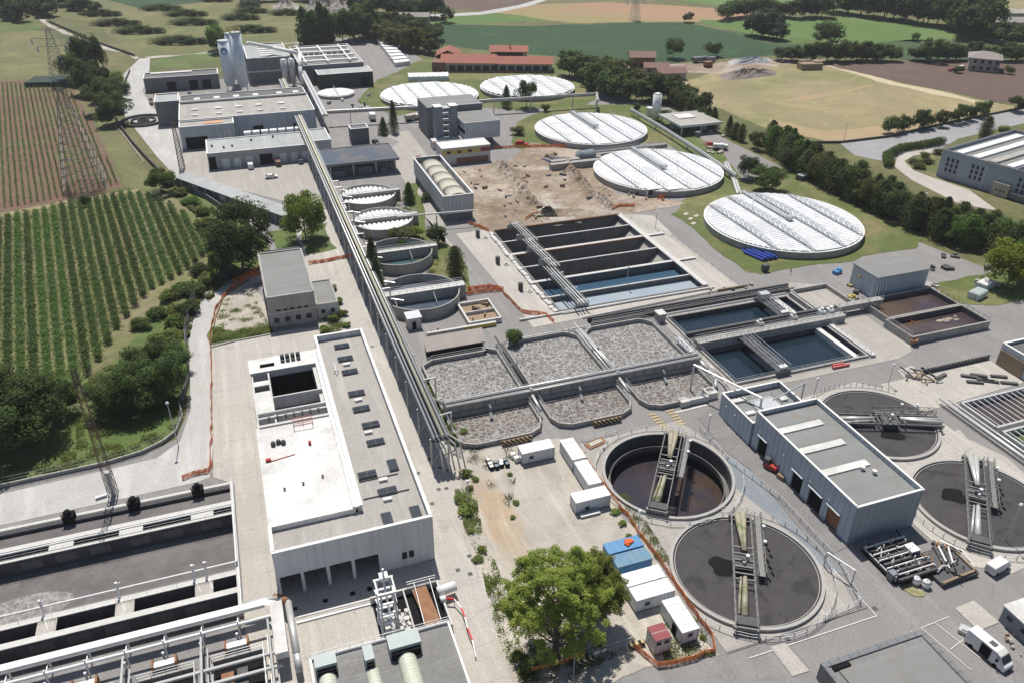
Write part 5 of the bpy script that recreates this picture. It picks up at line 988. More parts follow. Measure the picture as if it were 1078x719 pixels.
# brown settlers
for (x0,x1,y0,y1,z,zw,lab) in ((140.4,163,118.9,127.0,2.0,.5,'lower brown settling basin with a patch of foam'),(142,163.4,128.4,137.6,1.7,.35,'upper brown settling basin right below the grey metal building')):
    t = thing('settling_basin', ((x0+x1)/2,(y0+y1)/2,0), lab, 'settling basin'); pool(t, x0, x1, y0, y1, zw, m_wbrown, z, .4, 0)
    if y0 < 120: mb = MB(); [mb.add([(156+q*1.1+rr*math.cos(a)*(1+.3*math.sin(3*a+q)), 124.4+math.sin(q*2.3)*.8+rr*.6*math.sin(a), zw+.01+.002*q) for a in [k*.42 for k in range(15)]],[tuple(range(15))]) for q, rr in ((-1.5,.9),(0,1.3),(1.2,1.0),(2.4,.8),(3.4,.5))]; mb.build('foam_patch', M('foam_scum', (.36,.31,.24),(.22,.17,.13),1.2), t); MB().tube([(139.4,118.3,1.2),(140.5,117.6,1.2),(141.5,118.3,1.2)],.35).build('corner_pipe', m_rustm, t)
    MB().rail([(x1+.2,y0,z),(x1+.2,y1,z)],1,1.6,.07).rail([(x0-.2,y0,z),(x0-.2,y1,z)],1,1.6,.07).build('railing', m_timber if y0>120 else m_steel, t)
t = thing('retaining_wall', (145,108,0), 'low dark wall with upright stubs along the road beside the pale yard', 'wall'); MB().box(133.5,152.2,107.7,108.1,0,1.0).build('wall', m_cwd, t)
for k in range(20): MB().box(133.7+k*.95,134.1+k*.95,107.8,108.0,1.0,1.3).build('stub', m_cw, t)
for i, (px, py, a) in enumerate(((1020,397,-.6),(1030,396,-.6),(1037,401,-.6),(1051,397,-.5),(1062,404,-.5),(1026,403,-.5),(1042,402,-.6),(990,397,.2))):
    x, y = G(px, py); tag(MB().obox((x,y),1.7,.35,0,.5,a).build('dark_beam', m_cwd), 'dark precast beam lying on the pale yard', 'beam', 'precast beams on the pale yard')
# sand filter trays at the right edge
def tray(x0, x1, y0, y1, n, label, bed):
    t = thing('slatted_bed', ((x0+x1)/2,(y0+y1)/2,0), label, 'filter bed')
    MB().box(x0,x1,y0,y1,0,.3).build('bed', bed, t)
    mb = MB()
    for a in ((x0-.3,x1+.3,y0-.5,y0),(x0-.3,x1+.3,y1,y1+.5),(x0-.5,x0,y0,y1)): mb.box(*a, 0, 1.7)
    mb.build('frame', m_pipe, t)
    for k in range(n): x = x0+.9+k*(x1-x0-1)/n; MB().box(x-.12,x+.12,y0,y1,1.3,1.55).build('slat', m_pipe, t)
tray(131, 157, 86.4, 94.6, 17, 'bed of long pale slats over brown ground, upper one at the right edge', m_wbrown)
tray(131, 157, 72.5, 84.4, 17, 'bed of long pale slats over green ground, lower one at the right edge', m_lush)
t = thing('conduit', (129, 85, 0), 'bright double conduit along the left side of the slatted beds', 'pipe'); MB().tube([(128.4,98,1.2),(128.4,66,1.2)],.35).tube([(129.5,97,1.4),(129.5,66,1.4)],.22).rail([(127.7,98,0),(127.7,66,0)],1,2,.05).build('pipe', m_pipe, t, True)

# bottom left channels ------------------------------------------------------
t = thing('oxidation_channel', (-30, 104, 0), 'big rectangular sludge channels with long walkways at the lower left', 'treatment channel')
XL, XR = -62, -10.7
MB().box(XL,XR,113.9,118.4,-.4,.15).build('sludge', m_sludge, t); MB().box(XL,XR,97.2,110.4,-2.6,-2.2).build('sludge', m_sludgef, t)
MB().add([(-41.2+5.6*math.cos(a)*(1+.15*math.sin(3*a+1)), 102.3+3.4*math.sin(a)*(1+.12*math.cos(2*a)), -2.19) for a in [k*.2618 for k in range(24)]],[tuple(range(24))]).build('foam_patch', M('foam_patch', (.14,.125,.122), (.17,.15,.145), .4, rough=.6, kind='foam', foam=(.31,.29,.28), vs=.7), t)
MB().box(XL,XR,93.6,96.3,-2.2,-1.6).build('channel_water', m_wbrown, t); MB().box(XL,XR,88.7,92.6,-3.4,-3).build('channel_water', m_wtank, t); MB().box(XL,XR,110.9,113,-2.4,-2).build('channel_water', m_wtank, t)
mb = MB()
for y, w_ in ((118.7,.5),(113.45,.9),(110.7,.5),(96.75,.9),(93.1,1.0),(88.5,.5)): mb.m(2).box(XL, XR, y-w_/2, y+w_/2, -3.6, .6).m(1).box(XL, XR, y-w_/2-.05, y+w_/2+.05, .6, .75)  # wall faces darkened by colour to stand for their shade
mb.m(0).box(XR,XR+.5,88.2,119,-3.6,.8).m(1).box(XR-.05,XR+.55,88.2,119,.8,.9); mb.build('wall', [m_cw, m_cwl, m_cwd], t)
MB().tube([(XL,117.4,.6),(XR,117.4,.6)],.3).box(XL,XR,117.9,118.45,.1,.7).build('dark_pipe', m_cwd, t)
for x in (-36.3,-26.3,-16): MB().box(x-.9,x+.9,116.9,118.5,.6,2.0).cyl((x,117.6,2),(x,117.6,2.8),.5,8).beam((x-.8,117,0.5),(x-1,117.2,2.6),.1,.1).build('aerator_drive', m_blk, t)
for x in (-41,-36,-31,-25,-20,-14): MB().box(x-1.9,x+1.2,110.38,110.44,-1.5,.1).build('wall_plate', m_bay, t); 
for x in (-38,-33,-28,-22,-17): MB().box(x-1.3,x+1.9,92.58,92.64,-1.5,.1).build('wall_plate', m_bay, t)
for x in (-37,-26.6,-15.5): MB().box(x-1.8,x+1.8,110.9,113,.5,.66).build('crossing_slab', m_cwl, t); MB().box(x-1.3,x+1.3,93.4,96.4,.5,.66).build('crossing_slab', m_conc, t)
mb = MB()
for y in (110.5,96.35): mb.rail([(XL,y,.75),(XR,y,.75)],1.0,4.0,.035)
mb.rail([(XR+.5,88.5,.9),(XR+.5,118.6,.9)],1.1,2.2,.08); mb.build('railing', m_steel, t)
MB().tube([(XL,98.1,1.6),(XR+.2,98.1,1.6),(XR+.2,111.5,1.6),(XL,111.5,1.6)],.16).build('white_pipe', m_wpipe, t)
for x in (-37.6,-27.4,-16.8,-15.0): MB().tube([(x,97.6,.8),(x,97.7,3.4)],.2).tube([(x,97.6,3.0),(x,100,1.2)],.08).tube([(x,97,.8),(x+.8,94.6,.6)],.07).build('stand_pipe', m_wpipe, t)
t = thing('pipe_gantry', (-30, 86, 0), 'two long white pipes on posts below the lower left channels, turning at a white box', 'pipe gantry')
MB().box(-62,-7,86.4,87.5,2.7,3.3).add([(-7,86.4,3.3),(-7,87.5,3.3),(-4.6,86,3.5),(-5.8,85.6,3.5)],[(3,2,1,0)]).tube([(-62,84.5,2.8),(-6,84.5,2.8),(-5.5,83.6,2.8)],.22,10).build('pipe', m_wpipe, t)
MB().box(-6.2,-4.5,76.8,86,2.6,3.8).build('white_box', m_white, t); MB().tube([(-10,88.1,2.4),(-4.8,87.6,2.6),(-3.7,86.4,2.6),(-3.5,77,2.6),(-3.5,75,1.2)],.5,10).build('grey_pipe', m_pipe, t, True)
MB().tube([(-5.6,88.1,2.5),(-4.4,87.4,2.6),(-3.8,86.4,2.6)],.56,10).build('rusty_bend', m_rustm, t, True)
for k in range(10): x = -50+k*4.9; MB().beam((x,84.5,0),(x,84.5,3.4),.2,.2).beam((x,87,0),(x,87,3),.2,.2).beam((x,84.5,2.4),(x,87,2.4),.14,.14).cyl((x-.4,84.2,0),(x-.4,84.2,1.4),.2,6).build('post', m_wpipe, t)
t = thing('screen_house_pits', (-20, 78, 0), 'row of dark pits with pipes and walkways below the white pipes', 'pits')
for x0, x1 in ((-34,-27),(-24,-17),(-14.5,-8)):
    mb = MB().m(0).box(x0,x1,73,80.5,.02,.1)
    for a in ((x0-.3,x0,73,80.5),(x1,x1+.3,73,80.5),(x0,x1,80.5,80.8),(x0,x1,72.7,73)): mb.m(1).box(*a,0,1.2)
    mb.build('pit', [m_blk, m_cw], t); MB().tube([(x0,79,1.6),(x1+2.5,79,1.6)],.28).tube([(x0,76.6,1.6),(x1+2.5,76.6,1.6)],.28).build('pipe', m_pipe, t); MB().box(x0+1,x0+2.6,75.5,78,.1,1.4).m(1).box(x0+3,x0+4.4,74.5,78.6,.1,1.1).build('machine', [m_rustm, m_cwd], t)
    MB().rail([(x0-.2,80.7,1.2),(x1+.2,80.7,1.2),(x1+.2,73,1.2)],1,1.6,.06).build('railing', m_steel, t); MB().box(x0+1.5,x0+1.8,82.2,83.6,.02,1.3).box(x0+4.5,x0+4.8,82.2,83.6,.02,1.3).m(1).box(x0+1.8,x0+4.5,82.4,83.4,.3,.9).build('machine_stand', [m_rustm, m_steel], t)
    MB().tube([(x1+1.2,73,2.6),(x1+1.2,84.5,2.6)],.16).tube([(x1+1.8,73,1.2),(x1+1.8,83,1.2)],.12).rail([(x1+.8,74,0),(x1+.8,83,0)],1.1,1.6,.06).build('pipe', m_pipe, t)
# screening building at the bottom centre
t = thing('screening_building', (7.5, 70, 0), 'flat grey roof with cream ribbed ducts and green hoods at the bottom edge', 'building')
MB().box(-1.8,17,50,74.3,0,3.4).m(1).box(-2,-1.7,50,74.6,3.4,3.9).box(-1.7,17,74.3,74.6,3.4,3.9).box(17,17.3,50,74.6,3.4,3.9).build('wall', [m_roofg, m_para], t); MB().box(-1.6,16.9,50,74.2,3.42,3.5).build('roof', M('streaked_grey_roof', (.27,.265,.255), (.20,.195,.19), .35, kind='ground', sx=.1, sy=2), t)
for x0, x1, y0, r_ in ((-1.2,1.0,72.2,1.15),(9.2,11.6,71.2,1.25),(4.9,6.4,70.6,.9)):
    xc = (x0+x1)/2; v, f, n = [], [], 10
    for j in (0,1):
        for i in range(n+1): a = math.pi*i/n; v.append((xc+r_*math.cos(a), 52 if j else y0-.5, 3.5+r_*.9*math.sin(a)))
    MB().add(v,[(i+1,i,i+n+1,i+n+2) for i in range(n)]+[tuple(range(n+1))]).build('ribbed_duct', m_duct, t)
for x0,x1,y0,y1 in ((-1.4,1.4,71.6,73.6),(8.3,12.6,71.2,73.6),(4.9,6.2,70.6,73)): MB().box(x0,x1,y0,y1,3.5,5.4).m(1).box(x0+.2,x1-.2,y0-.5,y0,3.6,4.8).build('hood', [m_hood, m_blk], t)
MB().rail([(-1.8,74.7,3.5),(17.2,74.7,3.5)],1,1.6,.06).tube([(-1.8,75.2,2.6),(17.2,75.2,2.6)],.18).tube([(-1.8,75.7,2.2),(8,75.7,2.2)],.15).build('railing', m_wpipe, t)
t = thing('lift_tower', (9.5, 79, 0), 'white open steel lift frame with crossbars rising beside the rubble pit', 'lifting frame')
MB().beam((8.2,80.2,0),(8.6,80,9.2),.22,.22).beam((10.7,80,0),(10.4,80,9.2),.22,.22).beam((8.3,77,0),(8.7,77.6,9.2),.22,.22).beam((10.8,77,0),(10.4,77.6,9.2),.22,.22).build('frame', m_steel, t)
for z in (1.5,3.4,5.3,7.2,9.2): MB().beam((8.1,80.1,z),(10.9,80.1,z),.3,.25).beam((8.3,77.3,z),(10.8,77.3,z),.3,.25).beam((8.3,77.3,z),(8.3,80.1,z),.2,.2).beam((10.7,77.3,z),(10.7,80.1,z),.2,.2).build('crossbar', m_wpipe, t)
MB().tube([(9.5,80.4,9.6),(9.6,77,5.4),(9.8,74.5,3.8)],.16).box(9,10.2,79.4,80.6,9.3,10).cyl((9.6,80,10),(9.6,80,11.2),.15).build('hoist', m_wpipe, t)
t = thing('screening_pit', (13.5, 80, 0), 'open pit of pale rubble with a rusty conveyor and railings by the lift frame', 'pit')
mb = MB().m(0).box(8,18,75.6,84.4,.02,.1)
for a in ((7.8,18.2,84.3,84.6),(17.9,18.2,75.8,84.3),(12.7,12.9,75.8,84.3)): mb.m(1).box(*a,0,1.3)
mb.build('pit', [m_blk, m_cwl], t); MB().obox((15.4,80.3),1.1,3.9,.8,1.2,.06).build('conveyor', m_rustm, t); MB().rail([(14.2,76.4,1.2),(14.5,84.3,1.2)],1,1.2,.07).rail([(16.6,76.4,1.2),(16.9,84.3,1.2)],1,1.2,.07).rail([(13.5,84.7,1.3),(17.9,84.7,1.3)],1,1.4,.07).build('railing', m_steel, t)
mb = MB(); random.seed(5)
for k in range(90): x, y = random.uniform(9.2,12.6), random.uniform(76.4,81); mb.obox((x,y),random.uniform(.1,.4),random.uniform(.1,.4),.1,random.uniform(.3,1.1),random.random()*3)
tag(mb.build('rubble', m_cwl), 'pale rubble heaped in the pit under the lift frame', 'rubble', kind='stuff')
t = thing('white_air_duct', (18.6, 82, 0), 'fat white duct end poking out right of the conveyor pit', 'duct'); MB().cyl((17.6,82,1.6),(20.4,82.3,1.6),.75,14).cyl((17.6,80.6,1.4),(18.4,80.6,1.4),.5,12).build('duct', m_wpipe, t, True)
t = thing('warning_tape_fence', (20, 78, 0), 'red and white tape line strung beside the bottom building', 'tape fence')
pts = [(18.4,80.8,1.2),(19.6,80.2,1.2),(20.2,78.4,1.0),(20.2,76.6,1.1),(20.0,74.6,1.1),(20.1,72.6,.9),(19.8,70,.6)]
for i, (a, b) in enumerate(zip(pts, pts[1:])): MB().beam(a, b, .16, .35 if i%2==0 else .2).build('tape', m_redw if i % 2 == 0 else m_wpipe, t)
for p in pts[1::2]: MB().cyl((p[0],p[1],0),p,.05).build('post', m_cwd, t)
t = thing('bay_floor_kerb', (3, 85, 0), 'white pipe kerb along the shaded apron in front of the garage bays', 'kerb'); MB().tube([(-2.8,84.9,.6),(8,84.8,.6)],.16).box(-3,8.1,84.2,84.6,0,.25).tube([(3.6,77.2,.3),(3.9,75.6,.6)],.3).build('pipe', m_wpipe, t)

# ============================================================ PIPE BRIDGES
t = thing('pipe_bridge', (26, 220, 0), 'long straight elevated rack of silver pipes running up the middle of the plant', 'pipe bridge')
MB().tube([(24.8,111,7.3),(24.8,400,7.3)],.3).tube([(25.5,111,7.3),(25.5,400,7.3)],.22).tube([(27.2,111,7.3),(27.2,400,7.3)],.3).build('pipe', m_pipe, t, True)
MB().tube([(26.4,111,7.45),(26.4,400,7.45)],.38).build('pipe', M('yellowish_pipe', (.50,.47,.33),(.56,.54,.44),.2), t, True)
MB().box(24.6,27.5,111,400,6.4,6.55).beam((24.5,111,6.7),(24.5,400,6.7),.16,.4).beam((27.6,111,6.7),(27.6,400,6.7),.16,.4).build('deck', m_cwd, t)
mb = MB().rail([(27.6,111,6.9),(27.6,400,6.9)],1.0,3,.04); mb.build('railing', m_steel, t)
for k in range(30):
    y = 112+k*9.8; MB().beam((24.4,y,0),(24.4,y,6.5),.3,.3).beam((27.6,y,0),(27.6,y,6.5),.3,.3).beam((24.2,y,6.3),(27.8,y,6.3),.3,.3).beam((24.4,y,.5),(27.6,y,6),.12,.12).build('trestle', m_steel, t)
for k in range(5): MB().tube([(24.6+k*.7,112,7.2),(25.6+k*.9,110,5+k*.3),(26+k,109.5,.3)],.16).build('drop_pipe', m_pipe, t)
MB().tube([(27.5,118,6.8),(30,118.6,6.6),(30,118.6,1)],.2).tube([(27.5,124,6.8),(30.5,125.5,4),(30.5,125.5,2.5)],.3).tube([(27.6,131,6.6),(30.2,131,6.6),(30.2,131,1)],.15).build('branch_pipe', m_pipe, t)
t = thing('feeder_pipes', (30, 215, 0), 'tangle of grey pipes dropping from the pipe bridge to the split tanks', 'pipes')
for y in (252,246,232,224,207,198,182,172): MB().tube([(27.6,y,6.9),(29.6,y,6.9),(29.6,y,3.9),(32.5,y-1.5,3.7)],.14+.05*(y%3)).build('pipe', m_pipe, t)
for y in (240,236,215,190): MB().rail([(28.2,y,3.5),(28.2,y+7,3.5)],1,1.8,.06).box(27.9,29.4,y,y+7,3.3,3.45).beam((28,y+.2,0),(28,y+.2,3.3),.2,.2).beam((29.2,y+6.8,0),(29.2,y+6.8,3.3),.2,.2).build('catwalk', m_steel, t)
def elev(name, pts, z, r, label, posts, mat=m_pipe, wd=1.2, dark=m_cwd):
    P = [G(px, py, z) for px, py in pts]; t = thing(name, (P[0][0], P[0][1], 0), label, 'pipe bridge')
    mb = MB()
    for a, b in zip(P, P[1:]): mb.beam((*a, z), (*b, z), wd, min(.9, wd*.9))
    mb.build('beam', mat, t)
    for a, b in zip(P, P[1:]):
        a, b = Vector(a), Vector(b); n = max(1, int((b-a).length/posts))
        for k in range(n): p = a+(b-a)*(k+.5)/n; MB().beam((p.x,p.y,0),(p.x,p.y,z-.4),.35,.35).build('post', m_steel, t)
    mb = MB()
    for a, b in zip(P, P[1:]): mb.tube([(a[0],a[1],z+min(.75,wd)),(b[0],b[1],z+min(.75,wd))], min(.25,wd*.4))
    mb.build('pipe', m_steel, t); return t
elev('pipe_bridge', [(344,119),(440,114),(500,108),(578,103),(628,100)], 5.5, .3, 'level elevated pipe bridge crossing behind the tower block towards the far tanks', 16, m_cw)
elev('pipe_bridge', [(628,99),(629,107)], 5.5, .3, 'short elevated return at the right end of the level pipe bridge', 6, m_cw)
elev('pipe_bridge', [(312,50),(318,75),(342,122)], 6.5, .3, 'elevated grey pipe rack climbing from the level bridge towards the filter house', 14, m_pipe, 2.4)
elev('conduit', [(664,116),(700,137),(733,158),(775,186)], 2.2, .3, 'low pale conduit running down beside the two upper round covered tanks', 12, m_cwl, 1.0)
elev('conduit', [(764,172),(773,190),(778,205)], .9, .2, 'short pale channel ending between the middle and nearest covered tanks', 9, m_cwl, 1.6)
elev('thin_pipe_crossing', [(418,229),(500,222)], 4.5, .15, 'thin elevated pipe crossing the lane below the vaulted hall', 12, m_pipe, .25)
t = thing('tank_gap_structures', (142, 269, 0), 'cluster of grey concrete channels in the gap between the two upper covered tanks', 'channel')
MB().box(108,128,262,264,0,2).box(106,126,257.5,259.5,0,2.4).box(120,150,266,267.5,0,1.6).box(126,160,270,271,0,1.2).build('channel', m_cw, t); MB().rail([(120,267.5,1.6),(150,267.5,1.6)],1,2,.08).rail([(126,271,1.2),(160,271,1.2)],1,2,.08).build('railing', m_steel, t)
t = thing('grey_dome_tank', (116, 248, 0), 'small rounded grey tank beside the middle covered tank', 'tank'); x, y = G(617,170); MB().cyl((x-3.4,y,1.8),(x+3,y,1.8),2.4,16).build('shell', m_bluec, t, True)
# ============================================================ PLANTS
def leaf_mesh(name, pts, nrm, size, mat, seed=0, flat=1.0, asp=.6):
    r = np.random.default_rng(abs(seed)); n = len(pts)
    nr = nrm*.75+np.array([0, -.15, .55])+r.normal(0, .5, (n, 3)); nr /= np.linalg.norm(nr, axis=1)[:, None]+1e-9
    a = np.cross(nr, r.normal(0, 1, (n, 3))); a /= np.linalg.norm(a, axis=1)[:, None]+1e-9
    b = np.cross(nr, a); s = size*r.uniform(.6, 1.35, n)[:, None]
    v = np.stack([pts-a*s, pts-b*s*asp, pts+a*s, pts+b*s*asp], 1).reshape(-1, 3)
    me = bpy.data.meshes.new(name); me.vertices.add(4*n); me.vertices.foreach_set('co', v.astype(np.float32).ravel())
    me.loops.add(4*n); me.loops.foreach_set('vertex_index', np.arange(4*n, dtype=np.int32)); me.polygons.add(n)
    me.polygons.foreach_set('loop_start', np.arange(0, 4*n, 4, dtype=np.int32)); me.polygons.foreach_set('loop_total', np.full(n, 4, dtype=np.int32))
    me.materials.append(mat); me.update(calc_edges=True); me.validate(); return me
def crown_pts(kind, n, seed):
    """unit tree, height 1, crown half width 0.5 at full scale; returns points and outward normals"""
    r = np.random.default_rng(seed); P = []; N = []
    def ball(c, rad, k, sq=1.0):
        d = r.normal(0, 1, (k, 3)); d /= np.linalg.norm(d, axis=1)[:, None]; rr = rad*(1-.55*r.random(k)**1.8)
        p = d*rr[:, None]; p[:, 2] *= sq; P.append(p+c); N.append(d)
    if kind == 'conifer':
        m = n//40
        for i in range(m):
            h = .08+.92*(i/m); w = .5*(1-h)**.75*(.75+.4*r.random())+.015; a = i*2.4; ball(np.array([w*.6*math.cos(a), w*.6*math.sin(a), h]), w*.62+.02, 40, .7)
    elif kind == 'column':
        m = n//40
        for i in range(m):
            h = .06+.92*(i/m); w = .42*math.sin(math.pi*min(.97, .18+h*.8))**.7*(.7+.5*r.random()); a = i*2.4+r.random(); ball(np.array([w*.5*math.cos(a), w*.5*math.sin(a), h]), w*.6+.02, 40, .6)
    elif kind == 'poplar':
        m = n//110
        for i in range(m):
            h = .16+.84*r.random()**.85; w = .5*math.sin(math.pi*min(.98, max(.05, h-.05)))**.55; a = r.random()*6.28; q = w*math.sqrt(r.random())*.88
            ball(np.array([q*math.cos(a), q*math.sin(a), h*.93]), .07+.05*r.random(), 110, .8)
    elif kind == 'thicket':
        m = 46
        for i in range(m):
            a = r.random()*6.28; q = math.sqrt(r.random())*.45; ball(np.array([q*math.cos(a), q*math.sin(a), .15+.5*(1-q*q*3)*r.uniform(.5,1)]), .06+.05*r.random(), n//m, 4.5)
    elif kind == 'bush':
        m = 10
        for i in range(m): a = r.random()*6.28; q = .33*math.sqrt(r.random()); ball(np.array([q*math.cos(a), q*math.sin(a), .3+.35*r.random()]), .2+.1*r.random(), n//m, 1.0)
    else:
        m = 22 if kind == 'round' else 16
        for i in range(m):
            u = r.random(); z = .30+.55*u; w = .5*math.sqrt(max(.05, 1-((z-.58)/.42)**2)); a = i*2.4+r.random()*.6; q = w*(.35+.5*r.random())
            ball(np.array([q*math.cos(a), q*math.sin(a), z]), .13+.09*r.random(), n//m, .85)
    return np.concatenate(P), np.concatenate(N)
def trunk_mesh(seed, thick=.03, top=.6, limbs=5, name='trunk'):
    r = random.Random(seed); mb = MB(); p = (0, 0, -.01); pts = [(0,0,-.01),(r.uniform(-.01,.01),0,top*.4),(r.uniform(-.03,.03),r.uniform(-.03,.03),top)]
    mb.cyl(pts[0], pts[1], thick, 8, thick*.75).cyl(pts[1], pts[2], thick*.75, 8, thick*.3)
    for i in range(limbs):
        a = r.random()*6.28; z = top*(.4+.5*r.random()); mb.cyl((0,0,z),(.27*math.cos(a),.27*math.sin(a),z+.2),thick*.45,6,thick*.12)
    me = bpy.data.meshes.new(name); me.from_pydata([Vector(v) for v in mb.v], [], mb.f); me.materials.append(m_bark); me.update(); return me
PROTO = {}
def proto(kind, n, leaf, mat, seed):
    key = (kind, n, mat.name, seed)
    if key not in PROTO:
        p, q = crown_pts(kind, n, seed); PROTO[key] = (leaf_mesh('crown', p, q, leaf, mat, seed), trunk_mesh(seed, .02 if kind in ('column','conifer') else .028, .9 if kind == 'conifer' else .6, 5))
    return PROTO[key]
tr_rng = random.Random(11)
def tree(px, py, h, w, label, mat=None, kind='round', n=2600, leaf=.035, group=None, name='tree', cat='tree', world=None, bare=False):
    x, y = world if world else G(px, py); cm, tm = proto(kind, n, leaf, mat or l_mid, tr_rng.randrange(3))
    t = thing(name, (x, y, 0), label, cat, group, tr_rng.random()*6.28)
    o = bpy.data.objects.new('crown', cm); col.objects.link(o); o.parent = t; o.scale = (w, w, h)
    if not bare:
        o = bpy.data.objects.new('trunk', tm); col.objects.link(o); o.parent = t; o.scale = (h*.6, h*.6, h)
    return t
# near trees
def big_tree(px, py, h, w, label, seed=4):
    x, y = G(px, py); t = thing('tree', (x, y, 0), label, 'tree')
    r = np.random.default_rng(seed); P = []; N = []; mb = MB(); mb.cyl((x,y,-.1),(x+.2,y,h*.3),.55,12,.4).cyl((x+.2,y,h*.3),(x+.1,y-.3,h*.8),.4,10,.12)
    for i in range(84):
        u = r.random(); z = h*(.27+.71*u**.9); wid = w/2*math.sin(math.pi*min(.97,max(.12,.12+.8*(z/h))))**.6; a = r.random()*6.283; q = wid*(.25+.8*math.sqrt(r.random()))
        c = np.array([x+q*math.cos(a), y+q*math.sin(a), z]); mb.cyl((x+.1,y-.1,max(h*.12,z-q*.75)),tuple(c),.13,5,.03)
        for j in range(7):
            cc = c+r.normal(0, .62, 3)*np.array([1,1,.8]); k = 100; d = r.normal(0,1,(k,3)); d /= np.linalg.norm(d,axis=1)[:,None]; P.append(cc+d*(.62*(r.random(k)**.5))[:,None]*np.array([1,1,.75])); N.append(d*.6+np.array([0,0,.5]))
    P = np.concatenate(P)-np.array([x,y,0]); N = np.concatenate(N); o = bpy.data.objects.new('crown', leaf_mesh('crown', P, N, .125, l_big, seed)); col.objects.link(o); o.parent = t
    mb.build('trunk', m_bark, t); return t
big_tree(584, 690, 18.5, 13.5, 'big leafy green tree standing in the gravel yard beside the blue and white cabins')
big_tree(622, 656, 12.5, 7, 'lower leafy tree leaning towards the blue containers', 9)
tree(322, 252, 15, 13.5, 'round bright green tree left of the long pipe bridge, casting a dark shadow', leafm('fresh_leaves', (.21,.27,.035), (.13,.19,.03)), n=9000, leaf=.022)
tree(256, 284, 19, 17, 'tall dark green tree by the hedge left of the pinkish block', l_dark, n=11000, leaf=.02)
tree(246, 292, 13, 13, 'second dark tree huddled below the tall one by the hedge', l_dark, n=8000, leaf=.024)
tree(170, 203, 8.5, 10, 'round dark bush tree at the end of the narrow shed', l_mid, n=5000, leaf=.026)
for i, (px, py, h, w) in enumerate(((10,476,13,15),(44,456,13,12),(-14,462,15,16),(20,442,12,13),(66,436,8,8))): tree(px, py, h, w, ('dark tree in the shady clump at the left edge above the bleached road'), l_dark, n=9000, leaf=.021, group='dark trees at the lower left')
for i, (px, py, h, w) in enumerate(((122,434,8.5,10),(148,430,11,11),(174,420,11.5,11),(160,400,10,11),(184,392,7,8))): tree(px, py, h, w, 'dark tree in the rounded clump between the vineyard and the bleached road', l_dark, n=9000, leaf=.021, group='dark trees beside the vineyard')
for i, (px, py, h, w) in enumerate(((186,345,4,6),(176,362,4,7),(198,330,4,6),(192,310,3.5,6),(178,316,3,5),(205,312,4,6),(165,335,3,5),(218,300,4,6),(210,288,3.5,6),(150,345,3,5),(186,378,4,6),(170,382,5,8),(225,262,4,6),(216,240,3.5,6),(236,282,5,7),(203,215,3,6),(190,205,3,6),(178,196,3,5),(214,226,3,5),(240,246,4,6))):
    tree(px, py, h, w, 'low bush in the green strip between vineyard and road', [l_mid, l_weed, l_dark][i % 3], 'bush', 1800, .05, 'bushes along the vineyard edge', 'bush', 'bush')
# left-top row and pylons' trees
for px, py, h, w in ((92,82,22,12),(80,88,15,14),(106,88,24,11),(100,100,17,14),(112,106,16,14),(90,100,14,13),(118,118,16,15),(106,120,13,13),(124,130,14,13),(114,134,9,9),(122,96,10,12),(130,105,8,9)):
    tree(px, py, h, w, 'tall dark tree in the clump between the pylons and the bend of the road', [l_dark, l_mid][px % 2] if px != 122 else l_weed, n=5000, leaf=.028, group='trees beside the pylons')
tree(92, 217, 4.5, 4, 'single dark shrub on the path between the two vineyards', l_dark, 'bush', 1600, .05, name='shrub', cat='shrub')
# conifers and broadleaf trees inside the plant
for px, py, h, w, kd, mt, lab in (
  (415,140,13,5,'conifer',l_con,'tall dark conifer left of the tower block'), (404,142,7,5,'conifer',l_con,'short conifer just left of the tall one by the tower block'), (533,114,10,6,'conifer',l_con,'dark conifer in front of the far covered tank'),
  (554,114,13,10,'round',l_mid,'round green tree between the two far covered tanks'), (574,118,4,4,'bush',l_dark,'small clipped bush under the level pipe bridge'), (394,298,13,6,'conifer',l_con,'tall dark conifer close beside the pipe bridge and split tanks'), (398,312,11,5,'conifer',l_con,'second dark conifer just below the tall one beside the pipe bridge'),
  (431,214,7,5,'conifer',l_mid,'pale green conifer beside the uppermost split tanks'), (459,257,6,6,'round',l_con,'dark tree on the lawn beside the lane and uncovered tanks'), (480,292,9,6.5,'column',l_con,'loose pine on the lawn by the lane below the vaulted hall'), (424,254,5,9,'bush',l_olive,'olive green bush between the second and third split tanks'), (437,250,4,5,'bush',l_lime,'lime green bush right of the olive one between the split tanks'),
  (539,362,4.5,5,'bush',l_mid,'small green bush growing on the edge of the middle aeration tank'), (787,188,8.5,9,'round',l_dark,'left one of two dark evergreen shrubs between the covered tanks'), (805,200,8.5,12,'round',l_dark,'right, wider one of two dark evergreen shrubs between the covered tanks'),
  (1060,302,13,15,'round',l_lime,'yellow green tree at the right edge above the brown basins'), (1072,290,9,9,'round',l_lime,'smaller yellow green tree touching the right edge'), (1036,146,9,7,'column',l_olive,'olive green tree beside the corner of the pale blue factory'), (1058,142,4,6,'bush',l_weed,'bright shrub behind the olive tree at the factory'), (545,120+22,4,6,'bush',l_olive,'round reddish olive bush beside the upper covered tank'), (670,118,4,4,'bush',l_dark,'small bush beside the white storage cylinder'), (700,123,3.5,5,'bush',l_dark,'little shrub right of the white storage cylinder')):
    tree(px, py, h, w, lab, mt, kd, 5000 if h > 8 else 2600, .026 if h > 8 else .045, name={'conifer':'conifer','bush':'bush','column':'pine_tree'}.get(kd,'tree'), cat={'conifer':'conifer','bush':'bush','column':'pine'}.get(kd,'tree'))
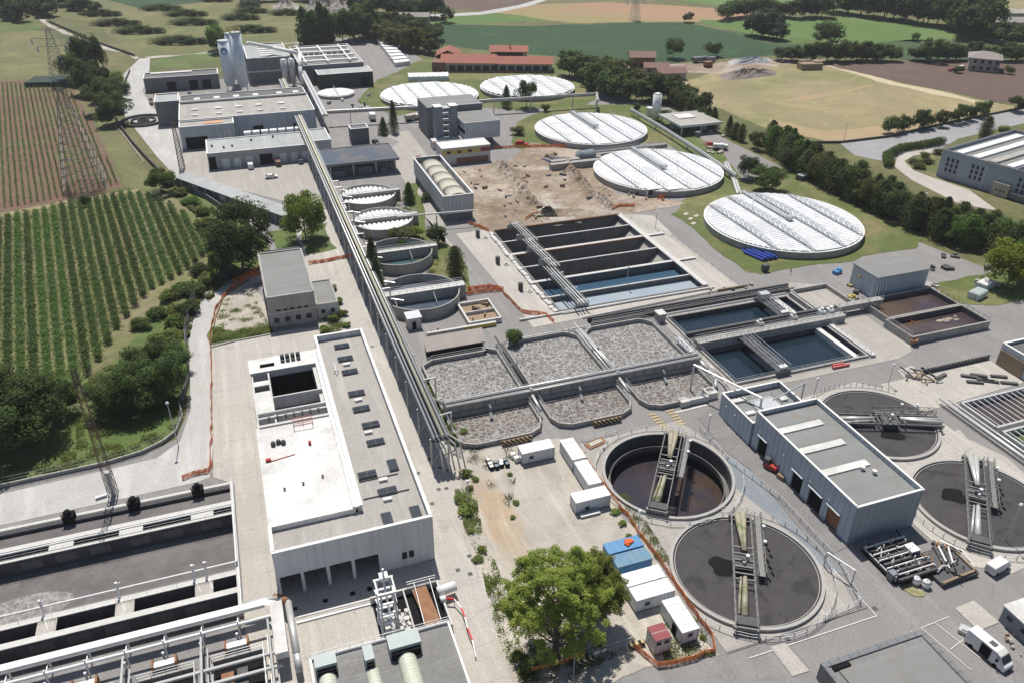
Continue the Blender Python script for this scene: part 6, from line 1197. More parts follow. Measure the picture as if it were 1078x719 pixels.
# evergreen screen along the site road at the right
path = [Vector(G(*p)) for p in ((706,110),(735,126),(768,144),(800,160),(825,172),(850,188),(900,213),(950,238),(1000,256),(1040,266),(1085,286))]
def walk(path, step):
    out = []; carry = 0
    for a, b in zip(path, path[1:]):
        L_ = (b-a).length; s = carry
        while s < L_: out.append(a+(b-a)*(s/L_)); s += step
        carry = s-L_
    return out
W_ = walk(path, 4.3)
for i, p in enumerate(W_):
    u = i/len(W_); big = u > .42
    for off in ((0,) if not big else (0, 5, 10)):
        h = tr_rng.uniform(6.5,9) if not big else tr_rng.uniform(8.5,11.5)
        if tr_rng.random() < (.16 if not big else .1): continue
        tree(0, 0, h, tr_rng.uniform(4.6,6.2) if not big else tr_rng.uniform(7.5,9.5), 'dark evergreen in the dense screen planted along the site road', [l_con, l_con, l_dark, l_olive][tr_rng.randrange(4)] if not big else [l_con, l_dark, l_olive, l_con, l_mid][tr_rng.randrange(5)], ['column','column','round','conifer'][tr_rng.randrange(4)], 3600, .03, 'evergreens screening the site road', world=(p.x+off*.6+tr_rng.uniform(-.6,.6), p.y+off+tr_rng.uniform(-.6,.6)))
# street trees with clear trunks
for px, py in ((936,141),(944,140),(952,138),(967,137),(973,135),(989,134),(1003,131),(1009,129),(1019,127),(1030,124),(1036,122)):
    tree(px, py, tr_rng.uniform(6.5,8.5), tr_rng.uniform(5.5,7.5), 'small street tree in the row between the public road and the dry meadow', l_dark, 'round', 2200, .042, 'street trees along the public road')
tree(1070, 118, 8, 9, 'street tree at the right edge above the factory', l_dark, 'round', 2200, .042)
# forecourt hedge
for k in range(26):
    a = k/25; px = 938+70*a if a < .6 else 980+22*(a-.6)/.4*1.0; 
P_ = walk([Vector(G(*p)) for p in ((935,176),(933,167),(948,159),(968,156),(985,153),(992,151))], 2.2)
tag(None, None) if False else None
t = thing('hedge', (P_[0].x, P_[0].y, 0), 'thick clipped hedge curving around the factory forecourt path', 'hedge')
pp, nn = [], []
for p in P_:
    d = rng.normal(0,1,(420,3)); d /= np.linalg.norm(d,axis=1)[:,None]; pp.append(d*np.array([2.1,2.1,1.5])*(1-.4*rng.random((420,1)))+np.array([p.x-P_[0].x,p.y-P_[0].y,1.4])); nn.append(d)
o = bpy.data.objects.new('foliage', leaf_mesh('foliage', np.concatenate(pp), np.concatenate(nn), .28, l_mid, 1)); col.objects.link(o); o.parent = t
for px, py in ((962,172),(972,166),(985,162),(976,172),(968,178)): tree(px, py, 2.2, 5, 'rounded shrub in the forecourt bed', l_olive, 'bush', 1000, .06, 'shrubs in the forecourt bed', 'shrub', 'shrub')
# oval shrub groups of the upper meadow
far = [(190,44,38),(148,34,34),(125,27,34),(164,17,30),(204,27,32),(203,17,28),(265,36,30),(252,21,28),(116,17,30),(230,2,26),(260,14,26),(262,20,22),(110,4,0),(302,17,30),(172,12,26),(288,9,20),(20,12,0),(218,33,0),(215,8,24),(197,14,0)]
for px, py, w in [(190,46,40),(147,35,36),(123,27,36),(108,17,30),(170,11,34),(196,17,34),(204,26,36),(228,2,28),(265,34,36),(253,21,30),(264,14,28),(302,16,28),(262,8,20)]:
    x, y = G(px, py); cm, tm = proto('thicket', 9000, .02, l_dark, 1); t = thing('shrub_group', (x, y, -.5), 'dark oval planting of shrubs on the upper meadow', 'shrub group', 'oval shrub plantings on the meadow', -.33)
    o = bpy.data.objects.new('foliage', cm); col.objects.link(o); o.parent = t; o.scale = (w*.95, w*.42, 5.5)
# distant trees, one object each
def row(pts, n, h, w, label, mat, group, jit=3, kind='round'):
    P = [Vector(G(*p)) for p in pts]; L_ = sum((b-a).length for a, b in zip(P, P[1:])); q = walk(P, L_/n)
    for p in q[:n]: 
        s = tr_rng.uniform(.75, 1.25); tree(0, 0, h*s, w*tr_rng.uniform(.85,1.2), label, mat, kind, 1500, .055, group, world=(p.x+tr_rng.uniform(-jit,jit), p.y+tr_rng.uniform(-jit,jit)))
row([(600,80),(622,86),(645,104),(668,108),(690,108),(697,104)], 14, 12, 13, 'dark tree in the clump between the farmhouse and the covered tank', l_dark, 'dark trees around the brown farmhouses')
row([(618,78),(640,86),(660,92),(680,100)], 8, 11, 12, 'dark tree in the clump between the farmhouse and the covered tank', l_olive, 'dark trees around the brown farmhouses')
row([(706,104),(722,112),(745,118),(752,122)], 6, 10, 9, 'dark tree beside the carport in front of the dry meadow', l_con, 'trees behind the carport')
tree(709, 62, 12, 13, 'pale green round tree at the edge of the crop field', l_far); tree(750, 60, 9, 11, 'dark tree beside the dirt yard behind the farmhouses', l_dark)
row([(825,64),(850,65),(880,65),(905,65),(943,64)], 17, 10, 10, 'dark tree in the line between crop field and ploughed field', l_dark, 'trees lining the ploughed field')
row([(968,64),(1000,64),(1030,63),(1085,66)], 15, 9, 10, 'dark tree in the line between crop field and ploughed field', l_dark, 'trees lining the ploughed field')
tree(869, 52, 17, 20, 'wide round tree standing alone above the tree line', l_dark); tree(979, 66, 15, 13, 'upright tree left of the villa', l_dark); tree(963, 44, 6, 6, 'tiny lone tree on the green pasture', l_dark)
tree(1062, 78, 5, 6, 'small shrub right of the villa', l_dark, 'bush'); tree(1007, 77, 4, 6, 'small bush in front of the villa', l_dark, 'bush')
row([(792,38),(800,40),(812,42),(818,40)], 6, 15, 14, 'pale green tree in the group at the edge of the pasture', M('blue_green_leaves', (.06,.09,.05), (.05,.08,.04), .2, rough=.7, kind='leaf'), 'pale trees at the pasture edge')
row([(768,20),(785,18),(805,17),(835,20),(855,18),(880,20)], 13, 14, 16, 'dark tree in the hedge line above the pasture', l_far, 'trees above the pasture')
row([(885,14),(930,20),(980,27),(1015,32),(1025,44)], 26, 24, 22, 'tall dark tree in the wood behind the pasture', l_dark, 'tall trees of the wood', 6)
row([(890,6),(940,8),(990,14),(1035,22)], 24, 26, 24, 'tall dark tree in the wood behind the pasture', l_far, 'tall trees of the wood', 8)
row([(1035,42),(1055,48),(1078,48),(1090,50)], 7, 12, 16, 'dark tree in front of the far barns', l_dark, 'trees by the far barns')
tree(762, 22, 12, 14, 'small clump tree alone on the boundary of the red field', l_far); tree(724, 24, 8, 9, 'lone tree on the edge of the red field', l_far)
row([(325,47),(345,46),(352,45)], 8, 19, 11, 'tall dark poplar in the group behind the filter house', l_dark, 'poplars behind the filter house', 2, 'column')
row([(365,45),(375,42),(388,38),(392,44)], 9, 20, 15, 'dark tree in the group behind the filter house', l_dark, 'trees behind the filter house')
row([(405,45),(418,50),(435,54),(450,56),(458,58)], 12, 12, 13, 'mixed green tree in the belt behind the greenhouse', l_olive, 'trees behind the greenhouse')
row([(395,28),(415,30),(440,38),(466,46)], 12, 11, 12, 'dark tree in the belt behind the greenhouse', l_dark, 'trees behind the greenhouse')
row([(380,16),(400,14),(425,16),(440,18),(460,20)], 13, 15, 16, 'distant dark tree near the upper farm lane', l_far, 'distant trees by the farm lane')
tree(470, 24, 12, 13, 'round dark tree on the mown field by the farm lane', l_dark)
row([(230,56),(226,50)], 2, 18, 9, 'thin tree just left of the silos', l_mid, 'thin trees by the silos')
row([(-5,12),(10,18),(22,25)], 8, 14, 15, 'dark tree in the short line at the top left corner', l_dark, 'trees at the top left corner')
row([(10,0),(30,9),(50,17),(62,20)], 12, 13, 14, 'tree in the hedgerow running to the top left corner', l_far, 'hedgerow at the top left')
row([(35,-2),(60,5),(85,12),(105,17)], 13, 10, 12, 'tree in the second hedgerow of the upper left', l_far, 'hedgerow at the top left')
row([(270,3),(300,1),(330,2),(360,6)], 12, 12, 15, 'distant tree behind the gravel heap', l_far, 'distant trees by the gravel heap')
for px, py in ((402,206),(428,226),(447,212),(424,262)): tree(px, py, 3, 3.4, 'small bush on the grass between the split tanks and the lane', l_mid, 'bush', 900, .07, 'bushes by the split tanks', 'bush', 'bush')
# shrubs in the yard and along the pipe foot
for i in range(22):
    u = i/21; px = 428+45*u+tr_rng.uniform(-4,4); py = 375+85*u+tr_rng.uniform(-4,4)
    tree(px, py, tr_rng.uniform(1,2.2), tr_rng.uniform(1.2,2.8), 'weedy bush growing in the strip under the pipe bridge', [l_weed, l_mid, l_olive][i % 3], 'bush', 700, .09, 'weeds under the pipe bridge', 'bush', 'bush')
for i, (px, py, s) in enumerate(((486,528,2.6),(490,540,2.8),(497,536,2),(494,515,1.4),(490,500,2.2),(500,505,1.4),(496,560,1.2),(503,590,1.6),(508,580,1.6),(520,612,1.2),(532,640,1.4),(560,700,2),(545,690,1.6),(648,540,1.6),(655,552,1.4),(662,566,1.2),(537,500,1),(543,530,1.2),(540,545,1),(488,455,1.6),(475,450,1.8),(590,600,2),(596,612,1.4),(690,680,1),(730,655,1.2),(740,672,1))):
    tree(px, py, s*.55, s*1.1, 'low tuft of weeds on the gravel yard', l_weed, 'bush', 500, .10, 'weed tufts on the gravel yard', 'bush', 'weeds')
for i, (px, py, s) in enumerate(((344,350,3),(350,338,3),(357,320,2.5),(350,306,2.5),(361,333,2.5),(365,344,2))): tree(px, py, s*.7, s, 'low garden bush beside the annex of the pinkish block', l_weed, 'bush', 700, .09, 'bushes beside the annex', 'bush', 'bush')
def weeds(name, polys, n, size, hh, mat, label, seed=0, org=(0, 0)):
    r = np.random.default_rng(seed); PT = []
    for pl in polys:
        P = np.array([G(*p) for p in pl]); lo, hi = P.min(0), P.max(0); m = 0; want = n//len(polys); cl = r.uniform(0, 1, (max(6, want//45), 2))*(hi-lo)+lo
        while m < want:
            q = cl[r.integers(0, len(cl), want)]+r.normal(0, .55, (want, 2)); ins = np.zeros(len(q), bool); j = len(P)-1
            for i in range(len(P)):
                a, b = P[i], P[j]; c_ = ((a[1] > q[:, 1]) != (b[1] > q[:, 1])) & (q[:, 0] < (b[0]-a[0])*(q[:, 1]-a[1])/(b[1]-a[1]+1e-9)+a[0]); ins ^= c_; j = i
            q = q[ins]; m += max(1, len(q)); PT.append(q)
    q = np.concatenate(PT); z = r.random(len(q))**2*hh+.05; N = np.tile([0, 0, 1.], (len(q), 1))
    me = leaf_mesh(name, np.c_[q, z], N, size, mat, seed); o = bpy.data.objects.new(name, me); col.objects.link(o); return tag(o, label, 'weeds', kind='stuff')
weeds('weeds', [[(478,515),(500,515),(508,560),(525,600),(540,650),(556,705),(540,715),(518,650),(505,590),(490,560)]], 3600, .13, .5, l_weed, 'weeds spread along the left edge of the gravel yard', 1)
weeds('weeds', [[(545,640),(600,660),(650,690),(600,715),(545,719)]], 4500, .14, .5, l_olive, 'rough grass under the big leafy tree', 2)
weeds('weeds', [[(478,455),(500,462),(545,472),(540,540),(520,520),(500,495),(480,480)]], 1300, .11, .3, l_olive, 'sparse weeds around the black crates', 3)
weeds('weeds', [[(652,520),(662,520),(712,600),(700,605),(668,560)],[(690,655),(752,665),(752,690),(700,700)]], 3000, .12, .4, l_weed, 'weeds between the cabins and the round tanks', 4)
weeds('weeds', [[(395,330),(410,345),(445,400),(470,440),(485,470),(470,468),(440,420),(415,375)]], 6500, .16, .9, l_mid, 'green weeds under the long pipe bridge', 5)
weeds('weeds', [[(224,362),(232,318),(262,302),(285,345),(250,357)]], 2600, .13, .3, l_weed, 'thin weeds on the gravel patch by the pinkish block', 6)
weeds('weeds', [[(337,315),(352,312),(366,345),(352,352),(340,345)]], 2000, .14, .5, l_weed, 'weeds beside the annex of the pinkish block', 7)
weeds('weeds', [[(392,226),(432,210),(452,262),(490,300),(480,312),(400,345),(388,290)]], 5000, .14, .4, l_weed, 'long grass around the split tanks', 8)
weeds('weeds', [[(168,200),(215,215),(262,250),(262,285),(240,300),(205,330),(196,370),(182,395),(150,395),(140,370),(200,300),(222,262),(205,225)]], 16000, .30, .9, l_weed, 'rank green growth between vineyard and bleached road', 9)
weeds('weeds', [[(80,410),(110,385),(150,385),(190,415),(190,445),(150,476),(90,490),(0,506),(0,495),(80,470)]], 9000, .2, .4, l_weed, 'rough grass below the dark trees', 10)
weeds('weeds', [[(222,361),(224,346),(245,349),(288,342),(289,350),(250,357)]], 6000, .14, .7, l_weed, 'tall weeds on the verge below the gravel patch', 12)
# vine rows
def seg_poly(o, d, poly):
    ts = []; n = len(poly)
    for i in range(n):
        a, b = Vector(poly[i]), Vector(poly[(i+1)%n]); e = b-a; den = d.x*e.y-d.y*e.x
        if abs(den) < 1e-9: continue
        w_ = a-o; t_ = (w_.x*e.y-w_.y*e.x)/den; u = (w_.x*d.y-w_.y*d.x)/den
        if 0 <= u <= 1: ts.append(t_)
    ts.sort(); return ts
def vines(poly, vp_px, spacing_pts, label, group, h, w, dens, mat, nmax=60):
    dd = CR*(vp_px[0]-539)-CU*(vp_px[1]-359.5)+CF*F_PX; d = Vector((dd.x, dd.y)).normalized(); n = Vector((d.y, -d.x)); poly = [Vector(p) for p in poly]
    s0, s1 = [Vector(G(*p)).dot(n) for p in spacing_pts[0]]; sp = abs(s1-s0)/spacing_pts[1]
    lo = min(p.dot(n) for p in poly); hi = max(p.dot(n) for p in poly); base = s0; k0 = math.ceil((lo-base)/sp); c = 0
    for k in range(k0, k0+200):
        s = base+k*sp
        if s > hi: break
        ts = seg_poly(n*s, d, poly)
        for a, b in zip(ts[::2], ts[1::2]):
            if b-a < 6: continue
            a += 1.5; b -= 1.5; L_ = b-a; m = int(L_*dens); mid = n*s+d*((a+b)/2); uu = rng.uniform(-L_/2, L_/2, m)
            gap = np.sin(uu*.35+k)*.5+np.sin(uu*1.1+2*k)*.5+rng.normal(0,.3,m) > -1.25; uu = uu[gap]; m = len(uu)
            q = rng.normal(0, w*.32, m); z = h*(.15+.85*rng.random(m)**.7)*(1+.12*np.sin(uu*1.7+k))
            P = np.stack([d.x*uu+n.x*q, d.y*uu+n.y*q, z], 1); N = np.stack([n.x*np.sign(q), n.y*np.sign(q), np.full(m, .8)], 1)
            me = leaf_mesh('vine_row', P, N, .26, mat, k); o = bpy.data.objects.new('vine_row', me); col.objects.link(o); o.location = (mid.x, mid.y, 0); tag(o, label, 'vine row', group); c += 1
    return c
vg = [G(*p) for p in ((-40,233),(0,229),(40,223),(75,213),(130,204),(150,204),(172,212),(205,232),(222,258),(216,272),(195,290),(160,308),(128,345),(112,372),(98,395),(70,420),(-60,430))]
vines(vg, (17,-122), (((66.4,220),(17,225)),5.2), 'leafy green vine row in the lower vineyard', 'vine rows of the lower vineyard', 1.9, 1.5, 60, l_vine)
vy = [G(*p) for p in ((-40,88),(0,88),(45,87),(72,93),(96,132),(126,196),(75,208),(0,222),(-40,228))]
vines(vy, (-10,-130), (((7.5,90),(77.6,92.7)),15), 'thin row of young vines on the brown soil of the upper vineyard', 'young vine rows of the upper vineyard', 1.0, .6, 9, l_mid)
# ============================================================ VEHICLES, CABINS, SMALL THINGS
def van(px, py, ang, L_, W, H, label, body=m_contw, kind='van', opendoor=False, cat='van', z=0, name='parked_van'):
    x, y = G(px, py); t = thing(name, (x, y, z), label, cat, rz=ang); ORG[t.name] = (0, 0, 0)
    h = L_/2
    prof = {'van': [(-h,.35),(-h,H*.93),(-h+.25,H),(h*.42,H),(h*.62,H*.9),(h*.86,H*.52),(h*.98,H*.42),(h,.35)],
            'car': [(-h,.35),(-h,.85),(-h*.86,.95),(-h*.62,H),(h*.18,H),(h*.48,.98),(h*.93,.82),(h,.6),(h,.35)],
            'truck': [(-h,.9),(-h,H),(h*.45,H),(h*.45,.9)]}[kind]
    v = []; n = len(prof)
    for s, sq in ((-1, 1), (1, 1)):
        for X, Z in prof:
            ww = W/2*(1-(.13 if Z > .95 else 0)*(1 if kind != 'truck' else 0)); v.append((X, s*ww, Z))
    f = [tuple(range(n)), tuple(range(2*n-1, n-1, -1))]+[(i+n, (i+1) % n+n, (i+1) % n, i) for i in range(n)]
    o = MB().add(v, f).build('body', body, t); b = o.modifiers.new('b', 'BEVEL'); b.width = .08; b.segments = 2
    if kind == 'van':
        MB().add([(h*.66,-W*.40,H*.86),(h*.66,W*.40,H*.86),(h*.86,W*.43,H*.545),(h*.86,-W*.43,H*.545)],[(3,2,1,0)]).build('windscreen', m_glass, t)
        q = MB()
        for s in (-1,1): q.add([(h*.3,s*W*.452,H*.58),(h*.66,s*W*.452,H*.58),(h*.58,s*W*.445,H*.84),(h*.3,s*W*.445,H*.84)],[(0,1,2,3) if s<0 else (3,2,1,0)])
        q.build('side_window', m_glass, t)
        q = MB()
        for X in (-h*.62, h*.55):
            for s in (-1,1): q.cyl((X,s*(W/2-.15),.34),(X,s*(W/2+.03),.34),.34,14)
        q.build('wheel', m_blk, t)
        if opendoor:
            for s in (-1,1): MB().box(h*.52,h*.62,s*(W/2+.02),s*(W/2+.2),H*.52,H*.68).build('mirror', m_blk, t)
            MB().box(h-.05,h+.06,-W*.45,W*.45,.3,.55).build('bumper', m_cwd, t); MB().box(-h-.03,-h+.02,-W*.47,-W*.38,.8,1.5).build('tail_light', m_red, t); MB().box(-h-.03,-h+.02,W*.38,W*.47,.8,1.5).build('tail_light', m_red, t); MB().box(-h*.1,h*.2,-W*.2,W*.2,H,H+.05).build('roof_vent', m_cwd, t)
        if opendoor: MB().box(-h*.25,h*.22,-W/2-.03,-W/2+.12,.45,H*.9).build('open_door', m_blk, t)
    elif kind == 'car':
        q = MB(); q.add([(h*.2,-W*.38,H-.03),(h*.2,W*.38,H-.03),(h*.47,W*.42,1.0),(h*.47,-W*.42,1.0)],[(3,2,1,0)]).add([(-h*.64,-W*.38,H-.03),(-h*.64,W*.38,H-.03),(-h*.85,W*.42,.99),(-h*.85,-W*.42,.99)],[(0,1,2,3)])
        q.v = [(X+(.03 if X>0 else -.03),Y,Z+.03) for X,Y,Z in q.v]; q.build('windscreen', m_glass, t)
        q = MB()
        for s in (-1,1): q.add([(-h*.6,s*(W*.44),1.0),(h*.35,s*(W*.44),1.0),(h*.14,s*(W*.44),H-.12),(-h*.52,s*(W*.44),H-.12)],[(0,1,2,3) if s<0 else (3,2,1,0)])
        q.build('side_window', m_glass, t); q = MB()
        for X in (-h*.6, h*.6):
            for s in (-1,1): q.cyl((X,s*(W/2-.15),.32),(X,s*(W/2+.03),.32),.32,14)
        q.build('wheel', m_blk, t)
    else:
        o = MB().box(h*.5,h,-W/2,W/2,.6,H*.88).build('cab', m_contw, t); o.modifiers.new('b','BEVEL').width = .15
        MB().box(h,h+.03,-W*.4,W*.4,H*.5,H*.8).build('windscreen', m_glass, t); MB().box(-h,h,-.5,.5,.55,.9).build('chassis', m_cwd, t); q = MB()
        for X in (-h*.7,-h*.45,h*.7):
            for s in (-1,1): q.cyl((X,s*(W/2-.3),.5),(X,s*(W/2),.5),.5,14)
        q.build('wheel', m_blk, t)
    return t
van(1039, 689, -1.43, 6.2, 2.1, 2.55, 'big white van with its dark side door open, parked at the lower right', opendoor=True)
van(1049, 599, .16, 4.3, 1.8, 1.85, 'small white van parked on the road beside the rightmost round tank')
van(264, 177, 1.6, 5, 2, 2.1, 'white van parked nose in at the workshop doors')
van(293, 174, 1.6, 5, 2, 2.1, 'brown and red van parked at the workshop doors', M('brown_car_paint', (.20,.10,.07), (.16,.08,.06), 1, rough=.4))
van(286, 188, .0, 4.3, 1.8, 1.5, 'white car alone in the middle of the workshop yard', kind='car', cat='car', name='parked_car')
van(317, 172, 1.5, 4.2, 1.8, 1.5, 'dark car in the shade under the pipe bridge', m_cwd, 'car', cat='car', name='parked_car')
van(396, 152, -1.3, 4.5, 1.8, 1.7, 'dark pickup parked beside the dark square hut', m_cwd, 'car', cat='pickup', name='parked_car')
van(392, 126, 1.5, 7, 2.5, 3, 'white lorry parked left of the dark conifers', m_contw, 'truck', cat='lorry', name='parked_lorry')
van(434, 127, .4, 6.5, 2.5, 2.6, 'beige tanker truck behind the conifers by the tower block', m_plast, 'truck', cat='lorry', name='parked_lorry')
van(442, 170, .2, 3.5, 1.8, 2, 'dark red loader beside the vaulted hall', m_maroon, 'car', cat='loader', name='small_loader')
van(549, 153, -.6, 5, 2, 1.7, 'red and orange machine parked by the netting near the bush', m_red, 'car', cat='loader', name='small_loader')
van(825, 167, 1.2, 8, 2.6, 3.2, 'blue lorry with a cluttered load on the site road', M('navy_load', (.05,.08,.13), (.25,.28,.32), 1.5), 'truck', cat='lorry', name='parked_lorry')
van(758, 158, -.4, 5.5, 2.2, 2.4, 'small white truck on the storage yard by the carport', m_contw, 'truck', cat='lorry', name='parked_lorry')
van(748, 154, -.2, 4, 1.8, 1.5, 'dark red car left of the small white truck', m_red, 'car', cat='car', name='parked_car')
van(1001, 75, .2, 4.2, 1.8, 1.5, 'red car beside the white villa', m_red, 'car', cat='car', name='parked_car')
van(1012, 74, .3, 5, 2, 2.4, 'white van close to the corner of the villa')
# forklift
x, y = G(812, 494); t = thing('forklift', (x, y, 0), 'red forklift standing at the first doorway of the grey hall', 'forklift')
MB().obox((x,y),.6,1.2,.3,1.2,.35).build('body', m_red, t); MB().obox((x-.4,y+1),.55,.5,.3,2.1,.35).build('cab', m_cwd, t); MB().beam((x+.3,y-1.4,.1),(x+.3,y-1.4,2.2),.1,.1).beam((x+.9,y-1.2,.1),(x+.9,y-1.2,2.2),.1,.1).build('mast', m_cwd, t)
MB().cyl((x-.8,y+.6,.3),(x+.5,y+1.1,.3),.3,10).cyl((x-.3,y-1,.3),(x+.9,y-.6,.3),.3,10).build('wheel', m_blk, t)
x, y = G(823, 503); tag(MB().obox((x,y),.7,.7,0,.9,.3).build('crate', m_timber), 'pale wooden crate beside the red forklift', 'crate')
# site cabins and containers
def cabin(name, x0, x1, y0, y1, h, label, roof, side, cat, win=(), group=None, base=.15):
    t = thing(name, ((x0+x1)/2, (y0+y1)/2, 0), label, cat, group)
    o = MB().m(0).box(x0+.05,x1-.05,y0+.05,y1-.05,base,h-.12).build('body', side, t)
    MB().box(x0,x1,y0,y1,h-.12,h+.03).build('roof', roof, t); MB().box(x0,x1,y0,y1,base-.12,base+.02).build('base_frame', m_cwd, t)
    nn = int((x1-x0 if x1-x0 > y1-y0 else y1-y0)/1.2)
    for k in range(1, nn):
        if x1-x0 > y1-y0: MB().box(x0+k*(x1-x0)/nn-.03,x0+k*(x1-x0)/nn+.03,y0+.05,y1-.05,h+.03,h+.07).build('roof_seam', side, t)
        else: MB().box(x0+.05,x1-.05,y0+k*(y1-y0)/nn-.03,y0+k*(y1-y0)/nn+.03,h+.03,h+.07).build('roof_seam', side, t)
    for wx, wz in win:
        f = MB().box(wx-.45,wx+.45,y0-.0,y0+.04,wz,wz+.8).build('window', m_steel, t); MB().box(wx-.36,wx+.36,y0-.03,y0-.0,wz+.08,wz+.72).build('pane', m_glass, f)
    for cx_ in (x0+.08, x1-.08): MB().box(cx_-.09,cx_+.09,y0-.02,y0+.1,base,h-.12).build('corner_post', m_steel, t)
    return t
cabin('site_cabin', 40.2, 46.6, 107.2, 109.9, 2.6, 'white site cabin beside the stack of black pallets', m_contw, m_conts, 'cabin', ((42,1.0),))
MB_ = tag(MB().box(40.0,40.2,107.6,108.3,.8,1.5).build('air_conditioner', m_steel), 'small air conditioner on the left end of the cabin by the pallets', 'air conditioner'); MB_.parent = bpy.data.objects['site_cabin']; MB_.location = (-43.4,-108.55,0); del MB_['category']; del MB_['label']
cabin('site_cabin', 48.2, 50.9, 102.6, 108.8, 2.6, 'upper one of two white cabins set end to end beside the deep round tank', m_contw, m_conts, 'cabin')
cabin('site_cabin', 48.2, 50.8, 95.5, 102.1, 2.6, 'lower one of two white cabins set end to end beside the deep round tank', m_contw, m_conts, 'cabin')
cabin('site_cabin', 44.3, 50.8, 92.0, 94.6, 2.6, 'white cabin lying crosswise at the lower end of the cabin row', m_contw, m_conts, 'cabin', ((46.5,.5),))
tag(MB().box(44.8,48.4,90.7,91.6,0,.5).build('pipe_bundle', m_steel), 'grey bundle lying in the shade of the crosswise white cabin', 'pipes')
cabin('blue_container', 44.6, 50.7, 79.6, 82.0, 2.6, 'brighter blue container with an orange sack on its roof', m_blue, m_blue, 'container')
cabin('blue_container', 44.7, 50.7, 76.7, 79.3, 2.55, 'duller blue container between the bright blue one and the white cabins', M('faded_blue_paint', (.12,.25,.37), (.20,.27,.31), .6), m_blue, 'container')
x, y = 48.6, 80.8; tag(MB().obox((x,y),.8,.4,2.63,2.9,.5).obox((x-.2,y+.1),.4,.45,2.9,3.05,.2).build('sack', M('orange_sack', (.75,.14,.03), (.6,.1,.03), 2)), 'orange sack lying on the brighter blue container', 'sack')
cabin('site_cabin', 44.4, 50.8, 72.7, 75.3, 2.65, 'rear half of the double white cabin below the blue containers', m_contw, m_conts, 'cabin')
cabin('site_cabin', 44.4, 50.8, 69.9, 72.5, 2.6, 'front half of the double white cabin, with one small window', m_contw, m_conts, 'cabin', ((46.3,1.0),))
cabin('site_cabin', 47.9, 50.7, 62.7, 68.8, 2.6, 'white cabin with an open doorway between the double cabin and the orange netting', m_contw, m_conts, 'cabin', ((49.3,1.3),))
tag(MB().box(47.78,47.86,64.2,65.2,.1,2.1).build('doorway', m_blk), None, None); o = bpy.data.objects['doorway']; o.parent = [q for q in bpy.data.objects if q.get('label','').startswith('white cabin with an open')][0]; o.location = (-49.3,-65.75,0)
t = cabin('toilet_cabin', 43.5, 46.0, 62.4, 65.0, 3.0, 'small white cabin with a maroon roof inside the orange netting', m_maroon, m_conts, 'cabin', ((44.1,1.9),(45.3,1.9)))
for i in range(9):
    x, y = 34.6+(i%4)*1.0+random.uniform(-.2,.2), 108+(i//4)*1.05+random.uniform(-.2,.2); t = thing('pallet_stack', (x,y,0), 'black plastic crate with a pale lid in the group beside the site cabin', 'crate', 'black crates beside the site cabin')
    MB().obox((x,y),.42,.42,0,.8,random.uniform(-.2,.2)).build('body', m_blk, t); MB().obox((x,y),.36,.36,.8,.84,.1).build('lid', m_bluec if i%2 else m_white, t)
for x, y in ((39.3,109.8),(39.6,108.6)): tag(MB().obox((x,y),.5,.45,0,1,.1).obox((x,y),.42,.38,1,1.1,.1).build('pallet_box', m_white), 'white box on a pallet between the crates and the site cabin', 'box', 'white boxes by the site cabin')
# gas bottles / white bags by the skid
for x, y, l in ((88.0,60.9,'upper one of two bulging white sacks beside the belt frame'),(89.0,59.9,'lower one of two bulging white sacks beside the belt frame')):
    t = thing('bulk_bag', (x,y,0), l, 'sack'); MB().cyl((x,y,0),(x,y,.9),.6,12,.75).cyl((x,y,.9),(x,y,1.4),.75,12,.35).build('bag', m_contw, t, True); MB().beam((x-.3,y,1.4),(x+.3,y,1.7),.06,.06).build('strap', m_cwd, t)
# dismantled filter press on frames
t = thing('belt_press_frame', (90.5, 64, 0), 'large dismantled black and white roller frame lying in the shade of the grey hall', 'machine')
mb = MB(); mb.box(84.6,93.2,61.8,69.2,.15,.5).build('base', m_blk, t)
for y in (68.6,66.9,65.6,63.9,62.3):
    MB().beam((84.8,y,1.3),(92.6,y,1.3),.14,.32).build('beam', m_para, t); MB().box(85.2,92.4,y-1.25,y-.95,.5,1.25).build('belt', m_blk, t)
    MB().cyl((85.2,y-.75,.9),(92.4,y-.75,.9),.32,10).build('roller', m_cwd, t)
for x in (84.9,87.2,89.6,92.4): MB().beam((x,61.8,.8),(x,69,.8),.2,.3).beam((x,62,0),(x,62,1.5),.2,.2).beam((x,68.8,0),(x,68.8,1.5),.2,.2).build('cross_member', m_steel, t)
MB().box(84.4,85.5,62.2,63.3,.3,1.7).build('motor_box', m_bluec, t)
for k in range(12): x, y = 85.5+(k*.6), 62.5+(k*1.7)%6; MB().cyl((x,y,1.5),(x,y,2.1),.12,6).build('fitting', m_white, t)
random.seed(21)
for k in range(46):
    x, y = random.uniform(85,92.6), random.uniform(62.2,68.8); L_ = random.uniform(.5,1.6)
    MB().beam((x,y,random.uniform(.5,1.2)),(x+L_*random.choice((0,1)),y+L_*random.choice((0,1))+.2,random.uniform(.8,1.9)),.14,.14).build('fitting', [m_cwd,m_blk,m_steel,m_rustm][k%4], t)
t = thing('belt_press_frame', (94.5, 62.5, 0), 'second roller frame with a white square plate on top, nearer the small white van', 'machine')
MB().box(91.2,98.4,58.9,65.3,.1,.7).build('base', m_cwd, t); MB().box(90.6,92.3,65.0,66.8,1.7,1.85).box(90.7,90.9,65.1,66.7,.5,1.7).box(92,92.2,65.1,66.7,.5,1.7).build('plate', m_para, t)
MB().beam((91.2,59,.8),(98.3,59.4,.8),.35,.5).beam((98,59.2,.8),(98.2,65.2,.8),.3,.5).build('edge_beam', m_timber, t)
for k in range(5): MB().cyl((93.7+k*.75,60.5+k*.45,1),(95.7+k*.75,65.5-k*.2,1),.16,8).build('roller', m_para if k%2 else m_cwd, t)
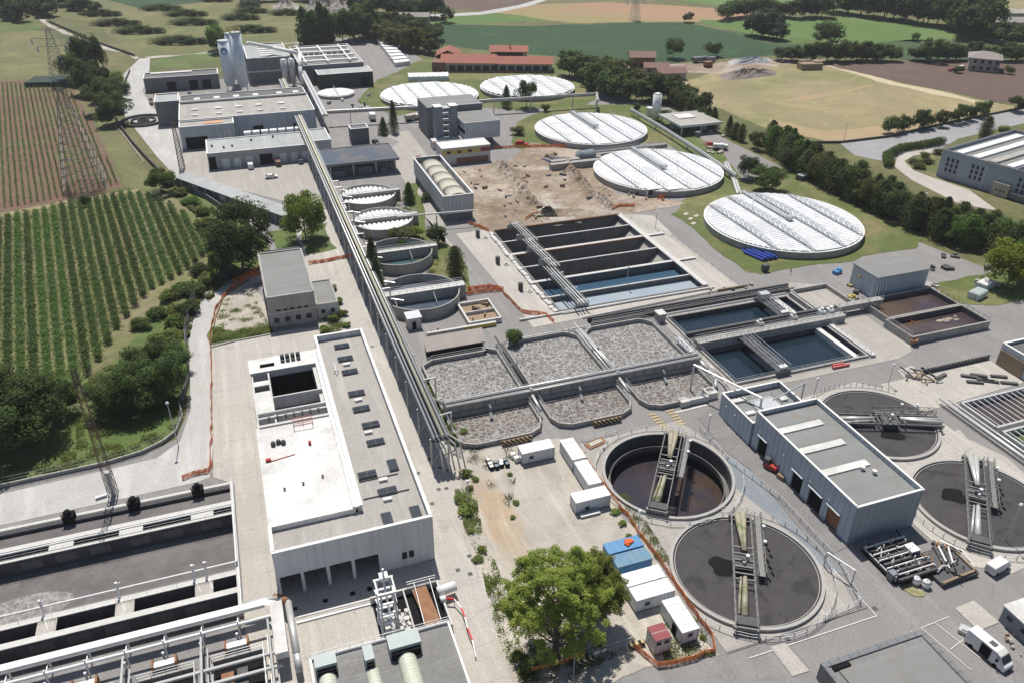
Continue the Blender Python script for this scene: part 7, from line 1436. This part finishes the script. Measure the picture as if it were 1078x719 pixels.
MB().tube([(92,61,1),(93.6,61.6,1.2),(94.4,61.2,1.2)],.2).tube([(98.6,60,.8),(98.9,63,1.4),(97.4,66,1.2)],.12).tube([(98.7,61,.8),(98.2,64,1.5)],.1).build('hose', m_pipe, t)
for k in range(7): MB().cyl((96+k*.4,66-k*.5,.9),(96.6+k*.4,66.4-k*.5,.9),.3,8).build('spool', m_rustm if k%2 else m_cwd, t)
for k in range(28):
    x, y = random.uniform(91.6,98), random.uniform(59.3,65); L_ = random.uniform(.4,1.5)
    MB().beam((x,y,.8),(x+L_*random.uniform(-1,1),y+L_*random.uniform(-1,1),random.uniform(.9,1.7)),.14,.16).build('fitting', [m_cwd,m_blk,m_steel,m_rustm,m_timber][k%5], t)
sheet('yellow_stain', [(85.0,60.9),(86.4,61.2),(87.8,60.2),(88.3,58.9),(86.9,58.5),(85.8,59.2)], .034, M('algae_stain', (.19,.18,.06), (.33,.30,.20), 1.2), rough=.6)
tag(MB().obox((88.4,50.6),.7,1.6,.1,.7,.55).obox((88.4,50.6),.5,1.2,.7,.95,.55).build('trailer', m_steel), 'small silver trailer beside the big white van', 'trailer')
# orange netting fences
def netting(pts, label, z=0, px=True, posts=True):
    P = [G(*p) for p in pts] if px else pts
    t = thing('orange_netting', (P[0][0], P[0][1], 0), label, 'safety fence'); mb = MB(); pm = MB()
    for a, b in zip(P, P[1:]):
        a, b = Vector(a), Vector(b); L_ = (b-a).length; n = max(1, int(L_/1.5)); d = (b-a).normalized(); m_ = Vector((-d.y,d.x))
        pr = a
        for k in range(1, n+1):
            q = a+(b-a)*(k/n)+m_*random.uniform(-.25,.25)*(k<n); mb.beam((pr.x,pr.y,.55),(q.x,q.y,.55+random.uniform(-.1,.1)),.05,1.0); pm.beam((q.x,q.y,0),(q.x,q.y,1.15),.05,.05); pr = q
    mb.build('netting', m_orange, t); pm.build('post', m_cwd, t); return t
netting([(221,364),(223,345),(228,325),(240,308),(258,295),(275,288)], 'orange netting curving along the gravel patch to the pinkish block')
netting([(245,299),(260,291),(274,284)], 'orange netting heap at the left corner of the pinkish block')
netting([(325,279),(345,276),(372,270)], 'orange netting across the lane between the pinkish block and the pipe bridge')
netting([(222,364),(223,400),(223,440),(222,480),(222,500)], 'long thin brown orange netting between bleached road and concrete apron')
netting([(192,505),(205,500),(220,497),(224,488)], 'orange netting crumpled at the corner of the lower left channels')
netting([(488,312),(510,308),(528,307),(538,318),(550,330),(575,333),(583,340)], 'long orange netting winding left of the long bays')
netting([(492,306),(515,303),(530,306)], 'orange netting doubled up at the small lawn corner')
netting([(493,236),(505,240),(515,245)], 'orange netting below the vaulted hall')
netting([(553,232),(560,228),(567,226)], 'small red orange netting at the edge of the excavation')
netting([(520,157),(545,156),(575,155),(606,156)], 'orange netting in front of the upper covered tank')
netting([(692,210),(712,206),(728,203)], 'orange netting right of the small cabins at the middle covered tank')
netting([(644,222),(652,218),(668,218)], 'orange netting at the upper right corner of the long bays')
netting([(660,204),(664,200)], 'short piece of orange netting at the rim of the middle covered tank')
netting([(559,708),(590,700),(616,692)], 'dark orange netting under the big leafy tree')
netting([(41.5,64.5),(43.1,60.6),(47,60.1),(51.9,60.1),(52.9,62.5),(52.6,66)], 'bright orange netting around the cabin with the maroon roof', px=False)
netting([(52.8,66),(52.6,80),(52.2,92),(51.8,104),(51.6,109)], 'rusty orange net line between the cabins and the round tanks', px=False)
netting([(472,455),(480,462),(486,470)], 'orange netting at the foot of the left lower aeration tank')
netting([(955,337),(960,343)], 'bit of orange netting by the corner of the lower brown basin')
t = thing('wire_fence', G(620,690)+(0,), 'wire mesh fence panels between the big tree and the yellow barrier', 'fence'); a, b = Vector(G(620,695)), Vector(G(664,680)); mb = MB()
for k in range(13): p = a+(b-a)*k/12; mb.beam((p.x,p.y,0),(p.x,p.y,1.9),.05,.05)
mb.beam((a.x,a.y,1.9),(b.x,b.y,1.9),.05,.05).beam((a.x,a.y,1),(b.x,b.y,1),.05,.05); mb.build('frame', m_steel, t)
for k in (2,4): p = a+(b-a)*k/12; MB().obox((p.x,p.y-.1),.4,.02,1,1.6,.1).build('notice', m_white, t)
for px, py, l in ((616,697,'yellow and black striped block at the left end of the wire fence'),(670,680,'yellow and black striped block at the right end of the wire fence')): x, y = G(px, py); tag(MB().box(x-1.2,x+1.2,y-.3,y+.3,0,.8).build('striped_block', m_haz), l, 'barrier')
# red barriers
x, y = G(884,386); t = thing('red_barrier', (x,y,0), 'red plastic barriers lying beside the lower dark basin', 'barrier'); MB().box(x-2.2,x+2.2,y-.5,y-.1,0,.6).box(x-1.8,x+1.2,y+.1,y+.5,0,.7).build('panel', M('faded_red_plastic', (.55,.14,.14), (.50,.12,.12), 1), t)
x, y = G(627,467); t = thing('red_skip_lid', (x,y,0), 'flat orange red frame lying above the deep round tank', 'frame'); MB().obox((x,y),2.1,.9,.05,.25,.25).m(1).obox((x,y),1.5,.5,.25,.4,.25).build('frame', [m_rustm, m_plast], t)
tag(MB().rail([(53.5,110,0),(61,110.3,0)],1.1,2,.07).build('light_railing', m_steel), 'short pale railing north of the deep round tank', 'railing')
# blue pipes and site debris
x, y = G(803,270); t = thing('blue_pipe_stack', (x,y,0), 'stack of dark blue plastic pipes on the lawn below the nearest covered tank', 'pipes')
for k in range(7): MB().cyl((x-2+k*.75,y-3.2,.45+.5*(k%2)),(x-4+k*.75,y+3.2,.45+.5*(k%2)),.4,10).build('pipe', m_bluep, t)
x, y = G(786,263); t = thing('blue_pipe_pile', (x,y,0), 'smaller loose pile of dark blue pipes left of the stack', 'pipes')
for k in range(5): MB().cyl((x-2+k*.7,y-1.6,.3),(x-1+k*.7,y+1.8,.3),.22,8).build('pipe', m_bluep, t)
x, y = G(805,286); tag(MB().box(x-.9,x+.9,y-.6,y+.6,.4,2).box(x-.7,x-.5,y-.4,y-.2,0,.4).box(x+.5,x+.7,y-.4,y-.2,0,.4).build('control_box', m_cwd), 'dark control box standing at the edge of the lawn by the lane', 'box')
x, y = G(583,172); t = thing('steel_beam_pile', (x,y,0), 'pile of long blue grey beams beside the excavation', 'beams')
for k in range(7): MB().beam((x-3+k*1.0,y+5-(k%3),.4+.25*(k%2)),(x+2+k*1.0,y-6-(k%2),.4),.5,.45).build('beam', [M('blue_beam',(.08,.12,.22),(.1,.14,.25),1), m_cw, m_timber][k % 3], t)
for k in range(34):
    px, py = [(random.uniform(565,600),random.uniform(160,182)),(random.uniform(975,1040),random.uniform(268,300)),(random.uniform(740,800),random.uniform(140,162)),(random.uniform(955,990),random.uniform(300,320)),(random.uniform(690,760),random.uniform(190,205))][k % 5]
    x, y = G(px, py); lab, grp = [('bit of rubble beside the pile of blue grey beams','rubble by the beam pile'),('dark scrap lying on the asphalt beside the grey metal building','scrap by the grey metal building'),('piece of stored material on the yard by the carport','stored pieces by the carport'),('box lying between the grey metal building and the lawn','boxes by the grey metal building'),('piece of building waste at the foot of the middle covered tank','waste by the middle covered tank')][k % 5]
    mb = MB(); a = random.random()*3; mb.obox((x,y),random.uniform(.5,1.6),random.uniform(.3,.9),0,random.uniform(.3,1.0),a).obox((x+.4,y+.5),.6,.3,0,random.uniform(.5,1.2),a+.8).beam((x-1,y,.3),(x+1.2,y+.8,.7),.15,.15)
    tag(mb.build('scrap', [m_timber, m_cw, m_cwd, m_cladd, m_plast][k*7 % 5]), lab, 'scrap', grp)
for i,(x0,l) in enumerate(((128.9,'small cabin with dark glass and a magenta panel at the middle covered tank'),(134.4,'plain grey cabin right of the magenta one'))):
    x, y = G(690-0+i*21,207); t = thing('site_hut', (x,y,0), l, 'cabin'); MB().box(x-3,x+2.6,y,y+2.4,0,2.5).m(1).box(x-3.1,x+2.7,y-.1,y+2.5,2.5,2.65).build('wall', [m_conts, m_white], t)
    if i == 0: MB().box(x-.1,x+2.3,y-.08,y-.01,.2,2.3).build('panel', M('magenta_panel', (.35,.03,.12), (.3,.03,.1), 1), t); MB().box(x-2.8,x-1.2,y-.08,y-.01,.6,2.2).build('window', m_glass, t)
    else: MB().box(x-2,x-.8,y-.08,y-.01,.8,1.8).box(x+.4,x+1.6,y-.08,y-.01,.8,1.8).build('window', m_cladl, t)
x, y = G(881,288); t = thing('blue_tarp', (x,y,0), 'crumpled blue tarpaulin left of the grey metal building', 'tarpaulin'); MB().obox((x,y),1.3,.7,0,.9,.3).obox((x+.8,y+.3),.7,.6,0,1.2,.8).build('sheet', m_blue, t)
for px, py, l in ((520,237.5,'x'),):
    pass
for px, py, l in ((845,189,'dark upturned trough on the lawn above the nearest covered tank'),(1036,303,'white roofed trailer box under the yellow green tree'),(1028,313,'pale green skip below the trailer box')):
    x, y = G(px, py); t = thing('lawn_container', (x,y,0), l, 'container'); MB().obox((x,y),2.4,1.4,0,1.7,.3).m(1).obox((x,y),2.2,1.2,1.7,1.85,.3).build('body', [m_cwd if px < 900 else m_conts, m_white if px > 1030 else m_hood], t)
for px, py in ((730,236),(733,228),(727,231),(722,226)): x, y = G(px, py); tag(MB().obox((x,y),1.1,.6,0,.2,.6).build('white_board', m_plast), 'pale board lying on the lawn left of the nearest covered tank', 'board', 'pale boards on the lawn')
x, y = G(1018,42*10); 
t = thing('pipe_debris', G(972,395)+(0,), 'tangle of pipes and timber at the left end of the pale yard', 'debris'); x, y = G(972,398); mb = MB()
for k in range(14): a = random.random()*3.1; L_ = random.uniform(.8,2); xx, yy = x+random.uniform(-3,3), y+random.uniform(-2.5,2.5); mb.m(k%2).beam((xx-L_*math.cos(a),yy-L_*math.sin(a),.3),(xx+L_*math.cos(a),yy+L_*math.sin(a),random.uniform(.3,1)),.25,.25)
mb.build('pieces', [m_timber, m_cwd], t)
# earth heaps: displaced grids
def heap(name, pts, h, mat, label, seed=1):
    P = [Vector(G(*p)) for p in pts]; c = sum(P, Vector((0,0)))/len(P); n, m = 40, 9; v = [(c.x, c.y, h)]; f = []; r = random.Random(seed)
    for i in range(n):
        u = i/n*len(P); a, b = P[int(u) % len(P)], P[(int(u)+1) % len(P)]; e = a+(b-a)*(u-int(u))
        for j in range(1, m+1): s = j/m; q = c+(e-c)*s; v.append((q.x, q.y, -.02 if j == m else 1.7*h*(1-s**1.6)*r.uniform(.5,1.3)))
    for i in range(n):
        k = (i+1) % n; f.append((0, 1+i*m, 1+k*m)); f += [(1+i*m+j, 2+i*m+j, 2+k*m+j, 1+k*m+j) for j in range(m-1)]
    return tag(MB().add(v, f).build(name, mat), label, 'earth heap')
from mathutils import noise as mnoise
def pdist(p, L_):
    best = 1e9
    for a, b in zip(L_, L_[1:]):
        e = b-a; u = max(0, min(1, (p-a).dot(e)/e.length_squared)); best = min(best, (p-(a+e*u)).length)
    return best
RA = [Vector(G(*p)) for p in ((524,174),(536,188),(546,200),(558,214))]; RB = [Vector(G(*p)) for p in ((596,172),(606,188),(622,204),(640,218))]; RC = [Vector(G(*p)) for p in ((612,168),(624,184),(642,200),(664,212))]; RD = [Vector(G(*p)) for p in ((500,216),(530,222),(560,226),(600,222))]
v, f, nx, ny = [], [], 110, 80
XA, XB, YA, YB_ = 68, 118, 214, 272
for j in range(ny+1):
    for i in range(nx+1):
        x, y = XA+(XB-XA)*i/nx, YA+(YB_-YA)*j/ny; p = Vector((x, y)); q = Vector((x*.22, y*.22, 0)); e = min(1, min(x-XA, XB-x, y-YA, YB_-y)/2.5)
        z = .08+.5*max(0, mnoise.fractal(q, 1, 2, 5)+.12)+2.6*math.exp(-(pdist(p,RA)/2.6)**2)*(1+.5*mnoise.noise(q*4))+2.1*math.exp(-(pdist(p,RB)/1.8)**2)*(1+.6*mnoise.noise(q*5))+2.3*math.exp(-(pdist(p,RC)/2.4)**2)*(1+.5*mnoise.noise(q*4))+.7*math.exp(-(pdist(p,RD)/1.5)**2)
        v.append((x, y, z*e-.05))
for j in range(ny):
    for i in range(nx): a = j*(nx+1)+i; f.append((a, a+1, a+nx+2, a+nx+1))
o = MB().add(v, f).build('excavated_earth', m_dirt); o['kind'] = 'structure'
random.seed(8)
for k in range(46):
    x, y = random.uniform(72,115), random.uniform(217,268); L_ = random.uniform(.5,2.6); a = random.random()*3.1
    tag(MB().obox((x,y),L_*.5,random.uniform(.15,.5),.2,random.uniform(.5,1.1),a).build('earth_clod', [m_dirt, m_timber, m_cwd, m_cw][k % 4]), 'loose block or plank lying on the excavated earth', 'debris', 'debris on the excavated earth')
heap('earth_heap', [(566,224),(585,222),(588,229),(568,230)], 1.4, M('dark_earth', (.14,.12,.09), (.11,.10,.08), .5, bump=.5), 'small dark heap at the upper edge of the long bays', 3)
heap('gravel_heap', [(318,10),(345,3),(380,8),(370,16),(335,15)], 9, M('quarry_gravel', (.30,.27,.25), (.34,.31,.28), .05), 'wide grey gravel heap near the top edge', 5)
heap('gravel_heap', [(285,8),(300,4),(318,8),(312,12),(292,12)], 3, m_grav, 'pale gravel heap left of the wide grey one', 6)
heap('manure_heap', [(755,80),(775,74),(815,74),(818,79),(790,83),(765,85)], 1.6, M('dark_manure', (.16,.13,.12), (.24,.20,.17), .1), 'long dark heap beside the pale track in the dry meadow', 7)
heap('covered_heap', [(766,65),(810,62),(813,66),(770,69)], 1.5, M('grey_sheeting', (.42,.42,.43), (.36,.36,.37), .2), 'long low heap under grey sheeting behind the dark heap', 8)
x, y = G(852,73); t = thing('bale_stack', (x,y,0), 'dark stack of bales at the corner of the ploughed field', 'bales'); MB().obox((x,y),6,3,0,3.2,-.2).obox((x+5,y+1),2,2.4,0,3.8,-.2).build('bale', m_timber, t)
for px, py, w_, l, mt in ((737,66,10,'dark long trailer on the dirt yard behind the farmhouses',m_cladd),(747,66,6,'second dark trailer right beside the first',m_cladd),(745,71,4.4,'orange brown container in the dirt yard',m_rustm)): x, y = G(px, py); t = thing('farm_trailer', (x,y,0), l, 'trailer'); MB().obox((x,y),w_/2,1.5,.8,3,.0).build('body', mt, t); MB().cyl((x-w_*.3,y-1.5,.5),(x-w_*.3,y+1.5,.5),.5).cyl((x+w_*.3,y-1.5,.5),(x+w_*.3,y+1.5,.5),.5).build('wheel', m_blk, t)
# perimeter walls and fences
def wall(name, pts, h, label, mat, rails=True, th=.3):
    P = [G(*p) for p in pts]; t = thing(name, (P[0][0],P[0][1],0), label, 'fence' if rails else 'wall'); mb = MB()
    for a, b in zip(P, P[1:]): mb.beam((*a,h/2),(*b,h/2),th,h)
    mb.build('wall', mat, t)
    if rails: mb = MB().rail([(p[0],p[1],h) for p in P],1.3,2.2,.07); mb.build('fence_panel', m_cladd, t)
wall('boundary_wall', [(-60,528),(0,513),(50,502),(110,489),(150,477),(172,466),(186,455),(192,440),(190,428)], .7, 'low wall with a mesh fence curving along the bleached road at the lower left', m_cw)
wall('boundary_wall', [(192,425),(199,400),(196,355),(201,325),(216,303),(235,294),(262,286)], 1.2, 'dark boundary fence between the green strip and the bleached road', m_cwd)
wall('boundary_wall', [(122,128),(140,152),(158,172),(168,182)], 1.5, 'dark boundary wall beside the ditch at the road bend', m_cwd, False)
wall('boundary_wall', [(124,136),(137,152),(152,172)], .4, 'pale ditch edge running beside the dark boundary wall', m_cw, False)
wall('boundary_wall', [(137,76),(131,90),(127,104)], 1.4, 'short dark wall at the upper left bend of the road', m_cwd, False)
wall('field_wall', [(52,24),(75,34),(100,45),(142,60)], 1.4, 'long dark wall along the farm track of the upper meadow', m_cwd, False)
wall('road_wall', [(808,152),(885,151),(935,145),(1000,130),(1085,113)], .9, 'dark low wall between the dry meadow and the public road', m_cwd, False)
wall('screen_fence', [(171,188),(215,208),(262,240),(283,256)], 1.8, 'dark fence along the vineyard side of the narrow shed', m_cladd, False)
wall('lawn_kerb', [(222,366),(250,359),(287,352),(318,347)], .3, 'pale kerb between the weedy verge and the concrete apron', m_cw, False)
wall('curved_kerb', [(222,362),(227,335),(236,312),(262,296)], .5, 'brown kerb curving around the gravel patch', m_timber, False)
# lamps
def lamp(px, py, h, label=None, lean=0):
    x, y = G(px, py); t = thing('street_lamp', (x,y,0), label or 'thin grey lamp post with a white round head on the site', 'street lamp', None if label else 'lamp posts on the site')
    MB().cyl((x,y,0),(x,y,h),.11,6,.07).build('pole', m_steel, t); MB().cyl((x,y,h),(x,y,h+.3),.35,8,.2).build('lamp_head', m_wpipe, t)
lamp(188, 470, 10, 'lamp post on the grass above the lower left boundary wall'); lamp(603, 719, 9, 'lamp post at the bottom edge in front of the big leafy tree'); lamp(1058, 570, 8, 'lamp post in front of the rightmost round tank'); lamp(968, 233, 9, 'lamp post in front of the evergreen screen')
for px, py, h in ((670,572,7),(493,535,6),(690,240,5),(790,230,6),(712,185,5),(660,300,5),(856,420,5),(935,405,5),(888,150,8),(745,455,4),(835,500,4)): lamp(px, py, h)
# pylons
def pylon(px, py, top, wb, label, mat, arms=True, tt=.22, name='pylon', wt=.6):
    x, y = G(px, py); h = hgt(top, (px, py)); t = thing(name, (x,y,0), label, 'pylon'); mb = MB(); n = 12; pr = None
    for i in range(n+1):
        s = i/n; w_ = wb/2*(1-s)**.9+wt; z = h*(1-(1-s)**1.15) if False else h*s; q = [(x+a*w_, y+b*w_, z) for a, b in ((-1,-1),(1,-1),(1,1),(-1,1))]
        for k in range(4):
            if pr: mb.beam(pr[k], q[k], tt, tt); mb.beam(pr[k], q[(k+1)%4], tt*.7, tt*.7); mb.beam(pr[(k+1)%4], q[k], tt*.7, tt*.7)
            mb.beam(q[k], q[(k+1)%4], tt*.6, tt*.6)
        pr = q
    mb.build('lattice', mat, t)
    if arms:
        mb = MB()
        for z, L_ in ((h*.96, 5.5),(h*.82, 8),(h*.68, 6.5)):
            for s in (-1, 1): mb.beam((x,y-.6,z),(x+s*L_,y,z+.4),tt,tt).beam((x,y+.6,z),(x+s*L_,y,z+.4),tt,tt).beam((x,y,z+1.6),(x+s*L_,y,z+.4),tt,tt)
        mb.build('cross_arm', mat, t)
        for z, L_ in ((h*.82, 8),(h*.68, 6.5)):
            for s in (-1,1): MB().cyl((x+s*L_,y,z-2.4),(x+s*L_,y,z+.3),.35,8).build('insulator', m_wpipe, t)
    return t
pylon(91, 196, (64,94), 12, 'wide pale lattice pylon standing in the brown vineyard', m_steeld, False, .13)
pylon(66, 90, (57,30), 8, 'tall grey green lattice pylon with cross arms and white insulators', M('weathered_steel', (.26,.29,.28), (.22,.25,.24), 1), True, .12)
pylon(120, 521, (86,388), .9, 'slender rusty brown lattice mast beside the bleached road', m_brown, False, .07, 'lattice_mast', .3)
x, y = G(120,521); tag(MB().cyl((x,y,0),(x,y,5.2),.45,10,.4).obox((x-2,y),.9,.3,0,.5,.2).build('mast_foot', m_steel), 'grey round foot at the bottom of the rusty lattice mast', 'foot')
pylon(192, 178, (182,130), .9, 'small brown lattice mast at the end of the narrow shed', m_brown, False, .15, 'lattice_mast', .5)
pylon(668, 22, (668,-8), 5, 'distant pylon standing in the red field', m_steel, True, .14)
x, y = G(64,88); t = thing('pylon_enclosure', (x,y,0), 'low green fenced enclosure at the foot of the tall pylon', 'enclosure'); MB().obox((x,y),14,7,0,2.2,-.2).build('panel', m_cladg, t)
# people
def person(px, py, label, top, legs=None, rz=0.0, z=0):
    x, y = G(px, py, z); t = thing('person', (x,y,z), label, 'person', rz=rz); ORG[t.name] = (0,0,0)
    me = bpy.data.meshes.new('body'); V = [(0,0,.95),(0,0,1.2),(0,0,1.42),(0,0,1.52),(0,0,1.66),(.2,0,1.4),(.26,.04,1.12),(.27,.12,.86),(-.2,0,1.4),(-.26,.04,1.12),(-.27,.1,.86),(.1,0,.9),(.12,.06,.5),(.12,0,.06),(.12,.16,.04),(-.1,0,.9),(-.12,-.06,.5),(-.12,-.1,.06),(-.12,.06,.04)]
    E = [(0,1),(1,2),(2,3),(3,4),(2,5),(5,6),(6,7),(2,8),(8,9),(9,10),(0,11),(11,12),(12,13),(13,14),(0,15),(15,16),(16,17),(17,18)]
    me.from_pydata(V, E, []); o = bpy.data.objects.new('body', me); col.objects.link(o); o.parent = t; me.materials.append(top)
    md = o.modifiers.new('skin', 'SKIN'); rad = [.15,.16,.14,.06,.11,.07,.05,.04,.07,.05,.04,.1,.075,.05,.045,.1,.075,.05,.045]
    for i, r_ in enumerate(rad): me.skin_vertices[0].data[i].radius = (r_, r_*.8)
    me.skin_vertices[0].data[0].use_root = True; o.modifiers.new('s', 'SUBSURF').levels = 1; return t
person(926, 291, 'person in dark clothes walking on the lane above the dark basins', m_cladd, rz=.5)
person(832, 289, 'person in grey work clothes standing by the lane near the blue pipes', m_cladl, rz=2)
# bins, drums and small clutter that stands about on the yards
random.seed(31)
def clutter(n, box, label, group, mats, smin=.3, smax=1.1):
    for k in range(n):
        px, py = random.uniform(box[0], box[2]), random.uniform(box[1], box[3]); x, y = G(px, py); s_ = random.uniform(smin, smax); mb = MB()
        if k % 3 == 0: mb.cyl((x,y,0),(x,y,s_*1.2),s_*.45,10).cyl((x,y,s_*1.2),(x,y,s_*1.3),s_*.38,10)
        else: mb.obox((x,y),s_*.8,s_*.5,0,s_,random.random()*3).obox((x,y),s_*.6,s_*.35,s_,s_*1.15,random.random()*3)
        tag(mb.build('yard_item', mats[k % len(mats)]), label, 'yard item', group)
clutter(9, (268,160,325,168), 'drum or box left at the foot of the workshop wall', 'items along the workshop wall', [m_cwd, m_bluec, m_rustm])
clutter(12, (150,96,200,112), 'item stored outside the dark shed at the far left', 'items by the far left shed', [m_cwd, m_cw, m_rustm], .5, 1.5)
clutter(14, (345,100,395,116), 'item stored beside the dark green shed', 'items by the green shed', [m_cwd, m_cw, m_contw], .4, 1.3)
clutter(14, (452,345,500,352), 'item on the slab beside the brown sloping roof', 'items by the brown sloping roof', [m_plast, m_cwd, m_rustm], .3, .8)
clutter(10, (745,300,800,312), 'small box on the concrete strip near the person by the lane', 'boxes near the lane', [m_cw, m_cwd, m_plast], .3, .7)
clutter(16, (890,296,905,318), 'junk beside the plain grey metal building', 'junk by the grey metal building', [m_plast, m_yel, m_cwd], .3, .9)
clutter(12, (1020,296,1070,312), 'item beside the white roofed trailer box', 'items by the trailer box', [m_cwd, m_cw], .3, .9)
clutter(10, (650,196,700,212), 'small waste item in front of the middle covered tank', 'waste items at the middle covered tank', [m_plast, m_rustm, m_cwd], .3, .9)
clutter(8, (560,470,640,480), 'small stone or block on the gravel by the cabins', 'blocks on the gravel', [m_plast, m_cw], .15, .4)
clutter(10, (1058,640,1078,690), 'small box along the wall of the pale blue cabin', 'boxes along the pale blue cabin', [m_plast, m_timber, m_cw], .25, .6)
# birds' eye haze
hz = MB().box(-3010,5010,-410,5010,-6.5,99).build('haze', None); hz['kind'] = 'stuff'
mh = bpy.data.materials.new('haze'); mh.use_nodes = True; n = mh.node_tree.nodes; n.remove(n['Principled BSDF']); pv = n.new('ShaderNodeVolumePrincipled')
pv.inputs['Color'].default_value = (.86,.88,.92,1); pv.inputs['Density'].default_value = .00011; pv.inputs['Anisotropy'].default_value = .2
mh.node_tree.links.new(pv.outputs[0], n['Material Output'].inputs['Volume']); hz.data.materials.clear(); hz.data.materials.append(mh)
